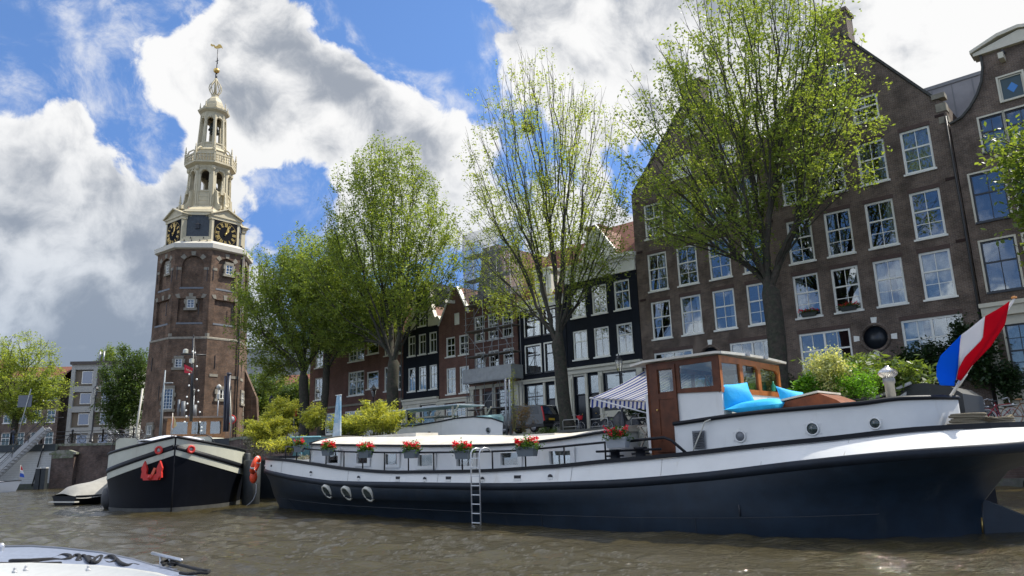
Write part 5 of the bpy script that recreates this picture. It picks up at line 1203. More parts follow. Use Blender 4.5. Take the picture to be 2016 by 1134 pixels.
    for i in range(22):
        a = 2*math.pi*i/22; ln = []
        for j in range(9): f = j/8; r = .20*math.sin(math.pi*(.12+.80*f)); aa = a+f*1.1; ln.append((c[0]+r*math.cos(aa), c[1]+r*math.sin(aa), 3.12+.25*f))
        ln2 = [(p[0]*1.0+.0, p[1], p[2]) for p in ln]; q = []
        for j in range(9): f = j/8; r = .20*math.sin(math.pi*(.12+.80*f))*.90; aa = a+.22+f*1.1; q.append((c[0]+r*math.cos(aa), c[1]+r*math.sin(aa), 3.12+.25*f))
        m.add(ln+q, [(j, j+1, 9+j+1, 9+j) for j in range(8)], True)
    m.lathe([(.07, 3.36), (.03, 3.40)], 12, c); m.build('turbine_cowl', mat('bright_metal', (.55, .54, .52), .28, metal=.8), cw)
    # wheelhouse
    xa, xb = BX(-9.82), BX(-7.9); ya, yb = BY(15.72), BY(19.05); zt = 3.83; zb = 1.6
    wh = MB(); wh.box(xa, xa+.07, ya, yb, zb, 2.9) if False else None
    post = .10
    def pane(x0, x1, y0, y1, z0, z1, par): g = MB(); g.box(x0, x1, y0, y1, z0, z1); g.build('pane', GLASSC, par)
    # white lower house behind the door
    m = MB(); m.box(BX(-9.06), xb-.005, ya+.03, yb-.03, 2.2, 3.10); m.box(xa-.1, xa-.03, ya+.02, ya+.2, 1.7, 3.1); m.build('wheelhouse_base', BWHT, t)
    # near side: door then one wide window; corner shape in one wooden frame with openings
    f1 = lambda p, q, d: (p, ya+d, q)
    out = [(xa, zb), (BX(-9.02), zb), (BX(-9.02), 3.06), (xb, 3.02), (xb, zt+.02), (xa, zt)]
    doorw = rect(BX(-9.5), 3.12, .40, .52); winw = [(BX(-8.93), 3.16), (BX(-8.08), 3.16), (BX(-8.08), 3.72), (BX(-8.93), 3.70)]
    m = MB()
    m.plate(out, [doorw, winw], f1, .05); m.plate(out, [doorw, winw], lambda p, q, d: f1(p, q, .05), 0)
    sidep = m.build('side_frame', mat('wood_side_shaded', (.092, .030, .012), .45, var=.35, vs=2.5, spec=.25), t)  # same wood as the after face, shade put into the darker colour
    pane(BX(-9.5)-.01, BX(-9.1)+.01, ya+.022, ya+.028, 3.11, 3.65, sidep); pane(BX(-8.94), BX(-8.07), ya+.022, ya+.028, 3.15, 3.73, sidep)
    m = MB(); d0, d1 = BX(-9.62), BX(-9.03)
    for a, b, c_, d_ in ((d0, d0+.1, 1.72, 3.76), (d1-.07, d1, 1.72, 3.76), (d0+.1, d1-.07, 2.95, 3.08), (d0+.1, d1-.07, 1.72, 1.95), (d0+.1, d1-.07, 3.66, 3.76)): m.box(a, b, ya-.03, ya-.002, c_, d_)
    m.box(d0+.1, d1-.07, ya-.012, ya-.003, 1.95, 2.95); dr = m.build('door', mat('wood_side_shaded'), t); m = MB(); m.blob((d0+.06, ya-.06, 2.7), .025, 5); m.build('door_knob', GOLD, dr)
    m = MB(); m.box(xa-.01, xa+.06, ya, yb, zb, 2.9); m.box(xa-.01, xa+.06, ya, ya+.1, 2.9, zt); m.box(xa-.01, xa+.06, yb-.1, yb, 2.9, zt); m.box(xa-.01, xa+.06, ya+.1, yb-.1, 3.7, zt)
    for yy in (BY(16.8), BY(17.9)): m.box(xa-.01, xa+.06, yy, yy+.08, 2.9, 3.7)
    ff = m.build('front_frame', WOOD, t); pane(xa+.02, xa+.025, ya+.1, yb-.1, 2.9, 3.7, ff)
    # after face: three windows, wood coloured brighter to stand for the sun on it
    f2 = lambda p, q, d: (xb-d, p, q)
    hs = [[(ya+.12, 3.12), (ya+1.02, 3.12), (ya+1.02, 3.70), (ya+.12, 3.68)], [(ya+1.18, 3.12), (ya+2.0, 3.12), (ya+2.0, 3.62), (ya+1.9, 3.70), (ya+1.28, 3.70), (ya+1.18, 3.66)], [(ya+2.16, 3.12), (yb-.12, 3.12), (yb-.12, 3.58), (yb-.25, 3.66), (ya+2.28, 3.68), (ya+2.16, 3.64)]]
    m = MB(); o2 = [(ya, 3.0), (yb, 3.0), (yb, zt-.02), ((ya+yb)/2, zt+.0), (ya, zt+.02)]; m.plate(o2, hs, lambda p, q, d: (xb+.012-d, p, q), .06); m.plate(o2, hs, lambda p, q, d: (xb-.05, p, q), 0)
    af = m.build('after_frame', mat('wood_after_sunlit', (.33, .105, .025), .4, var=.3, vs=2.5, spec=.4), t); pane(xb-.03, xb-.024, ya+.1, yb-.1, 3.1, 3.72, af)
    m = MB(); m.box(xa, xb, yb-.06, yb, 1.7, 3.12); m.box(xa, xb, yb-.06, yb, 3.7, zt); m.box(xa, xa+.1, yb-.06, yb, 3.12, 3.7); m.box(xb-.1, xb-.02, yb-.06, yb, 3.12, 3.7); m.box(xa+.9, xa+1.0, yb-.06, yb, 3.12, 3.7); fs = m.build('far_frame', WOOD, t)
    pane(xa+.1, xb-.1, yb-.03, yb-.025, 3.12, 3.7, fs)
    m = MB(); n = 10; vs = []
    for x, e in ((xa-.38, -.06), (xa, 0), (xb, 0.02), (xb+.16, 0)):
        for j in range(n+1): f = j/n; vs.append((x, ya-.14+(yb-ya+.28)*f, zt+.05+e+.04*(1-(2*f-1)**2)))
    w_ = n+1; F = [(i*w_+j, (i+1)*w_+j, (i+1)*w_+j+1, i*w_+j+1) for i in range(3) for j in range(n)]; m.add(vs, F); rf = m.build('wheelhouse_roof', ROOFW, t, .055)
    m = MB()
    for y in (ya+1.1, ya+2.1): m.box(xb+.0, xb+.2, y, y+.16, zt+.06, zt+.15)
    build_split(m, 'roof_light', GREYM, rf)
    m = MB(); y = BY(17.2); m.lathe([(.05, 0), (.05, .5)], 8, (xb-.55, y-.4, 2.6)); m.torus((xb-.75, y-.4, 3.15), .36, .025, (1, 0, .15), 28, 6)
    for a in range(8): c_, s_ = math.cos(a*.785), math.sin(a*.785); m.tube([(xb-.75, y-.4, 3.15), (xb-.75, y-.4+.5*c_, 3.15+.5*s_)], .018, 5)
    m.build('steering_wheel', OAK, t)
    m = MB(); n = 30; vs = [(xb-.12, ya+.16+.85*i/n, 3.08) for i in range(n+1)]+[(xb-.12+.02*math.sin(i*1.6), ya+.16+.85*i/n, 3.42+.03*math.sin(i/n*9)) for i in range(n+1)]
    m.add(vs, [(i, i+1, n+1+i+1, n+1+i) for i in range(n)], True); m.build('net_curtain', mat('curtain_cream', (.42, .38, .28), .9, var=.2, vs=20.), t)
    # striped awning over the forward deck
    m = MB(); a0, a1 = BY(16.0), BY(19.0); ux, zx = xa-.02, 3.80; uo, zo = BX(-11.75), 3.16; n = 34; k = 10; rw = []
    for i in range(k+1):
        f = i/k; 
        for j in range(n+1): rw.append((ux+(uo-ux)*f, a0+(a1-a0)*j/n, zx+(zo-zx)*f-.05*math.sin(math.pi*f)+.006*math.sin(j*1.7)))
    for q in (1, 2, 3):
        for j in range(n+1): rw.append((uo-.012*q, a0+(a1-a0)*j/n, zo-.075*q*(1 if q < 3 else 1.0+.10*math.sin(j*1.35)) + .0))
    w_ = n+1; m.add(rw, [(i*w_+j, (i+1)*w_+j, (i+1)*w_+j+1, i*w_+j+1) for i in range(k+3) for j in range(n)], True)
    am = bpy.data.materials.new('awning_stripes'); am.use_nodes = True; N = NT(am.node_tree); N.n.clear(); ou = N.new('ShaderNodeOutputMaterial'); tc = N.new('ShaderNodeTexCoord'); sp = N.new('ShaderNodeSeparateXYZ', i_0=tc.outputs['Object'])
    fr = N.math('FRACT', N.math('MULTIPLY', N.math('ADD', sp.outputs[1], 10.), 4.7)); c = N.mix(N.math('GREATER_THAN', fr, .58), (.66, .66, .66, 1), (.045, .075, .28, 1))
    p1 = N.new('ShaderNodeBsdfDiffuse', i_Color=c); p2 = N.new('ShaderNodeBsdfTranslucent', i_Color=c); mx = N.new('ShaderNodeMixShader', i_0=.4, i_1=p1.outputs[0], i_2=p2.outputs[0]); N.l.new(mx.outputs[0], ou.inputs[0])
    aw = m.build('awning', am, t)
    m = MB(); m.tube([(ux-.25, a0, 3.78), (BX(-9.85)-.0, BY(15.95), 1.75)], .03, 6) if False else None
    m.tube([(BX(-10.05), a0+.05, 3.75), (BX(-9.85), a0-.05, 2.75), (BX(-9.75), a0-.05, 1.75)], .028, 6); m.tube([(uo, a0+.02, zo), (BX(-9.88), a0-.03, 2.62)], .02, 6); m.tube([(uo, a1, zo), (BX(-9.9), a1, 2.62)], .02, 6); m.tube([(uo, a0-.03, zo), (uo, a1+.03, zo)], .025, 6)
    m.build('awning_frame', mat('alu_white', (.6, .6, .6), .35), aw)
    # rudder, stern post, tyre fender gear
    m = MB(); m.prism([(BX(-3.5), -.7), (BX(-1.3), -.7), (BX(-1.4), -.35), (BX(-2.75), .35), (BX(-3.3), .60), (BX(-3.45), .64)], -.06, .06, lambda p, q, d: (p, d, q)); m.build('rudder', NAVY, t)
    m = MB(); m.tube([(BX(-3.47), -.03, -.2), (BX(-3.40), -.03, .66)], .035, 6); rs = m.build('rudder_stock', BLK, t); m = MB(); m.tube([(BX(-3.47), -.08, .02), (BX(-3.45), -.08, .30)], .014, 5); m.build('draught_strip', GOLD, t)
    # holes with pale rings low in the bow quarter
    for u, z in ((-21.9, .78), (-20.72, .74), (-19.55, .72)):
        f = z/(SM(WAL, u)-.19); p = Vector(hullpt(u, f)); q = Vector(hullpt(u+.2, f)); r = Vector(hullpt(u, f+.26)); r0 = Vector(hullpt(u, f-.26)); tx = (q-p); tx.z = 0; tx.normalize(); tz = r-r0; tz.x = 0; tz.normalize(); nrm = tx.cross(tz); nrm = nrm if nrm.y < 0 else -nrm
        M = Matrix((tx, -nrm, tz)).transposed().to_4x4(); M.translation = p+nrm*.02
        m = MB(); m.T = M; n = 28; vs = []
        for rr, yy in ((.235, .16), (.232, -.018), (.182, -.018), (.175, .01)):
            for j in range(n): a = 2*math.pi*j/n; vs.append((rr*math.cos(a), yy, 1.12*rr*math.sin(a)))
        m.add(vs, [(i*n+j, (i+1)*n+j, (i+1)*n+(j+1) % n, i*n+(j+1) % n) for i in range(3) for j in range(n)], True)
        o = m.build('porthole', mat('port_ring', (.55, .53, .45), .45), t); g = MB(); g.T = M; g.add([(.18*math.cos(2*math.pi*j/n), -.004, .20*math.sin(2*math.pi*j/n)) for j in range(n)], [tuple(range(n))]); g.build('pane', mat('port_glass'), o)
    return t

def fl_box(name, label, loc, w, h, dpt, planter, group, dense=420, ls=.06, rz=ROT, tall=.16, bloom=(.75, .012, .02)):
    t = thing(name, label, 'flower box', loc, rz, group); rng = np.random.default_rng(abs(hash(label)) % 9999 if False else sum(map(ord, label)))
    m = MB(); a = .82; y0, y1 = -dpt/2, dpt/2
    m.add([(-w/2*a, y0*a, 0), (w/2*a, y0*a, 0), (w/2*a, y1*a, 0), (-w/2*a, y1*a, 0), (-w/2, y0, h), (w/2, y0, h), (w/2, y1, h), (-w/2, y1, h)], [(3, 2, 1, 0), (0, 1, 5, 4), (1, 2, 6, 5), (2, 3, 7, 6), (3, 0, 4, 7), (4, 5, 6, 7)])
    for aa in ((-w/2-.012, w/2+.012, y0-.012, y0+.01), (-w/2-.012, w/2+.012, y1-.01, y1+.012)): m.box(*aa, h-.04, h+.004)
    m.build('planter', planter, t)
    P = np.stack([rng.normal(0, w*.26, dense*3).clip(-w*.62, w*.62), rng.normal(0, dpt*.42, dense*3), h+np.abs(rng.normal(0, tall*.55, dense*3))-.01], -1)
    P[:, 2] -= .12*np.clip(np.abs(P[:, 0])/(w*.6), 0, 1)*rng.random(dense*3)
    leaves_mesh('foliage', P, ls, rng, leafmat('geranium_leaf', (.035, .085, .015), (.10, .18, .03), .35) if 'geranium_leaf' not in MATS else MATS['geranium_leaf'], t, aspect=.9)
    nb = max(8, dense//14); V = []
    for i in range(nb):
        c = np.array([rng.uniform(-w*.56, w*.56), rng.uniform(-dpt*.6, dpt*.5), h+rng.uniform(tall*.3, tall*1.25)]); V.append(c+rng.normal(0, .026, (18, 3)))
    leaves_mesh('blooms', np.concatenate(V), ls*.75, rng, MATS.get('bloom_red') or leafmat('bloom_red', (.62, .004, .03), (.85, .012, .07), .25), t, aspect=1.1); return t

def barge_things():
    pl = mat('planter_grey', (.10, .12, .135), .6); pl2 = mat('planter_light_grey', (.27, .29, .31), .6)
    xs = [(-24.05, 2.12, .46), (-22.05, 1.95, .52), (-19.85, 1.83, .54), (-17.6, 1.77, .56), (-15.35, 1.70, .60), (-13.0, 1.72, .62), (-10.17, 1.85, .60)]
    nm = ['small grey flower box with orange-red flowers nearest the lifebuoy on the barge rail', 'grey box of red flowers second from the bow on the barge rail', 'grey box of red flowers third from the bow on the barge rail', 'grey flower box fourth from the bow, with leafy stems and a few red flowers', 'grey flower box of red blooms just left of the metal boarding ladder', 'grey flower box with a neat row of pink-red blooms, just right of the metal ladder', 'light grey flower box with dense bright red blooms in front of the striped awning']
    for i, (u, z, w) in enumerate(xs): fl_box('flower_box', nm[i], W(u, 14.82 + SM(([-26.3, -24, -22, -20], [.55, .22, .08, 0]), u), z), w, .24, .22, pl2 if i == 6 else pl, 'flower boxes hung on the barge rail', dense=330 if i else 240, ls=.056, tall=.19)
    # boarding ladder
    t = thing('boarding_ladder', 'aluminium boarding ladder hooked on the barge rail and reaching into the water', 'ladder', W(-14.45, 14.36, 0))
    al = mat('aluminium', (.5, .51, .52), .38, metal=.5)
    for s in (-.16, .16):
        m = MB(); p = [(s, 0, -.25), (s, 0, 1.75), (s, .01, 1.86), (s+.01, .06, 1.94), (s+.02, .18, 1.98), (s+.02, .32, 1.96), (s+.02, .42, 1.88)]; m.tube(p, .02, 8); m.build('stile', al, t)
    for i in range(8): m = MB(); m.beam((-.15, 0, .07+i*.235), (.15, 0, .07+i*.235), .035, .025); m.build('rung', al, t)
    # lifebuoy
    t = thing('lifebuoy', 'orange-red lifebuoy with white bands hanging at the barge bow', 'lifebuoy', W(-28.35, 15.75, 1.72)); m = MB(); ax = Vector((-.75, -.72, .35)).normalized(); m.torus((0, 0, 0), .29, .085, ax, 36, 12); m.build('ring', ORNG, t)
    q = Vector((0, 0, 1)).rotation_difference(ax)
    for a in range(4):
        m = MB(); pts = [q @ Vector((.29*math.cos(a*1.571+.4+b), .29*math.sin(a*1.571+.4+b), 0)) for b in (-.1, -.03, .04, .1)]; m.tube(pts, .089, 12); m.build('reflective_band', mat('band_grey', (.6, .6, .58), .4), t)
    t = thing('fender_bag', 'crumpled red bag hanging beneath the lifebuoy', 'bag', W(-28.55, 15.8, 1.12)); m = MB(); m.lathe([(.03, .38), (.12, .3), (.15, .12), (.13, -.02), (.05, -.12)], 12, smooth=True); m.build('bag', ORNG, t)
    m = MB(); m.tube([(0, 0, .36), (-.02, 0, .5), (.05, 0, .6)], .012, 5); m.build('cord', ROPE, t)
    m = MB(); m.tube([(0, 0, 0), (.1, -.05, -.35), (.0, -.1, -.62), (-.2, -.15, -.78), (-.5, -.1, -.86)], .018, 6); one('hose', m, mat('hose_grey', (.3, .3, .3), .5), 'grey hose curving down from the barge bow to the water', 'hose', W(-28.3, 15.8, 1.0))
    # bean bags
    bb = mat('beanbag_turquoise', (.01, .38, .72), .75, var=.08, vs=6., bump=.3, bs=14.)
    def sheet(name, quad, thick, par, n=14, m_=bb):
        a, b, c, d = [Vector(x) for x in quad]; mb = MB(); nn = (b-a).cross(d-a).normalized(); V0 = []; V1 = []
        for i in range(n+1):
            for j in range(n+1):
                s, q = i/n, j/n; p = a*(1-s)*(1-q)+b*s*(1-q)+c*s*q+d*(1-s)*q; cc = (a+b+c+d)/4
                e = (math.sin(math.pi*s)*math.sin(math.pi*q)); pin = .11*(math.sin(math.pi*s)*(1-math.sin(math.pi*q))+math.sin(math.pi*q)*(1-math.sin(math.pi*s)))
                p = p+(cc-p)*pin; w = thick*e**.45*(1+.10*math.sin(7*s+3*q)*math.sin(5*q)); V0.append(p+nn*w); V1.append(p-nn*w)
        k = n+1; F = [(i*k+j, (i+1)*k+j, (i+1)*k+j+1, i*k+j+1) for i in range(n) for j in range(n)]; mb.add(V0, F, True); mb.add(V1, [f[::-1] for f in F], True); return mb.build(name, m_, par)
    t = thing('bean_bag', 'large turquoise bean bag with raised back, leaning on the wheelhouse wall', 'bean bag', W(-8.0, 16.15, 2.62), ROT, 'turquoise bean bags on the barge')
    sheet('backrest', [(.12, -.35, -.02), (.55, .45, .05), (.35, .40, .62), (-.10, -.42, .58)], .13, t); sheet('seat', [(.12, -.45, -.02), (1.35, -.3, .04), (1.35, .55, .1), (.2, .55, .02)], .16, t)
    t = thing('bean_bag', 'smaller turquoise bean bag partly behind the first, near the cream hatch', 'bean bag', W(-7.25, 17.6, 2.66), ROT, 'turquoise bean bags on the barge')
    sheet('backrest', [(.0, -.3, 0), (.55, .4, 0), (.30, .4, .35), (-.05, -.3, .50)], .10, t); sheet('seat', [(.1, -.3, -.02), (.85, -.2, .02), (.95, .45, .12), (.2, .5, .02)], .13, t)
    b = MB(); b.lathe([(.045, 0), (.05, .02), (.05, .14), (.02, .2), (.02, .25)], 10, smooth=True); one('spray_bottle', b, mat('bottle_green', (.02, .25, .12), .3), 'small green bottle on the wheelhouse sill behind the bean bags', 'bottle', W(-7.82, 18.4, 3.12))
    # folding wooden deck chair under the awning
    t = thing('deck_chair', 'weathered wooden folding chair on deck beneath the striped awning', 'chair', W(-10.55, 16.3, 1.75), ROT)
    wd = mat('weathered_wood', (.34, .30, .24), .8, var=.2, vs=5.)
    for y in (0, .5):
        m = MB(); m.beam((0, y, 0), (.5, y, .95), .05, .04); m.build('leg', wd, t); m = MB(); m.beam((.5, y, 0), (.05, y, .62), .05, .04); m.build('leg', wd, t); m = MB(); m.beam((0, y, .62), (.6, y, .62), .06, .035); m.build('armrest', wd, t)
    m = MB(); [m.beam((.08+.08*i, 0, .42), (.08+.08*i, .5, .42), .06, .02) for i in range(5)]; m.build('seat', wd, t)
    m = MB(); [m.beam((.40+.03*i, 0, .55+.09*i), (.40+.03*i, .5, .55+.09*i), .02, .06) for i in range(5)]; m.build('backrest', wd, t)
    b = MB(); b.lathe([(.55, 0), (.6, .1), (.6, .55), (.52, .62)], 24, smooth=True); one('rope_locker', b, BCRM, 'rounded cream deck locker behind the light grey flower box', 'locker', W(-10.5, 17.3, 1.75))
    # ropes on the after deck
    for i, (u, y, r, lb) in enumerate(((-3.35, 16.6, .26, 'coil of thick pale rope stacked on the barge stern beside the white cabin'), (-2.85, 16.9, .20, 'loosely knotted tan rope on the barge stern rail, right of the neat coil'))):
        m = MB()
        for k in range(5 if i == 0 else 3): rr = r*(1-.08*(k % 3)); m.torus((.015*k, .02*(k % 2), .03+.045*k), rr, .024, (0.05*(k % 2), .03, 1), 26, 6, 1.2, .8)
        if i: m.tube([(-.3, -.1, .05), (-.1, -.18, .14), (.1, -.12, .08), (.22, -.05, .16), (.05, .05, .12)], .025, 6)
        one('rope_coil', m, ROPE, lb, 'rope', W(u, y, 2.03), group='ropes on the barge stern')
    m = MB(); m.tube([(0, 0, 0), (.9, .8, -.12), (2.4, 3.0, -.1)], .016, 5); one('mooring_line', m, ROPE, 'pale mooring line running from the barge stern rail toward the quay', 'mooring line', W(-2.75, 16.9, 2.06))
    # flag
    t = thing('stern_flag', 'red, white and blue striped flag furled round a white staff at the barge stern', 'flag', W(-3.75, 17.2, 2.48))
    P = lambda px, py, off=0.: Vector((atd(px, py, 17.2)[0]+3.75, off, atd(px, py, 17.2)[1]-2.48))
    m = MB(); a = P(1862, 795); b = P(1997, 588); m.tube([a, a+(b-a)*.5, b], [.033, .028, .022], 10); m.build('staff', mat('staff_white', (.62, .60, .55), .4), t)
    m = MB(); m.lathe([(.02, 0), (.05, .01), (.05, .04), (.02, .05)], 10, tuple(b)); m.build('finial', mat('finial_orange', (.6, .25, .06), .4), t); m = MB(); m.tube([a+(b-a)*.18, a+(b-a)*.30], .042, 10); m.build('staff_sleeve', mat('staff_white'), t)
    C = [[(1989, 594), (1980, 640), (1953, 682), (1917, 718), (1893, 750)], [(1942, 624), (1937, 668), (1903, 704), (1891, 728), (1887, 747)], [(1894, 660), (1891, 682), (1889, 703), (1889, 728), (1885, 749)], [(1854, 701), (1847, 722), (1846, 742), (1852, 759), (1881, 760)]]
    cols_ = [('red_band', (.52, .010, .025)), ('white_band', (.60, .60, .62)), ('blue_band', (.008, .13, .60))]
    n, k = 22, 8
    def crv(c, s): s *= 4; i = min(int(s), 3); f = s-i; return (c[i][0]*(1-f)+c[i+1][0]*f, c[i][1]*(1-f)+c[i+1][1]*f)
    for bi, (nm_, cc) in enumerate(cols_):
        m = MB(); vs = []
        for i in range(n+1):
            s = i/n; p0 = crv(C[bi], s); p1 = crv(C[bi+1], s)
            for j in range(k+1):
                f = j/k; g_ = bi+f; off = .075*(math.sin(g_*3.9+s*2.2)-1)*(.35+s*.5)-.06+.02*math.sin(s*9+g_*5)
                vs.append(P(p0[0]*(1-f)+p1[0]*f, p0[1]*(1-f)+p1[1]*f, off))
        w_ = k+1; m.add(vs, [(i*w_+j, (i+1)*w_+j, (i+1)*w_+j+1, i*w_+j+1) for i in range(n) for j in range(k)], True)
        fm = bpy.data.materials.new('flag_'+nm_); fm.use_nodes = True; N = NT(fm.node_tree); N.n.clear(); ou = N.new('ShaderNodeOutputMaterial'); p1_ = N.new('ShaderNodeBsdfDiffuse', i_Color=(*cc, 1)); p2_ = N.new('ShaderNodeBsdfTranslucent', i_Color=(*cc, 1)); mx = N.new('ShaderNodeMixShader', i_0=.5, i_1=p1_.outputs[0], i_2=p2_.outputs[0]); N.l.new(mx.outputs[0], ou.inputs[0])
        m.build(nm_, fm, t, .008)
    # tall closed parasol or board standing behind the bow
    t = thing('swim_float', 'tall narrow blue and white painted board standing upright behind the barge bow', 'board', W(-29.0, 20, 2.6))
    for nm_, z0, z1, c in (('lower_board', .2, .85, (.55, .60, .60)), ('upper_board', .85, 2.1, (.16, .32, .45))):
        m = MB(); w = lambda z: .36-.10*z; m.add([(w(z0)*-.9+.06*z0, 0, z0), (w(z0)*.9+.06*z0, 0, z0), (w(z1)*.9+.06*z1, 0, z1), (-w(z1)*.9+.06*z1, 0, z1), (w(z0)*-.9+.06*z0, .07, z0), (w(z0)*.9+.06*z0, .07, z0), (w(z1)*.9+.06*z1, .07, z1), (-w(z1)*.9+.06*z1, .07, z1)], [(0, 1, 2, 3), (5, 4, 7, 6), (0, 4, 5, 1), (1, 5, 6, 2), (2, 6, 7, 3), (3, 7, 4, 0)]); m.build(nm_, mat('board_'+nm_, c, .5, var=.2, vs=3., c2=(.40, .50, .55)), t)
    m = MB(); m.beam((-.20+.1, .03, 2.1), (.30, .03, 2.1), .08, .03); m.build('top_edge', WHT, t)
# ------------------------------------------------------------------ the black and cream barge, bow towards us
def barge2():
    st = atY(337, 1003, 30.9); ax = Vector((-.37, .93)).normalized()    # from the stem to the stern
    rz = math.atan2(ax.y, ax.x)
    t = thing('black_barge', 'black barge with cream striped bow and red anchor, seen bow-on before the tower', 'houseboat', (st.x, st.y, 0), rz)
    # local x runs aft from the stem, y to port (left in the picture is +y)
    L = 24.; S = 90; ss_ = [(i/S)**1.9 for i in range(S+1)]
    def HB(x, full): 
        B = 2.82 if full > .5 else 2.72
        e = max(0., 1-(1-min(x/ (4.2 if full > .5 else 5.0), 1))**2); r = B*e**(.60 if full > .5 else .66)
        if x > L-5: r *= math.sqrt(max(0, 1-((x-(L-5))/5.2)**2))*.9+.1
        return max(r, .012)
    def edge_t(h): return min(1., h/2.9)
    # height of each line runs straight from the stem out to the side, which gives the chevron
    LINE = dict(a=(.95, .55, .35), b=(1.6, .95, .7), c=(2.20, 1.24, 1.12), d=(2.42, 1.52, 1.40), e=(2.62, 1.70, 1.58), f=(2.94, 2.36, 2.1))
    def zl(k, x, h):
        z0, z1, z2 = LINE[k]; z = z0+(z1-z0)*edge_t(h); return z+(z2-z1)*min(1, max(0, x-5)/6)
    R = {}
    def mk(nm, k, full, off=0., dz=0.):
        o = []
        for s in ss_:
            x = L*s; h = HB(x, 0)*(1-full)+HB(x, 1)*full; z = zl(k, x, h)+dz if k else 0.
            rake = -.20*(z/2.9); o.append((x+rake*max(0, 1-x/3), h+off, z))
        R[nm] = o
    mk('wl', None, 0); R['keel'] = [(x, h*.85, -.7) for x, h, z in R['wl']]
    mk('a', 'a', .3); mk('b', 'b', .7); mk('c', 'c', 1.); mk('c1', 'c', 1, .02); mk('d', 'd', 1, .02); mk('d1', 'd', 1, .065, .004); mk('e', 'e', 1, .065); mk('e1', 'e', 1, .02, .004); mk('f', 'f', 1, .02, -.04)
    def loft(names, nm, m):
        mb = MB(); k = len(names); n = S+1
        for sg in (-1, 1):
            vs = [(x, sg*h, z) for r in names for x, h, z in R[r]]; mb.add(vs, [(i*n+j, i*n+j+1, (i+1)*n+j+1, (i+1)*n+j) for i in range(k-1) for j in range(n-1)], True)
        return mb.build(nm, m, t)
    loft(['keel', 'wl', 'a', 'b', 'c'], 'hull', BHULL); loft(['c1', 'd'], 'lower_cream_band', BCRM); loft(['d', 'd1', 'e', 'e1'], 'rubbing_strake', mat('rail_black')); loft(['e1', 'f'], 'bulwark', BCRM)
    # narrow grey boot-top just above the water
    m = MB()
    for sg in (-1, 1):
        vs = [(x-.01, sg*(h+.012), -.1) for x, h, z in R['wl']]+[(x*1+(xa-x)*.35-.01, sg*(h+(ha-h)*.35+.012), .16) for (x, h, z), (xa, ha, za) in zip(R['wl'], R['a'])]
        n = S+1; m.add(vs, [(j, j+1, n+j+1, n+j) for j in range(n-1)], True)
    m.build('boot_top', mat('boot_grey', (.05, .05, .045), .7, var=.4, vs=2.), t)
    m = MB()
    for sg in (-1, 1):
        k = [(x, sg*h, z+.03) for x, h, z in R['f'][::2]]; m.tube(k, .06, 6)
    m.build('cap_rail', mat('rail_black'), t)
    m = MB(); g = R['f']; n = len(g); m.add([(x+.02, -h+.05, z-.3) for x, h, z in g]+[(x+.02, h-.05, z-.3) for x, h, z in g], [(i, i+1, n+i+1, n+i) for i in range(n-1)]); m.build('deck', mat('deck_grey'), t)
    m = MB(); m.tube([(-.14, 0, 2.95), (-.1, 0, 1.9), (-.03, 0, .9), (.03, 0, -.3)], .045, 6); m.build('stem_bar', mat('rail_black'), t)
    def onhull(x, f, sg):
        h = HB(x, 1); h2 = HB(x+.1, 1)
        z = f if f > 1 else f*2.9; nrm = Vector((-(h2-h), sg*.1, 0)).normalized(); return Vector((x-.20*(z/2.9)*max(0, 1-x/3), sg*(h+.03), z)), nrm
    for sg, nm_ in ((1, 'port'), (-1, 'starboard')):
        p, nr = onhull(.14, 2.42, sg); m = MB(); m.torus(p+nr*.05, .125, .048, nr, 22, 8); o = m.build('hawse_ring', REDP, t)
        m = MB(); q = Vector((0, 0, 1)).rotation_difference(nr); m.T = Matrix.Translation(p+nr*.04) @ q.to_matrix().to_4x4(); m.lathe([(.09, 0), (.09, .01)], 16); m.build('hawse_hole', mat('hole_grey', (.35, .35, .34), .7), o)
    # anchor: two flukes and a stock, hung on the port bow
    p, nr = onhull(.20, 1.62, 1); tx = Vector((0, 0, 1)).cross(nr).normalized()
    M = Matrix((tx, Vector((0, 0, 1)), nr)).transposed().to_4x4(); M.translation = p+nr*.16
    m = MB(); m.T = M
    for s in (-1, 1):
        m.T = M @ Matrix.Scale(.86, 4); m.prism([(s*.30, -.32), (s*.10, -.40), (s*.13, -.2), (s*.26, -.12), (s*.24, .1), (s*.38, .45), (s*.52, .12), (s*.48, -.05), (s*.50, -.12), (s*.52, -.32)], -.06, .06, lambda a, b, d: (a, b, d))
    m.prism([(-.36, -.42), (.36, -.42), (.42, -.26), (-.42, -.26)], -.10, .10, lambda a, b, d: (a, b, d)); m.blob((0, -.28, .1), .13, 6); an = m.build('anchor', REDP, t); m = MB(); m.T = M @ Matrix.Scale(.86, 4); m.beam((.02, -.28, .06), (.14, .12, -.02), .12, .10); m.build('anchor_shank', mat('anchor_orange', (.55, .08, .03), .5), an)
    # deck gear: cream coaming house with curved front, cart-wheel shaped racks, tarpaulin
    m = MB(); m.box(5.5, 15, -1.9, 1.9, 1.7, 3.0); 
    m.lathe([(1.9, 1.7), (1.9, 3.02)], 20, (5.5, 0, 0)); m.build('deckhouse', BCRM, t)
    for y in (2.1, -.9):
        m = MB(); n = 20; cx = 3.4
        pts = [(cx, y+.62*math.cos(math.pi*i/n*1.0), 2.55+.62*math.sin(math.pi*i/n*2)) for i in range(n)]
        m.tube([(cx, y+.6*math.cos(2*math.pi*i/n), 2.6+.55*math.sin(2*math.pi*i/n)) for i in range(n)], .022, 5, closed=True); m.build('hoop_rail', BLK, t)
        m = MB(); m.box(3.5, 3.55, y-.45, y+.45, 2.2, 3.05); m.build('ribbed_panel', BCRM, t)
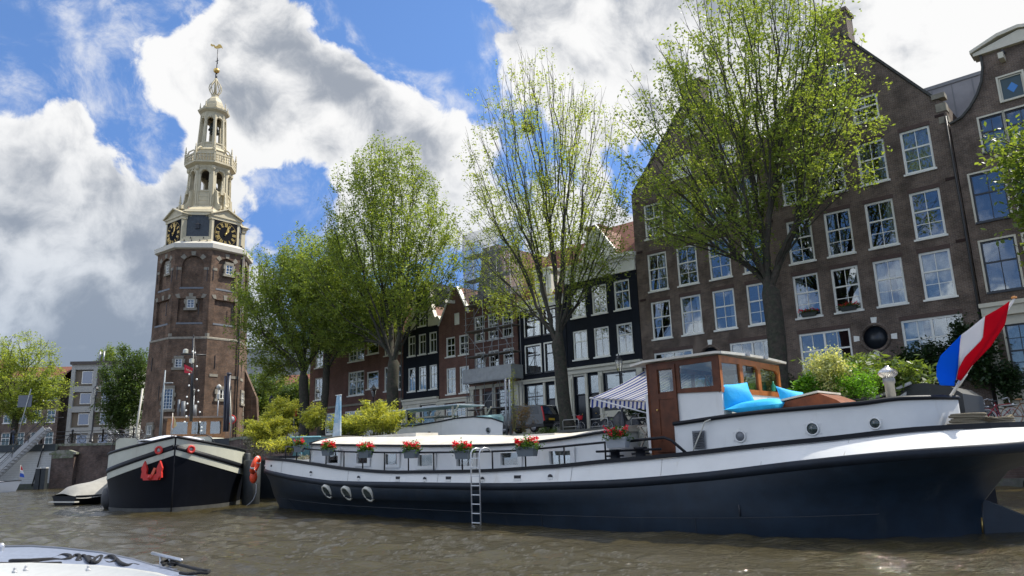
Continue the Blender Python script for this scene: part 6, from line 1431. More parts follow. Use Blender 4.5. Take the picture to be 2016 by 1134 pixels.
    m = MB(); m.box(3.6, 4.6, -2.1, -.2, 2.1, 2.95); m.build('dark_locker', mat('locker_black', (.015, .017, .02), .4), t) 
    t2 = thing('covered_dinghy', 'white tarpaulin-covered dinghy lying on the foredeck of the black barge', 'dinghy', (st.x, st.y, 0), rz)
    m = MB(); n = 16; vs = []
    for i in range(n+1):
        for j in range(9):
            f = i/n; g_ = j/8*2-1; vs.append((2.6+.9*g_, -1.05+2.6*f, 2.85+.22*math.sin(math.pi*f)*(1-g_*g_)+.04*math.sin(f*13+g_*4)))
    m.add(vs, [(i*9+j, (i+1)*9+j, (i+1)*9+j+1, i*9+j+1) for i in range(n) for j in range(8)], True); m.build('cover', mat('cover_white', (.55, .56, .60), .6, var=.12, vs=5.), t2, .02)
    m = MB(); m.box(1.75, 3.4, -1.0, 1.5, 2.70, 2.80); m.build('hull', mat('dinghy_white', (.6, .6, .6), .5), t2)
    # varnished wheelhouse aft
    m = MB(); x0 = 13.5; m.box(x0, x0+.1, -2.0, 1.1, 2.9, 3.55) ; m.box(x0, x0+.1, -2.0, 1.1, 4.25, 4.45)
    for y in (-2.0, -1.2, -.2, .9): m.box(x0, x0+.1, y, y+.22, 3.55, 4.25)
    m.box(x0+.1, x0+2.4, -2.0, -1.92, 2.9, 3.55); m.box(x0+.1, x0+2.4, 1.02, 1.1, 2.9, 4.45); m.box(x0+.1, x0+2.4, -2.0, -1.92, 4.25, 4.45); m.box(x0+2.3, x0+2.4, -2, 1.1, 2.9, 4.45)
    wh = m.build('wheelhouse', OAK, t); g = MB(); g.box(x0+.04, x0+.05, -1.9, 1.0, 3.5, 4.3); g.build('pane', GLASS, wh); m = MB(); m.box(x0-.3, x0+2.6, -2.2, 1.3, 4.45, 4.55); m.build('wheelhouse_roof', mat('roof_brownish', (.22, .16, .12), .5), wh)
    m = MB(); m.tube([(x0+1.2, -.2, 4.5), (x0+1.2, -.2, 5.3)], .2, 12); m.tube([(x0+1, .6, 4.5), (x0+1, .6, 5.6)], .07, 8); m.tube([(x0+1, .35, 4.5), (x0+1, .35, 5.5)], .12, 8); m.build('funnel', mat('funnel_grey', (.10, .11, .12), .5), wh)
    # masts, spar, rigging, lights
    def loc(px, py, x):    # a pixel on the plane x = const of the barge -> y,z
        o = Vector((st.x, st.y)); n2 = ax; r = ray(px, py); k = ((o+n2*x).dot(n2))/(r[0]*n2.x+r[1]*n2.y); P = Vector((r[0]*k, r[1]*k, r[2]*k+EYE)); d = Vector((P.x, P.y))-o; return Vector((x, d.dot(Vector((-n2.y, n2.x))), P.z))
    m = MB(); a = loc(376, 830, 4.2); b = loc(381, 665, 4.2); m.tube([a, b], [.075, .045], 8); m.tube([loc(356, 697, 4.2), loc(406, 699, 4.2)], .035, 6); m.tube([b, b+Vector((0, 0, .15))], .02, 5); mast = m.build('mast', BLK, t)
    m = MB(); m.lathe([(.05, 0), (.12, -.04), (.12, -.2), (.05, -.22)], 8, tuple(loc(366, 687, 4.2))); m.lathe([(.05, 0), (.11, .02), (.11, .2), (.04, .22)], 8, tuple(loc(377, 715, 4.15))); m.build('mast_lamp', mat('lamp_glass_pale', (.45, .45, .38), .3), mast)
    m = MB(); a = loc(446, 850, 3.5); b = loc(451, 738, 3.5); m.tube([a, b], .095, 8); m.tube([loc(441, 850, 3.5), loc(444, 740, 3.5)], .05, 8); m.lathe([(.09, 0), (.13, .03), (.1, .1)], 10, tuple(b)); m.build('winch_post', mat('post_dark', (.02, .022, .035), .4), t)
    for a, b in (((263, 885), (281, 765)), ((455, 840), (452, 765)), ((448, 830), (447, 790))):
        m = MB(); m.tube([loc(*a, 5.2), loc(*b, 5.2)], .045, 6); m.build('pale_spar', mat('spar_pale', (.42, .40, .34), .5), t)
    lights = thing('string_lights', 'string of small pale bulbs hung down both sides of the barge mast', 'string lights', (st.x, st.y, 0), rz)
    m = MB(); ptsL = [loc(*p, 4.1) for p in ((382, 680), (374, 730), (369, 780), (367, 810), (364, 835))]; ptsR = [loc(*p, 4.1) for p in ((384, 680), (388, 740), (391, 790), (395, 835), (398, 850))]
    for q in (ptsL, ptsR): m.tube(q, .008, 4)
    m.build('cable', BLK, lights); bl = mat('bulb_white', (.75, .75, .7), .2)
    for q in (ptsL, ptsR):
        for i in range(9): 
            f = (i+.5)/9*(len(q)-1); k = int(f); p = q[k].lerp(q[k+1], f-k); m = MB(); m.blob(p+Vector((0, 0.02*(-1)**i, -.03)), .045, 5); m.build('bulb', bl, lights)
    # small flags
    t3 = thing('red_pennant', 'red flag with small pale crosses on the mast of the black barge', 'flag', (st.x, st.y, 0), rz)
    A, B, C_, D_ = [loc(*p, 4.15) for p in ((363, 717), (380, 725), (379, 735), (363, 734))]; m = MB(); m.add([A, B, C_, D_], [(0, 1, 2, 3)]); m.build('cloth', mat('flag_red', (.50, .02, .04), .7), t3, .01)
    m = MB()
    for fx in (.3, .55, .8):
        c = (A+(B-A)*fx+(D_-A)*.5)+Vector((-.02, 0, 0)); e = (B-A).normalized()*.045; u_ = Vector((0, 0, .045))
        m.tube([c-e-u_, c+e+u_], .012, 4); m.tube([c-e+u_, c+e-u_], .012, 4)
    m.build('cross', mat('cross_pale', (.5, .45, .3), .7), t3)
    t4 = thing('bow_flag', 'small faded yellow and red flag hanging limp at the black barge bow', 'flag', (st.x, st.y, 0), rz)
    m = MB(); a = loc(338, 862, .3); b = loc(340, 813, .3); m.tube([a, b], .02, 6); m.build('staff', mat('staff_pale', (.5, .45, .38), .5), t4)
    m = MB(); q = [loc(*p, .32) for p in ((340, 817), (345, 824), (348, 838), (342, 843), (339, 842))]; m.add(q, [tuple(range(5))]); m.build('cloth', mat('cloth_faded', (.50, .42, .20), .8), t4, .01); m = MB(); q = [loc(*p, .29) for p in ((339, 817), (342, 824), (341, 843), (339, 843))]; m.add(q, [(0, 1, 2, 3)]); m.build('red_edge', mat('edge_red', (.5, .12, .08), .8), t4, .01)
    # fenders at the left bow and the dark mooring pile at the right
    c = loc(218, 975, 4.5); b = MB(); b.T = None; b.lathe([(.05, .75), (.28, .6), (.36, .3), (.34, 0), (.18, -.28)], 16, smooth=True); one('fender', b, mat('fender_dark', (.045, .045, .045), .6, var=.3, vs=3.), 'round dark fender at the left side of the black barge bow', 'fender', atY(216, 985, 34.6)+Vector((0, 0, -.1)))
    for i, (px, w, h) in enumerate(((494, .38, 1.9), (483, .16, 2.2))):
        p = atY(px, 978, 34.5+i*.3); b = MB(); b.lathe([(w, -1.), (w, h), (w*.8, h+.05)], 14); one('mooring_pile', b, mat('pile_dark'), ('thick dark steel pile between the two barges', 'thinner dark pole close beside the black barge')[i], 'mooring pile', (p.x, p.y, 0))

# ------------------------------------------------------------------ other boats
def small_hull(par, L, B, H, m_, name='hull', rake=.5, bowz=.25, n=24, stern=.8):
    mb = MB(); rows = []
    for f, b, z in ((0, .55, -.15), (.35, .85, .1), (1, 1., H)):
        o = []
        for i in range(n+1):
            s = i/n; h = B/2*b*(1-(max(0, s-.45)/.55)**2.4)*(stern+(1-stern)*min(1, s*5)); x = s*L*(1-.0)+rake*f*(s**6); o.append((x, max(h, .01), z+(bowz*f*max(0, s-.4)/.6)*1.0))
        rows.append(o)
    for sg in (-1, 1):
        mb.add([(x, sg*h, z) for r in rows for x, h, z in r], [(i*(n+1)+j, i*(n+1)+j+1, (i+1)*(n+1)+j+1, (i+1)*(n+1)+j) for i in range(2) for j in range(n)], True)
    mb.add([(rows[i][0][0], s*rows[i][0][1], rows[i][0][2]) for i in range(3) for s in (-1, 1)], [(0, 1, 3, 2), (2, 3, 5, 4)])
    o = mb.build(name, m_, par); rim = MB(); 
    for sg in (-1, 1): rim.tube([(x, sg*h, z) for x, h, z in rows[2]], .035, 6)
    rim.build('gunwale', mat('rail_black'), par); return rows[2]
def boats():
    # tarpaulin covered launch left of the black barge
    p = atY(118, 985, 39.5); t = thing('covered_launch', 'low launch under a grey-beige tarpaulin moored left of the black barge', 'boat', (p.x+.2, p.y, 0), R_(62))
    g = small_hull(t, 6.6, 2.5, .45, BHULL, bowz=.1)
    m = MB(); k = 16; vs = []
    for i, (x, h, z) in enumerate(g[:-2]):
        for j in range(k+1):
            f = j/k*2-1; ridge = .40+.85*min(1, x/3.8); vs.append((x, f*h*1.02, z-.10*(abs(f) > .99)+ridge*(1-abs(f)**1.5)*(1 if x > .2 else .3)+.035*math.sin(x*3.3+f*3)))
    w_ = k+1; nn = len(g)-2; m.add(vs, [(i*w_+j, (i+1)*w_+j, (i+1)*w_+j+1, i*w_+j+1) for i in range(nn-1) for j in range(k)], True); m.build('tarpaulin', TARP, t)
    m = MB(); m.box(-.12, .12, -1.1, 1.1, .14, .2); m.build('swim_step', mat('step_pale', (.5, .48, .42), .5), t)
    # white open boat with a small tricolour at the left edge
    p = atY(-60, 962, 70); t = thing('white_sloop', 'small white open boat entering at the left edge before the boarded shed', 'boat', (p.x, p.y-1, 0), R_(4)); small_hull(t, 4.6, 1.9, .75, mat('sloop_white', (.62, .63, .64), .4), bowz=.25, stern=.6)
    m = MB(); m.box(.3, 3.5, -.7, .7, .75, .95); m.build('cover', mat('cover_white'), t); m = MB(); m.tube([(3.9, -.05, .95), (4.35, -.05, .1)], .04, 5); m.build('rudder', mat('sloop_white'), t)
    q = atY(38, 940, 69.2); t = thing('boat_flag', 'small red, white and blue flag on the stern of the white open boat', 'flag', (q.x, q.y, 1.0), 0); m = MB(); m.tube([(0, 0, -.1), (.02, 0, 1.35)], .02, 5); m.build('staff', mat('staff_pale'), t)
    for i, (nm_, c) in enumerate((('red_band', (.5, .02, .03)), ('white_band', (.6, .6, .6)), ('blue_band', (.02, .08, .4)))):
        m = MB(); z = 1.25-i*.3; m.add([(.02, 0, z), (.02+.12+.1*i, .02, z-.1), (.02+.22+.1*i, .05, z-.42), (.0, 0, z-.32)], [(0, 1, 2, 3)]); m.build(nm_, mat('small_'+nm_, c, .7), t, .01)
    # white houseboat behind the big barge with teal roof and pergola
    t = thing('white_houseboat', 'white houseboat with teal roof and round-headed windows behind the long barge', 'houseboat', W(-36.6, 25.6, 0))
    X = lambda u: u+36.6
    m = MB(); m.box(X(-36), X(-22), 0.2, 4.2, .0, 1.9); m.build('hull', BHULL, t)
    pr = [(X(-30.2), 1.7), (X(-24.0), 1.7), (X(-23.9), 3.27), (X(-24.6), 3.48), (X(-25.8), 3.62), (X(-27.), 3.62), (X(-28.2), 3.52), (X(-30.2), 3.42)]
    m = MB(); m.plate(pr, [], lambda a, b, d: (a, d, b), 0); m.add([(X(-23.95), 0, 1.7), (X(-27.4), 3.6, 1.7), (X(-27.4), 3.6, 3.5), (X(-23.9), 0, 3.27)], [(0, 1, 2, 3)])
    m.plate([(X(-35.2), 1.7), (X(-30.2), 1.7), (X(-30.2), 3.42), (X(-35.2), 3.62)], [arch(X(-33.6), 2.3, .5, 3.2, 8), arch(X(-32.3), 2.3, .5, 3.2, 8)], lambda a, b, d: (a, d, b), .1); m.build('deckhouse', BWHT, t)
    m = MB(); top = [(X(-35.3), 3.64), (X(-30.2), 3.44), (X(-28.2), 3.54), (X(-27.), 3.64), (X(-25.8), 3.64), (X(-24.6), 3.5), (X(-23.85), 3.28)]
    m.add([(a, -.03, b) for a, b in top]+[(min(a, X(-25.6)), 1.9, b+.16) for a, b in top]+[(min(a, X(-27.4)), 3.7, b) for a, b in top], [(i, i+1, 7+i+1, 7+i) for i in range(6)]+[(7+i, 8+i, 15+i, 14+i) for i in range(6)], True); m.build('roof', mat('roof_teal', (.22, .38, .39), .6, var=.15), t)
    m = MB(); m.tube([(a, -.03, b) for a, b in top], .035, 5); m.build('roof_trim', mat('rail_black'), t)
    for u in (-33.6, -32.3): m = MB(); m.box(X(u)-.27, X(u)+.27, .09, .1, 2.28, 3.22); o = m.build('window_pane', mat('port_glass'), t)
    for u, z in ((-29.0, 2.95), (-24.85, 2.95)): m = MB(); m.torus((X(u), -.01, z), .13, .025, (0, 1, 0), 20, 6); o = m.build('porthole', GREYM, t); g_ = MB(); g_.T = Matrix.Translation((X(u), -.004, z)) @ Matrix.Rotation(R_(90), 4, 'X'); g_.lathe([(.125, 0), (.125, .01)], 16); g_.build('pane', mat('port_glass'), o)
    m = MB()
    for i in range(5): m.box(X(-31.2+i*.1), X(-29.6+i*.12), 1.0+i*.25, 1.18+i*.25, 3.86, 3.93)
    m.build('roof_planks', mat('weathered_wood'), t)
    pg = thing('pergola', 'flat grey-blue awning frame on slim posts above the white houseboat roof', 'canopy', W(-36.6, 26.2, 0)); m = MB(); m.box(.6, 9.0, 0, 2.0, 4.34, 4.40); m.build('canopy_roof', mat('canopy_grey', (.40, .44, .46), .4), pg)
    for x in (1.0, 4.6, 8.6):
        for y in (.1, 2.5): m = MB(); m.beam((x, y, 3.4), (x, y, 4.32), .08, .08); m.beam((x, y, 3.85), (x+.4, y, 4.3), .06, .06); m.build('post', mat('weathered_wood'), pg)
    # teal dinghy raised behind the bow, and the dark planted pontoon that carries bamboo and pots
    t = thing('teal_boat', 'teal painted boat hull end between the bamboo and the barge bow', 'boat', W(-33.7, 20.6, 1.6)); m = MB(); m.prism([(0, .1), (2.6, .1), (2.6, 1.3), (.0, 1.38), (.35, .9)], 0, 1.8, lambda a, b, d: (a, d, b)); m.build('hull', TEAL, t); m = MB(); m.tube([(-.02, -.03, 1.4), (2.6, -.03, 1.32)], .04, 6); m.tube([(.5, -.06, 1.2), (1.0, -.06, .9), (1.1, -.06, .45), (1.4, -.06, .3)], .035, 6); m.build('gunwale', mat('teal_light', (.25, .50, .52), .4), t)
    t = thing('planted_pontoon', 'low dark moored pontoon behind the barge bow carrying bamboo and pots', 'pontoon', W(-44, 19.8, 0)); m = MB(); m.box(0, 19, 1.0, 4.8, -.3, 1.9); m.box(0.5, 7, .95, 1.0, 1.2, 1.8); m.build('hull', mat('pontoon_dark', (.012, .018, .026), .5, var=.3), t); m = MB(); m.box(-.05, 19.05, .93, 4.85, 1.9, 1.98); m.build('deck_edge', mat('pontoon_edge', (.03, .05, .06), .6), t)
    # dark boat under a tarp behind the barge stern, planted
    t = thing('dark_houseboat', 'dark hulled houseboat lying between the barge stern and the quay, with planted deck', 'houseboat', W(-17, 20.6, 0)); m = MB(); m.box(0, 12.3, .6, 5.0, -.3, 2.5); m.box(0, 12.3, .55, .6, 2.2, 2.5); m.build('hull', BHULL, t)
    m = MB(); m.box(-.05, 12.35, .5, 5.05, 2.5, 2.58); m.build('deck', mat('deck_dark', (.03, .035, .035), .6), t)
    t = thing('tarp_boat', 'motor boat under a black tarpaulin with a pale pole, behind the revolving cowl', 'boat', W(-7.2, 22.2, 0)); m = MB(); m.prism([(0, 2.3), (2.75, 2.3), (2.75, 2.95), (2.5, 3.15), (1.9, 3.30), (1.5, 3.28), (0, 2.75)], 0, 2.4, lambda a, b, d: (a, d, b)); m.build('tarpaulin', mat('tarp_black', (.012, .013, .013), .5, var=.3), t)
    m = MB(); m.tube([(-.3, -.08, 2.66), (1.6, -.08, 3.32)], .045, 6); m.build('pole', mat('pole_grey', (.35, .35, .34), .4), t); m = MB(); m.prism([(.7, 2.7), (1.45, 3.1), (1.35, 2.7)], -.05, -.02, lambda a, b, d: (a, d, b)); m.build('side_panel', mat('panel_pale', (.45, .45, .43), .5), t)

# ------------------------------------------------------------------ bamboo, bushes, pots
def bush(name, label, loc, rx, ry, rz_, n, ls, lm, aspect=.3, flat=.5, droop=.2, stems=14, group=None, pot=None, seed=1, clumps=26):
    t = thing(name, label, 'plant', loc, ROT, group); rng = np.random.default_rng(seed)
    c = rng.normal(size=(clumps, 3)); c /= np.linalg.norm(c, axis=1)[:, None]; c *= (rng.random((clumps, 1))**.4); c = c*np.array([rx, ry, rz_])*.85+np.array([0, 0, rz_]); c[:, 2] = np.maximum(c[:, 2], rz_*.25)
    wh = rng.integers(0, clumps, n); P = c[wh]+rng.normal(0, .5, (n, 3))*np.array([rx, ry, rz_])*.34; P[:, 2] = np.maximum(P[:, 2], .02)
    m = MB()
    if name == 'bamboo':      # arching canes that carry their leaves on the outer part
        K = 46 if rx > .8 else 26; Q = []; k_ = n//K
        for i in range(K):
            a = rng.random()*6.283; r_ = (.25+.95*rng.random()**.7); hh = rz_*(1.15+.95*rng.random())*(1.15-.35*r_); b0 = np.array([rng.normal()*.3*rx, rng.normal()*.3*ry, 0.])
            f_ = lambda s: b0+np.array([math.cos(a)*rx*r_*s**1.9, math.sin(a)*ry*r_*s**1.9, hh*(s*1.35-.35*s**2.6)])
            m.tube([tuple(f_(s)) for s in np.linspace(0, 1, 6)], [.013, .012, .010, .008, .006, .003], 4, caps=False)
            s_ = .22+.80*rng.random(k_)**.75; Q.append(np.stack([f_(s) for s in s_])+rng.normal(0, .075, (k_, 3))*np.array([1, 1, .9]))
        P = np.concatenate(Q)
    leaves_mesh('foliage', P, ls, rng, lm, t, aspect=aspect, flat=flat, droop=droop)
    for i in range(0 if name == 'bamboo' else stems): q = c[i % clumps]; m.tube([(rng.normal()*.12*rx, rng.normal()*.12*ry, 0), (q[0]*.5, q[1]*.5, q[2]*.55), tuple(q)], [.016, .012, .006], 4, caps=False)
    m.build('stems', mat('stem_brown', (.10, .085, .03), .8), t)
    if pot: m = MB(); m.lathe([(pot*.75, -.35), (pot, 0.02), (pot*1.05, .02), (pot*1.05, .06)], 14); m.build('pot', mat('pot_dark', (.03, .03, .032), .6), t)
    return t
def plants():
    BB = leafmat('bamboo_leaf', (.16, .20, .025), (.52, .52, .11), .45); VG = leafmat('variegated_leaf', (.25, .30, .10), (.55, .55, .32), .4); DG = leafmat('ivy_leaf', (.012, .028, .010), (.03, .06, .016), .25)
    BG = leafmat('fresh_leaf', (.06, .16, .015), (.16, .34, .03), .5)
    def B(px, py, d, lab, rx, rz_, n, ls=.17, lm=BB, **kw): u, z = atd(px, py, d); return bush(kw.pop('name', 'bamboo'), lab, W(u, d, z), rx, rx*.8, rz_, n, ls, lm, **kw)
    g = 'bamboos behind the barge bow'
    B(528, 880, 22, 'broad yellow-green bamboo nearest the lifebuoy, spreading to the left', 1.55, .88, 9000, group=g, seed=1); B(560, 845, 23.2, 'taller bright bamboo clump standing behind the broad one', 1.0, 1.0, 5000, group=g, seed=2)
    B(560, 893, 21.3, 'low bamboo spray just above the bow flower box', 1.2, .45, 2600, group=g, seed=7)
    B(613, 850, 23, 'round bamboo bush with dark stems in front of the leafy elm trunks', .8, .72, 3600, group=g, seed=3); B(672, 862, 23, 'small bamboo left of the upright blue and white board', .95, .55, 3000, group=g, seed=4)
    B(703, 862, 23.4, 'bamboo right beside the upright blue and white board', .9, .72, 3600, group=g, seed=5); B(752, 862, 23.2, 'widest yellow bamboo ending against the white houseboat', 1.35, .85, 7500, group=g, seed=6)
    g = 'potted plants behind the wheelhouse'
    B(1640, 790, 20.6, 'cream-leaved variegated shrub on a twisted bare stem behind the after deck', .62, .75, 3000, .09, VG, name='variegated_shrub', aspect=.5, seed=8, pot=.22)
    B(1600, 795, 20.4, 'bright green leafy shrub left of the cream-leaved one', .5, .38, 1700, .12, BG, name='green_shrub', aspect=.6, seed=9, pot=.2)
    B(1690, 790, 20.8, 'feathery fresh green bush between the cream-leaved shrub and the revolving cowl', .75, .50, 4600, .07, BG, name='feathery_bush', aspect=.35, seed=10, pot=.25); B(1765, 792, 22.5, 'dark bamboo with long drooping leaves behind the revolving cowl', .9, .62, 2600, .20, leafmat('bamboo_green', (.06, .10, .02), (.14, .20, .04), .4), name='bamboo', seed=12)
    B(1660, 775, 24.5, 'dark leafy bamboo standing below the warehouse oculus', 1.2, .62, 3600, .20, MATS['bamboo_green'], name='bamboo', seed=13)
    # climbers and shrubs against the warehouse foot
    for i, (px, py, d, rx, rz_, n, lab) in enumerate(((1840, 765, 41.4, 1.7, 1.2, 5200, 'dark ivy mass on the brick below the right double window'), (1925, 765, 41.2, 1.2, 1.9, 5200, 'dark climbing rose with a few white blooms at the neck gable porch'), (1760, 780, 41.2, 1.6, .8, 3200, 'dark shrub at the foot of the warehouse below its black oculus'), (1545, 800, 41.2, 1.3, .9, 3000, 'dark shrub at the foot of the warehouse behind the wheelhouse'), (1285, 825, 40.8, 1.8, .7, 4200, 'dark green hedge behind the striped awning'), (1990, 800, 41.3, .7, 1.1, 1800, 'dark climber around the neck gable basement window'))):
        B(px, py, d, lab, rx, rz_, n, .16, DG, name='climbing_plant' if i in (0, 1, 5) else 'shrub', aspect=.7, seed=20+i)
    B(1030, 850, 27.5, 'brown dried shrub with green base in front of the parked black van', .85, .75, 1500, .09, leafmat('dry_leaf', (.14, .08, .03), (.22, .15, .06), .3), name='dry_shrub', aspect=.4, seed=31); B(1080, 862, 27., 'low green plant in front of the parked black van', .55, .25, 900, .10, leafmat('pot_leaf', (.05, .09, .02), (.10, .15, .03), .3), name='green_plant', seed=32)
    B(1012, 850, 26.5, 'thin climbing plant with yellow-green leaves on the grey posts', .3, 1.6, 420, .10, BB, name='climber', seed=33)
    B(598, 912, 17.6, 'pink and white heather in a dark pot on the barge bow', .38, .18, 900, .06, leafmat('heather', (.30, .22, .28), (.12, .22, .08), .3), name='heather', seed=34)
    B(505, 900, 24, 'dark shrub with pale blooms right of the black barge', .9, .8, 2600, .11, leafmat('shrub_pale', (.04, .06, .03), (.22, .22, .22), .3), name='shrub', seed=35)
    B(895, 832, 27.2, 'small green plant on the houseboat roof', .28, .2, 300, .1, BB, name='roof_plant', seed=36); 
    u, z = atd(585, 868, 22.5); m = MB(); m.lathe([(.16, -.5), (.18, 0), (.10, .1), (.13, .3), (.12, .42), (.05, .52)], 12, smooth=True); one('stone_buddha', m, STONE, 'small grey stone garden figure beside the bamboo', 'garden figure', W(u, 22.5, z-.05))
    for i, px in enumerate((1006, 1012)): u, z = atd(px, 862, 27); m = MB(); m.tube([(0, 0, -.3), (0, 0, 2.8)], .05, 6); one('grey_post', m, GREYM, ('left of two grey posts beside the white houseboat prow', 'right of two grey posts beside the white houseboat prow')[i], 'post', W(u, 27-.5*i, z))
# ------------------------------------------------------------------ street things
def lamp(label, loc, h, rz=ROT, sc=1.):
    t = thing('street_lamp', label, 'street lamp', loc, rz, 'old lantern street lamps'); m = MB()
    m.lathe([(.22*sc, 0), (.22*sc, .1), (.16*sc, .15), (.15*sc, .8), (.10*sc, .9), (.075*sc, 1.1), (.055*sc, h*.55), (.08*sc, h*.56), (.045*sc, h*.58), (.04*sc, h-.75*sc), (.09*sc, h-.72*sc)], 10, smooth=True); m.tube([(-.28*sc, 0, h-.95*sc), (.28*sc, 0, h-.95*sc)], .02, 5); m.build('pole', BLK, t)
    m = MB(); m.lathe([(.12*sc, h-.7*sc), (.23*sc, h-.1*sc), (.25*sc, h-.08*sc)], 6, caps=False); g = m.build('lantern', glassmat('lamp_glass', .25, (.8, .8, .75)), t)
    m = MB()
    for k in range(6): a = k*math.pi/3; m.tube([(.12*sc*math.cos(a), .12*sc*math.sin(a), h-.7*sc), (.23*sc*math.cos(a), .23*sc*math.sin(a), h-.1*sc)], .012*sc, 4)
    m.lathe([(.27*sc, h-.1*sc), (.14*sc, h+.04*sc), (.12*sc, h+.12*sc), (.05*sc, h+.16*sc), (.03*sc, h+.28*sc)], 6); m.build('lantern_frame', BLK, t); return t
def wheel(par, x, z, r, rim):
    m = MB(); m.torus((x, 0, z), r, .02, (0, 1, 0), 28, 5); w = m.build('wheel', rim, par); m = MB(); m.torus((x, 0, z), r-.035, .010, (0, 1, 0), 28, 4)
    for a in range(12): c, s = math.cos(a*math.pi/6), math.sin(a*math.pi/6); m.tube([(x, .02*(-1)**a, z), (x+(r-.03)*c, 0, z+(r-.03)*s)], .0035, 3, caps=False)
    m.build('spokes', mat('chrome', (.55, .55, .55), .3, metal=.7), w)
def bicycle(label, loc, rz, colr, tyre=None, group='bicycles parked on the quay', saddle=(.02, .02, .02), basket=None):
    t = thing('bicycle', label, 'bicycle', loc, rz, group); fm = mat('bike_%d_%d_%d' % tuple(int(c*99) for c in colr), colr, .35); ty = tyre or mat('tyre_black', (.012, .012, .012), .7)
    wheel(t, 0, .35, .335, ty); wheel(t, 1.08, .35, .335, ty); m = MB()
    bb = (.47, 0, .30); seat = (.36, 0, .82); head = (.86, 0, .85); hl = (.90, 0, .70)
    for a, b in ((bb, seat), (bb, hl), (seat, head), ((0, .04, .35), bb), ((0, -.04, .35), bb), ((0, .04, .35), seat), ((0, -.04, .35), seat), (head, hl)): m.tube([a, b], .018, 5)
    m.tube([hl, (1.0, .05, .5), (1.08, .05, .35)], .014, 5); m.tube([hl, (1.0, -.05, .5), (1.08, -.05, .35)], .014, 5); m.tube([seat, (.34, 0, .95)], .014, 5); m.build('frame', fm, t)
    m = MB(); m.tube([head, (.84, 0, 1.02)], .014, 5); m.tube([(.62, -.27, 1.05), (.80, -.24, 1.10), (.86, -.1, 1.06), (.84, 0, 1.03), (.86, .1, 1.06), (.80, .24, 1.10), (.62, .27, 1.05)], .014, 5); m.build('handlebar', mat('chrome'), t)
    m = MB(); m.blob((.32, 0, .98), .13, 6, (1.1, .75, .3)); m.build('saddle', mat('saddle_%d' % int(saddle[0]*99), saddle, .6), t)
    m = MB(); m.torus((0, 0, .35), .37, .018, (0, 1, 0), 24, 4); m.v = m.v; m.build('mudguard', fm, t); m = MB(); m.box(-.28, .18, -.06, .06, .74, .76); m.tube([(0, .06, .35), (-.1, .06, .75)], .008, 4); m.build('rear_rack', BLK, t)
    m = MB(); m.blob((.95, 0, .82), .055, 5); m.build('headlight', mat('chrome'), t)
    m = MB(); m.torus((.47, .05, .30), .09, .01, (0, 1, 0), 16, 4); m.tube([(.47, .06, .30), (.55, .1, .16)], .01, 4); m.tube([(.47, -.06, .30), (.39, -.1, .44)], .01, 4); m.build('crank', mat('chrome'), t)
    if basket: m = MB(); m.lathe([(.13, .78), (.2, 1.02)], 10, (1.02, 0, 0), caps=True); m.build('basket', mat('basket_red', basket, .6), t)
    return t
def rack(label, loc, rz, w=.95): 
    t = MB(); t.tube([(0, 0, 0), (0, 0, .72), (.06, 0, .80), (w-.06, 0, .80), (w, 0, .72), (w, 0, 0)], .028, 8); t.tube([(0, 0, .38), (w, 0, .38)], .022, 6); return one('bicycle_rack', t, mat('galvanised', (.34, .34, .31), .45, metal=.4), label, 'bicycle rack', loc, rz, 'hoop racks on the quay')
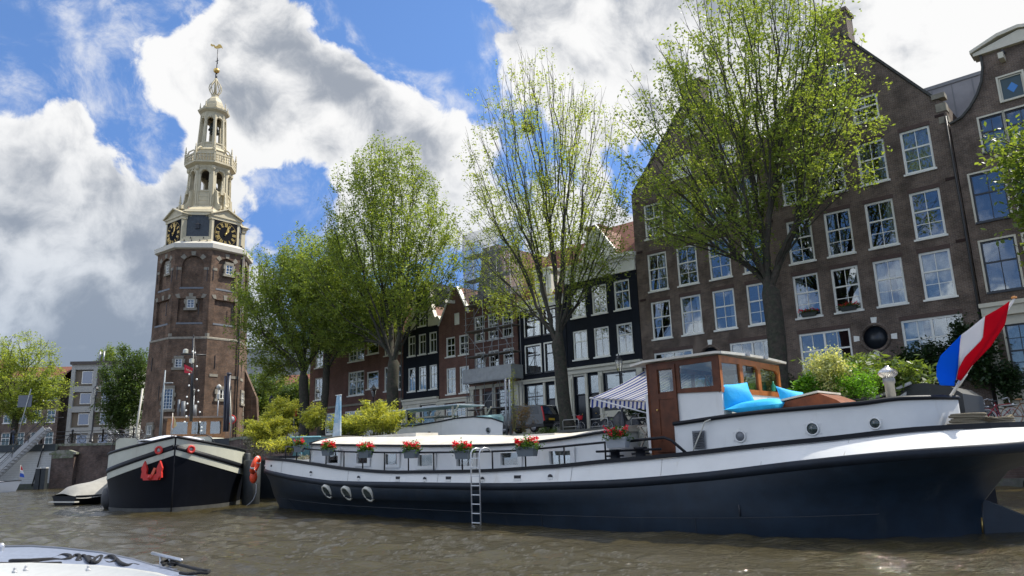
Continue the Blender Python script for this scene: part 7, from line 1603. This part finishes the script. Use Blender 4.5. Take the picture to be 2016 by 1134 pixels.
def street():
    def L(px, d, h, lab, **k): u, _ = atd(px, 800, d); return lamp(lab, W(u, d, zg(u)), h, **k)
    def hfor(px, py, d): u, z = atd(px, py, d); return z-zg(u)
    L(1224, 35.8, hfor(1222, 706, 35.8), 'old black lantern lamp before the black canal house, left of the wheelhouse')
    L(735, 35.8, hfor(734, 763, 35.8), 'old black lantern lamp left of the dark forked elm trunk'); L(534, 36.5, hfor(534, 783, 36.5), 'old lantern lamp poking above the bamboo near the tower')
    u, z = atd(834, 806, 40.6); 
    a = MB(); a.lathe([(.10, -.65), (.2, -.15), (.22, -.12)], 6, caps=False); t = thing('wall_lantern', 'large hanging lantern before the cream shop front of the claw gable house', 'lantern', W(u, 41.2, z)); a.build('lantern', MATS['lamp_glass'], t); a = MB(); a.lathe([(.26, -.14), (.1, .0), (.03, .12)], 6); a.tube([(0, 0, 0), (0, .6, .05)], .02, 5); a.build('lantern_cap', BLK, t)
    # bikes at right
    def P(px, d, off=0): u, _ = atd(px, 830, d); return W(u, d, zg(u)+off)
    bicycle('red bicycle with pale tyres locked to the rack at the right edge', P(1945, 35.8), ROT+R_(8), (.30, .012, .03), mat('tyre_pale', (.42, .40, .36), .6)); bicycle('bicycle with brown saddle cut by the right edge', P(1994, 35.5), ROT+R_(-4), (.20, .09, .04), MATS['tyre_pale'], saddle=(.30, .16, .07))
    bicycle('dark bicycle with wide chrome handlebars just right of the barge stern cabin', P(1882, 35.7), ROT+R_(22), (.015, .018, .018)); bicycle('black bicycle between the dark one and the red one', P(1915, 36.3), ROT+R_(-12), (.012, .014, .03)); bicycle('dark green bicycle half hidden behind the rope on the barge stern', P(1898, 36.9), ROT+R_(5), (.012, .03, .02))
    rack('pale hoop rack holding the red bicycle', P(1963, 35.9), ROT); rack('pale hoop rack behind the dark bicycle near the barge stern', P(1897, 36.4), ROT); rack('hoop rack right of the elm trunk, carrying a white lamp-like object', P(1108, 35.9), ROT, 1.2); rack('long hoop rack left of the covered motorcycles', P(1162, 35.9), ROT, 1.25); rack('hoop rack right of the covered motorcycles', P(1243, 36.0), ROT, 1.)
    bicycle('dark bicycle with bright red basket in front of the thin-leaved elm', P(1118, 36.6), ROT+R_(-6), (.03, .03, .035), basket=(.6, .02, .03)); bicycle('old grey bicycle beside the thin-leaved elm trunk', P(1098, 36.9), ROT+R_(5), (.10, .10, .10)); bicycle('black bicycle leaning in the long hoop rack', P(1172, 36.4), ROT+R_(-8), (.014, .014, .016)); bicycle('black bicycle parked behind the awning edge', P(1262, 36.6), ROT+R_(6), (.014, .014, .014)); bicycle('blue-grey bicycle at the warehouse front behind the awning', P(1232, 37.2), ROT+R_(4), (.05, .06, .08))
    for i, (px, lab, s) in enumerate(((1208, 'motorcycle under a black cover, the left of two', 1.), (1238, 'smaller scooter under a black cover, the right of two', .8))):
        t = thing('covered_motorcycle', lab, 'motorcycle', P(px, 36.5), ROT, 'covered motorcycles on the quay'); m = MB(); k = 12; vs = []; pr = [(-.95, .0, .55), (-.8, .75, .28), (-.35, .95, .25), (.1, .92, .28), (.45, 1.22, .38), (.7, 1.15, .36), (.95, .7, .25), (1.05, 0., .2)]
        for x, h, w in pr:
            for j in range(k+1): f = j/k*2-1; vs.append((x*s, f*(w+.15*(1-abs(f)))*s*1.1, (h*(1-abs(f)**3)+.03*math.sin(j*2+x*7))*s))
        m.add(vs, [(i_*(k+1)+j, (i_+1)*(k+1)+j, (i_+1)*(k+1)+j+1, i_*(k+1)+j+1) for i_ in range(7) for j in range(k)], True); m.build('cover', mat('cover_black', (.012, .013, .016), .4, var=.3, vs=5.), t)
        for x in (-.65, .72): m = MB(); m.torus((x*s, 0, .30*s), .25*s, .06*s, (0, 1, 0), 20, 6); m.build('wheel', mat('tyre_black'), t)
    # van
    p = P(984, 38.6); t = thing('black_van', 'black parked van seen from behind with tall red tail light and yellow plate', 'van', p, ROT); 
    # rear faces right of picture
    body = [(0, .35), (3.9, .35), (4.0, .8), (3.95, 1.15), (3.75, 1.75), (3.5, 1.83), (1.2, 1.83), (.55, 1.25), (-.35, 1.05), (-.5, .4)]
    m = MB(); m.prism(body, 0, 1.72, lambda a, b, d: (a, d, b)); m.build('body', mat('van_black', (.012, .013, .015), .22, spec=.7), t)
    m = MB(); m.prism([(.75, 1.28), (1.3, 1.72), (3.45, 1.72), (3.62, 1.2)], -.012, -.004, lambda a, b, d: (a, d, b)); m.build('side_window', mat('van_glass', (.015, .018, .02), .15), t)
    m = MB(); m.add([(3.97, .12, 1.18), (3.97, 1.6, 1.18), (3.80, 1.55, 1.68), (3.80, .17, 1.68)], [(0, 1, 2, 3)]); m.v = [(x+.02, y, z) for x, y, z in m.v]; m.build('rear_window', GLASS, t)
    for y in (-.02,): m = MB(); m.beam((4.02, y+.07, .75), (3.84, y+.07, 1.7), .10, .08, (1, 0, 0)); m.build('tail_light', mat('tail_red', (.55, .015, .02), .25), t)
    m = MB(); m.box(4.0, 4.03, .55, 1.15, .78, .92); m.build('number_plate', mat('plate_yellow', (.60, .38, .02), .5), t)
    for x in (.35, 3.1):
        for y in (.0, 1.5): m = MB(); m.T = Matrix.Translation((x, y+.2, .33)) @ Matrix.Rotation(R_(90), 4, 'X'); m.lathe([(.33, 0), (.33, .2)], 20); w = m.build('wheel', mat('tyre_black'), t); m = MB(); m.T = Matrix.Translation((x, y-.005, .33)) @ Matrix.Rotation(R_(90), 4, 'X'); m.lathe([(.2, 0), (.2, .01)], 12); m.build('hubcap', mat('chrome'), w)
    m = MB(); m.box(-.45, 4.02, -.03, 1.75, .35, .55); m.build('bumper', mat('bumper_dark', (.02, .02, .02), .6), t)
    # dark car behind the bamboo houseboat? a second parked car left of the scaffold is not shown
    # red cabinet and no-entry like things near the tower
    u, z = atd(579, 812, 36); m = MB(); m.box(-.28, .28, -.12, .12, -.35, .35); q = thing('red_letter_box', 'red box on a post behind the bamboo next to the elm trunks', 'post box', W(u, 36, z)); m.build('box', REDP, q); m = MB(); m.tube([(0, 0, -1.6), (0, 0, -.35)], .05, 6); m.build('post', GREYM, q)
    # traffic signs by the tower
    a = atY(379, 826, 76.5); q = thing('arrow_sign', 'blue square sign with a white left arrow and a white plate below it', 'sign', (a.x, a.y, 4.3), R_(14)); z0 = a.z-4.3
    m = MB(); m.tube([(0, .06, 0), (0, .06, z0+2.9)], .045, 6); m.build('post', GREYM, q); m = MB(); m.box(-.36, .36, -.01, .03, z0-.18, z0+.47); pl_ = m.build('sign_plate', mat('sign_blue2', (.015, .10, .50), .4), q)
    m = MB(); zc = z0+.145; m.add([(-.27, -.02, zc), (-.06, -.02, zc+.18), (-.06, -.02, zc+.05), (.28, -.02, zc+.05), (.28, -.02, zc-.05), (-.06, -.02, zc-.05), (-.06, -.02, zc-.18)], [(0, 1, 2, 3, 4, 5, 6)]); m.build('arrow', mat('sign_white', (.7, .7, .7), .5), pl_)
    m = MB(); m.box(-.36, .36, -.01, .03, z0-.62, z0-.2); up = m.build('under_plate', MATS['sign_white'], q); m = MB()
    for cx in (-.17, .14): m.torus((cx-.08, -.02, z0-.47), .05, .012, (0, 1, 0), 10, 4); m.torus((cx+.08, -.02, z0-.47), .05, .012, (0, 1, 0), 10, 4); m.tube([(cx-.08, -.02, z0-.47), (cx, -.02, z0-.37), (cx+.08, -.02, z0-.47)], .012, 4)
    m.build('cycle_symbols', BLK, up)
    a = atY(320, 795, 76); q = thing('grey_pole', 'grey street pole with an arm in front of the tower window', 'pole', (a.x, a.y, 4.3), 0); m = MB(); h = a.z-4.3+2.5; m.tube([(0, 0, 0), (0, 0, h*.65), (.05, 0, h+.9)], [.16, .11, .06], 8); m.tube([(0, 0, h-.4), (1.0, -.2, h-.45)], .06, 6); m.build('pole', mat('pole_bluegrey', (.24, .27, .28), .5), q)
    a = atY(428, 822, 76); q = thing('tower_lamp_post', 'thin grey lamp post with round cap before the tower windows', 'street lamp', (a.x, a.y, 4.3), 0); m = MB(); m.tube([(0, 0, 0), (0, 0, 5.0)], .06, 6); m.build('pole', GREYM, q); m = MB(); m.lathe([(.1, 5.0), (.25, 5.15), (.22, 5.35), (.05, 5.5)], 10, smooth=True); m.lathe([(.16, 4.0), (.16, 4.5)], 8); m.build('lamp_head', mat('lamp_pale', (.45, .45, .42), .4), q)
    a = atY(379, 790, 75.8); lamp('old lantern lamp standing behind the blue arrow sign before the tower', (a.x, a.y, 4.3), a.z-4.3+1.2, 0)
    a = atY(455, 826, 75.8); q = thing('round_mirror_sign', 'round red-rimmed sign behind the black barge winch post', 'sign', (a.x, a.y, 4.3), R_(20)); m = MB(); m.tube([(0, .05, 0), (0, .05, a.z-4.3+.3)], .05, 6); m.build('post', GREYM, q); m = MB(); m.torus((0, 0, a.z-4.3), .42, .06, (0, 1, 0), 22, 6); rm = m.build('rim', REDP, q); m = MB(); m.T = Matrix.Translation((0, .0, a.z-4.3)) @ Matrix.Rotation(R_(90), 4, 'X'); m.lathe([(.4, 0), (.4, .02)], 20); m.build('face', mat('sign_face', (.32, .33, .38), .4), rm)

def left_bank():
    # lamp, railing, bikes
    a = atY(180, 866, 78.2); lamp('tall old lantern lamp on the far left quay before the grey flats', (a.x, a.y, 4.5), 5.6, 0, 1.15)
    q = thing('quay_railing', 'dark iron railing with round posts along the far left quay', 'railing', (0, 77.7, 4.5), 0)
    for zz in (.35, .72, 1.12): m = MB(); m.tube([(-75, 0, zz), (-38.5, 0, zz)], .03, 6); m.build('rail', BLK, q)
    x = -74.
    while x < -38.6: m = MB(); m.lathe([(.09, 0), (.08, 1.1), (.12, 1.14), (.11, 1.28), (.04, 1.34)], 8, (x, 0, 0), smooth=True); m.build('post', BLK, q); x += 3.15
    cols_ = [(.02, .02, .025), (.06, .06, .07), (.02, .03, .05), (.015, .015, .015), (.08, .08, .08), (.02, .04, .03)]
    ws = ['parked behind the railing between the lamp and the third post', 'with silver parts leaning on the railing right of the lamp', 'tangled among others right of the far left lamp', 'standing nearest the black barge on the far quay', 'half hidden behind a railing post', 'left of the far quay lamp']
    for i, px in enumerate((200, 214, 228, 247, 262, 140)): a = atY(px, 866, 78.4+.3*(i % 3)); bicycle(('dark', 'grey', 'bluish', 'black', 'pale grey', 'green-black')[i]+' bicycle '+ws[i], (a.x, a.y, 4.5), R_(10*(i % 3)-8), cols_[i], group='bicycles behind the far left railing')
    # boarded shed under the quay edge, stairs, pier, pile
    q = thing('boarded_boathouse', 'white boarded boathouse front with dark fascia built into the far left quay', 'boathouse', (0, 76.9, 0), 0)
    m = MB(); m.box(-75, -46.9, 0, .3, .55, 3.7); m.build('boarding', mat('board_white', (.50, .50, .47), .7, var=.08), q); m = MB(); [m.box(-75, -46.9, -.012, 0, .75+i*.22, .765+i*.22) for i in range(14)]; m.build('board_joints', mat('joint_grey', (.28, .28, .27), .8), q)
    m = MB(); m.box(-75, -46.7, -.15, .3, 3.7, 4.4); m.build('fascia', mat('fascia_dark', (.018, .026, .028), .5), q); m = MB(); m.box(-75, -46.9, -.08, .3, -.4, .55); m.build('plinth', mat('wet_concrete'), q)
    m = MB(); m.tube([(-47.9, -.2, 4.3), (-48.6, -.25, .3)], .06, 6); m.build('strut', BLK, q)
    q = thing('quay_pier', 'brick quay pier with a pale stone cap left of the dark wall', 'pier', (0, 76.6, 0), 0); m = MB(); m.box(-46.9, -44.6, 0, .7, -.5, 3.3); m.build('brickwork', BR_Q, q); m = MB(); m.box(-47.1, -44.4, -.12, .7, 3.3, 3.5); m.box(-46.8, -44.7, -.06, .7, 2.95, 3.3); m.prism([(-47.0, 3.5), (-44.5, 3.5), (-45.2, 3.75), (-46.3, 3.75)], -.1, .6, lambda a, b, d: (a, d, b)); m.build('cap', COPE, q)
    q = thing('mooring_post_pair', 'dark timber mooring posts with pale tops at the foot of the brick pier', 'mooring post', (-47.3, 74.9, 0), 0)
    for x in (0, .55): m = MB(); m.box(x, x+.45, 0, .45, -.6, 2.0); o = m.build('post', mat('pile_dark') if 'pile_dark' in MATS else BLK, q); m = MB(); m.box(x-.02, x+.47, -.02, .47, 2.0, 2.1); m.build('post_cap', mat('cap_pale', (.45, .45, .42), .6), o)
    q = thing('steel_stairs', 'sloping steel stairs with railing rising from the water to the far left quay', 'stairs', (0, 75.8, 0), 0)
    a = atY(0, 940, 75.8); b = atY(93, 843, 75.8); m = MB()
    for y in (-.5, .5): m.beam((a.x-3, y, a.z-2.3), (b.x, y, b.z), .08, .42)
    m.build('stringer', mat('stair_steel', (.36, .36, .35), .5), q); m = MB()
    for i in range(26): f = i/25; m.box(a.x-3+(b.x-a.x+3)*f-.12, a.x-3+(b.x-a.x+3)*f+.12, -.48, .48, a.z-2.3+(b.z-a.z+2.3)*f-.02, a.z-2.3+(b.z-a.z+2.3)*f+.02)
    m.build('treads', MATS['stair_steel'], q); m = MB(); m.box(a.x-6, b.x+.6, -.55, -.45, 0, .01) if False else None
    for y in (-.55, .55): m.tube([(a.x-3, y, a.z-1.3), (b.x, y, b.z+1.05), (b.x+1.2, y, b.z+1.05)], .035, 6); m.tube([(a.x-3, y, a.z-1.8), (b.x, y, b.z+.55)], .025, 6)
    for i in range(6): f = i/5; xx = a.x-3+(b.x-a.x+3)*f; zz = a.z-2.3+(b.z-a.z+2.3)*f; m.tube([(xx, -.55, zz), (xx, -.55, zz+1.05)], .03, 5)
    m.build('handrail', BLK, q)
    m = MB(); m.prism([(a.x-3, -.1), (a.x-1.5, .0), (b.x-.3, b.z-.42), (b.x, b.z-.2)], -.55, -.5, lambda p, z, d: (p, d, z)) if False else None
    # sign board on a leaning pole
    a = atY(54, 790, 79.2); q = thing('square_sign', 'grey back of a square sign on a leaning pale pole at the far left', 'sign', (a.x-.3, a.y, 4.5), 0); h = a.z-4.5; m = MB(); m.tube([(-.5, 0, 0), (.55, 0, h+1.3)], .05, 6); m.build('pole', mat('pole_pale', (.40, .40, .36), .5), q); m = MB(); m.box(-.75, .72, .05, .1, h-.6, h+.65); m.build('sign_board', mat('sign_grey', (.13, .14, .16), .5), q)
    # buildings across
    g = thing('grey_flats', 'pale grey concrete framed block of flats with dark window bays left of the tower', 'building', (-68.6, 115, 4.6), R_(8)); fm = mat('concrete_frame', (.36, .36, .32), .8, var=.08); m = MB(); H = 13.2; Wd = 9.0
    xs = [0, 3.2, 6.2, 8.6]; zs = [3.1, 6.3, 9.4, 12.3]
    for x in xs: m.box(x, x+.55, -.1, .6, 0, H-.1)
    for z in zs: m.box(.55, xs[-1], -.08, .6, z-.55 if z < 12 else z, z+.35 if z < 12 else z+.8)
    m.box(0, Wd+.2, .61, 10, 0, H-.1); m.build('frame', fm, g); m = MB(); m.box(-.2, Wd+.4, -.4, 10.2, H-.1, H+.35); m.build('flat_roof', mat('roof_edge_brown', (.08, .065, .055), .7), g)
    for j, x in enumerate(xs[:-1]):
        w = xs[j+1]-x-.55
        for i, (z0, z1) in enumerate(((.2, 2.5), (3.5, 5.7), (6.7, 8.8), (9.8, 12.2))):
            m = MB(); m.box(x+.55, x+.55+w, .3, .35, z0, z1); b = m.build('bay_panel', mat('bay_brown', (.16, .13, .09), .8), g); m = MB(); wx = x+.55+w*.35; m.box(wx, x+.55+w*.95, .2, .28, z0+.3, z1-.1); o = m.build('window', WHT, g); m = MB(); m.box(wx+.12, x+.55+w*.95-.12, .17, .195, z0+.42, z1-.22); m.build('pane', mat('pane_blue', (.10, .13, .20), .08, spec=1.), o)
    for x in (3.1, 3.7): m = MB(); m.tube([(x, 2, H+.3), (x, 2, H+2.2)], .16, 8); m.build('flue', GREYM, g)
    def old(name, label, x, y, w, h, rz, wallm, rows, cols, roofh=1.6, trim=True):
        g = thing(name, label, 'house', (x, y, 4.6), rz); dx = w/cols; wl = MB(); holes = [rect(dx*(c+.5)-.62, z, 1.24, 1.9) for c in range(cols) for z in rows]
        wl.plate([(0, 0), (w, 0), (w, h), (0, h)], holes, HF, .2); wl.box(0, w, 3, 8, 0, h); wl.build('wall', wallm, g)
        for c in range(cols):
            for z in rows: window(g, dx*(c+.5)-.62, z, 1.24, 1.9, cols=2, rb=1, rt=1)
        m = MB(); m.box(-.1, w+.1, -.25, .3, h, h+.45); m.build('cornice', CRM, g); m = MB(); m.add([(0, 0, h+.45), (w, 0, h+.45), (w, 4, h+roofh+1), (0, 4, h+roofh+1), (w, 8, h), (0, 8, h)], [(0, 1, 2, 3), (3, 2, 4, 5)]); m.build('roof', TILE, g); m = MB(); m.box(w*.6, w*.6+.9, 2, 3, h, h+2.6); m.build('chimney', BR_R, g)
    old('brown_house', 'brown brick canal house with white windows between the yellow tree and the grey flats', -77.5, 113, 8.2, 10.6, R_(6), BR_W, (1., 4.3, 7.6), 4); old('far_brick_house', 'brown brick house seen through the yellow tree at the left edge', -90, 111, 12., 11.8, R_(6), BR_R, (1., 4.3, 7.6), 6); old('left_corner_house', 'pale fronted house at the very left edge behind the tree', -104, 109, 13.5, 12.5, R_(6), mat('stucco_pale', (.38, .36, .30), .8, var=.1), (1., 4.3, 7.6), 6)
    g = thing('pale_green_hall', 'pale building with a long low-pitched roof behind the dark tree left of the tower', 'building', (-64.5, 140, 4.6), R_(4)); m = MB(); m.prism([(0, 0), (26, 0), (26, 18.5), (6, 18.8), (0, 15.5)], 0, 12, HF); m.build('wall', mat('hall_grey', (.30, .32, .30), .7, var=.1), g); m = MB(); m.beam((-.3, -.1, 15.6), (6, -.1, 19.1), .6, .35); m.beam((6, -.1, 19.1), (26.5, -.1, 18.8), .6, .35); m.build('roof_edge', mat('roof_green_grey', (.40, .42, .38), .6), g)
    # skyline right of the tower behind the trees
    old('far_right_house', 'distant brick house glimpsed between the tower and the leafy elm', -40, 122, 16, 9., R_(-10), BR_R, (1., 4.2), 6)
    # the person
    a = atY(25, 862, 79.3); person((a.x, a.y, 4.52))

def person(loc):
    t = thing('person', 'person in dark jacket and blue jeans, hands raised to the face, behind the railing', 'person', loc, R_(-12))
    me = bpy.data.meshes.new('body'); V = [(0, 0, .95), (0, .0, 1.15), (0, .01, 1.38), (0, 0, 1.50), (0, -.01, 1.58), (0, -.02, 1.68), (-.10, 0, .88), (-.11, -.02, .50), (-.12, .03, .08), (-.12, -.10, .04), (.10, 0, .88), (.13, 0, .50), (.15, .04, .08), (.16, -.09, .04), (-.18, .01, 1.42), (-.27, -.03, 1.20), (-.13, -.24, 1.38), (-.06, -.22, 1.50), (.18, .01, 1.42), (.27, -.03, 1.20), (.13, -.24, 1.38), (.06, -.22, 1.50)]
    E = [(0, 1), (1, 2), (2, 3), (3, 4), (4, 5), (0, 6), (6, 7), (7, 8), (8, 9), (0, 10), (10, 11), (11, 12), (12, 13), (2, 14), (14, 15), (15, 16), (16, 17), (2, 18), (18, 19), (19, 20), (20, 21)]
    rr = [.16, .14, .16, .07, .06, .10, .095, .07, .05, .04, .095, .07, .05, .04, .075, .055, .04, .035, .075, .055, .04, .035]
    me.from_pydata(V, E, []); o = bpy.data.objects.new('body', me); col.objects.link(o); o.parent = t; md = o.modifiers.new('skin', 'SKIN'); me.skin_vertices[0].data[0].use_root = True
    for i, r in enumerate(rr): me.skin_vertices[0].data[i].radius = (r, r*.8)
    o.modifiers.new('sub', 'SUBSURF').render_levels = 2
    m = bpy.data.materials.new('person_body'); m.use_nodes = True; N = NT(m.node_tree); tc = N.new('ShaderNodeTexCoord'); s = N.new('ShaderNodeSeparateXYZ', i_0=tc.outputs['Object']); c = N.mix(N.math('GREATER_THAN', s.outputs[2], .95), (.03, .06, .13, 1), (.03, .03, .035, 1)); c = N.mix(N.math('GREATER_THAN', s.outputs[2], 1.52), c, (.35, .2, .14, 1)); c = N.mix(N.math('LESS_THAN', s.outputs[2], .09), c, (.45, .45, .45, 1)); N.set(N.n['Principled BSDF'].inputs['Base Color'], c); me.materials.append(m)
    h = MB(); h.blob((0, .02, 1.72), .125, 8, (1, 1.05, .9)); h.build('hair', mat('hair_dark', (.02, .014, .01), .7), t)

# ------------------------------------------------------------------ bow of our own boat, lower left
def our_boat():
    t = thing('foreground_boat', 'white and grey bow of the near boat with black rope, in the lower left corner', 'boat', (0, 0, 0), 0)
    def pt(px, py, z): r = ray(px, py); k = (z-EYE)/r[2]; return Vector((r[0]*k, r[1]*k, z))
    gm = mat('deck_grey_blue', (.20, .23, .30), .35, var=.25, vs=14., spec=.5); zt = .95
    edge = [(-420, 1150), (-250, 1100), (-100, 1080), (0, 1074), (60, 1073), (120, 1077), (200, 1086), (260, 1099), (310, 1114), (350, 1124), (400, 1138), (470, 1165), (540, 1215)]
    inn = [(-420, 1168), (-250, 1133), (-100, 1121), (0, 1117), (60, 1116), (120, 1118), (200, 1122), (260, 1129), (310, 1137), (350, 1149), (400, 1172), (470, 1200), (540, 1260)]
    E_ = [pt(a, b, zt) for a, b in edge]; I_ = [pt(a, b, zt+.02) for a, b in inn]; n = len(E_)
    m = MB(); vs = []
    for e, i in zip(E_, I_):
        for f, dz in ((0, -.03), (.12, .0), (.3, .015), (.6, .02), (1, .0)): p = e.lerp(i, f); vs.append((p.x, p.y, p.z+dz))
    m.add(vs, [(a*5+b, (a+1)*5+b, (a+1)*5+b+1, a*5+b+1) for a in range(n-1) for b in range(4)], True); m.build('side_deck', gm, t)
    m = MB(); m.tube([p+Vector((0, 0, -.02)) for p in E_], .022, 8); m.build('rubbing_edge', mat('rub_grey', (.10, .11, .13), .4), t)
    m = MB(); vs = [tuple(p+Vector((0, 0, -.03))) for p in E_]+[tuple(Vector((p.x*.99, p.y*.94, -.2))) for p in E_]; m.add(vs, [(a, a+1, n+a+1, n+a) for a in range(n-1)], True); m.build('hull', mat('near_hull', (.35, .37, .40), .35), t)
    m = MB(); C = [(p+Vector((0, -.005, .0))) for p in I_]
    vs = [tuple(p) for p in C]+[tuple(p+Vector((0, 0, .035))) for p in C]+[tuple(p+Vector((0, -.05, .04))) for p in C]+[tuple(p+Vector((.0, -.06, .03))) for p in C]+[(p.x*.9, p.y-.9, .90) for p in C]
    m.add(vs, [(k*n+a, k*n+a+1, (k+1)*n+a+1, (k+1)*n+a) for k in range(4) for a in range(n-1)], True); m.build('coaming', mat('near_white', (.50, .50, .46), .35, var=.06, vs=6.), t)
    for px, py in ((50, 1124), (173, 1124), (28, 1128)):
        q = pt(px, py, zt+.07); m = MB(); m.lathe([(.018, 0), (.018, .012), (.010, .02), (.010, .035), (.004, .04)], 10, tuple(q)); m.tube([q+Vector((-.018, 0, .006)), q+Vector((.018, 0, .006))], .006, 6); m.build('deck_fitting', mat('chrome'), t)
    q = pt(2, 1084, zt+.03); m = MB(); m.lathe([(.03, -.05), (.02, 0), (.03, .03), (.03, .055), (.012, .075)], 14, tuple(q)); m.build('bow_light', mat('chrome'), t)
    # the rope and cleat
    rp = thing('black_rope', 'black rope loosely heaped on the near boat deck', 'rope', (0, 0, 0), 0); bk = mat('rope_black', (.014, .014, .016), .7, bump=1., bs=250.)
    z = zt+.03
    R1 = [(-80, 1112), (0, 1110), (40, 1110), (80, 1106), (110, 1098), (125, 1092), (138, 1094), (135, 1100), (110, 1104), (60, 1108), (20, 1104), (60, 1103), (100, 1101), (130, 1104), (142, 1100), (148, 1093), (157, 1094), (152, 1103), (160, 1106), (158, 1098), (166, 1094), (178, 1106), (190, 1098), (200, 1095), (196, 1104), (185, 1107), (172, 1096), (185, 1099), (200, 1103), (212, 1096), (222, 1095), (228, 1103), (215, 1109), (205, 1104), (225, 1099), (237, 1108), (250, 1113), (262, 1112), (275, 1115)]
    m = MB(); pts = [pt(a, b, z+.014*math.sin(i*1.3)) for i, (a, b) in enumerate(R1)]
    P2 = []
    for i in range(len(pts)-1):
        p0, p1, p2, p3 = pts[max(i-1, 0)], pts[i], pts[i+1], pts[min(i+2, len(pts)-1)]
        for j in range(5): f = j/5; P2.append(.5*((2*p1)+(p2-p0)*f+(2*p0-5*p1+4*p2-p3)*f*f+(3*p1-p0-3*p2+p3)*f**3))
    m.tube(P2, .0150, 8); m.build('loops', bk, rp); m = MB(); m.tube([pt(a, b, z+.006) for a, b in ((-80, 1118), (0, 1115), (60, 1111), (120, 1109))], .0150, 8); m.build('tail', bk, rp)
    m = MB(); m.tube([pt(a, b, z+.02) for a, b in ((318, 1107), (330, 1103), (342, 1107), (355, 1112), (378, 1118), (400, 1123), (412, 1124), (408, 1128), (395, 1127), (370, 1130), (355, 1128))], .0125, 8); m.tube([pt(a, b, z+.02) for a, b in ((322, 1112), (335, 1105), (345, 1112), (332, 1110))], .0125, 8); one('cleat_line', m, bk, 'black line wound round the cleat on the near boat and trailing right', 'rope', (0, 0, 0), 0)
    m = MB(); a = pt(300, 1089, z+.05); b = pt(357, 1103, z+.05); m.tube([a+(a-b)*.02, a, b, b+(b-a)*.02], [.009, .015, .015, .009], 8); m.tube([a.lerp(b, .3), pt(316, 1114, zt+.01)], .009, 6); m.tube([a.lerp(b, .62), pt(335, 1118, zt+.01)], .009, 6); m.beam(pt(305, 1112, zt+.02), pt(345, 1121, zt+.02), .03, .012); one('mooring_cleat', m, mat('cleat_steel', (.5, .5, .5), .3, metal=.8), 'polished T-shaped mooring cleat on the near boat deck', 'cleat', (0, 0, 0), 0)

def stern_gear():
    m = MB(); m.torus((0, 0, 0), .17, .05, (.8, -.5, .25), 24, 8); one('tyre_fender', m, mat('tyre_black'), 'old tyre hanging just behind the rudder of the long barge', 'tyre', W(-2.75, 18.6, .78))
    m = MB(); m.tube([(0, 0, .85), (.9, .6, .35), (2.4, 1.6, -.2)], .06, 8); one('mooring_boom', m, mat('pile_dark'), 'dark mooring boom slanting down behind the barge stern at the right edge', 'mooring boom', W(-3.2, 20.5, .6))
stern_gear()
warehouse(); neckgable(); black_house(); narrow_black(); scaffold_house(); red_gable(); black_neck(); wide_block()
tower(); trees(); barge(); barge_things(); barge2(); boats(); plants(); street(); left_bank(); our_boat()
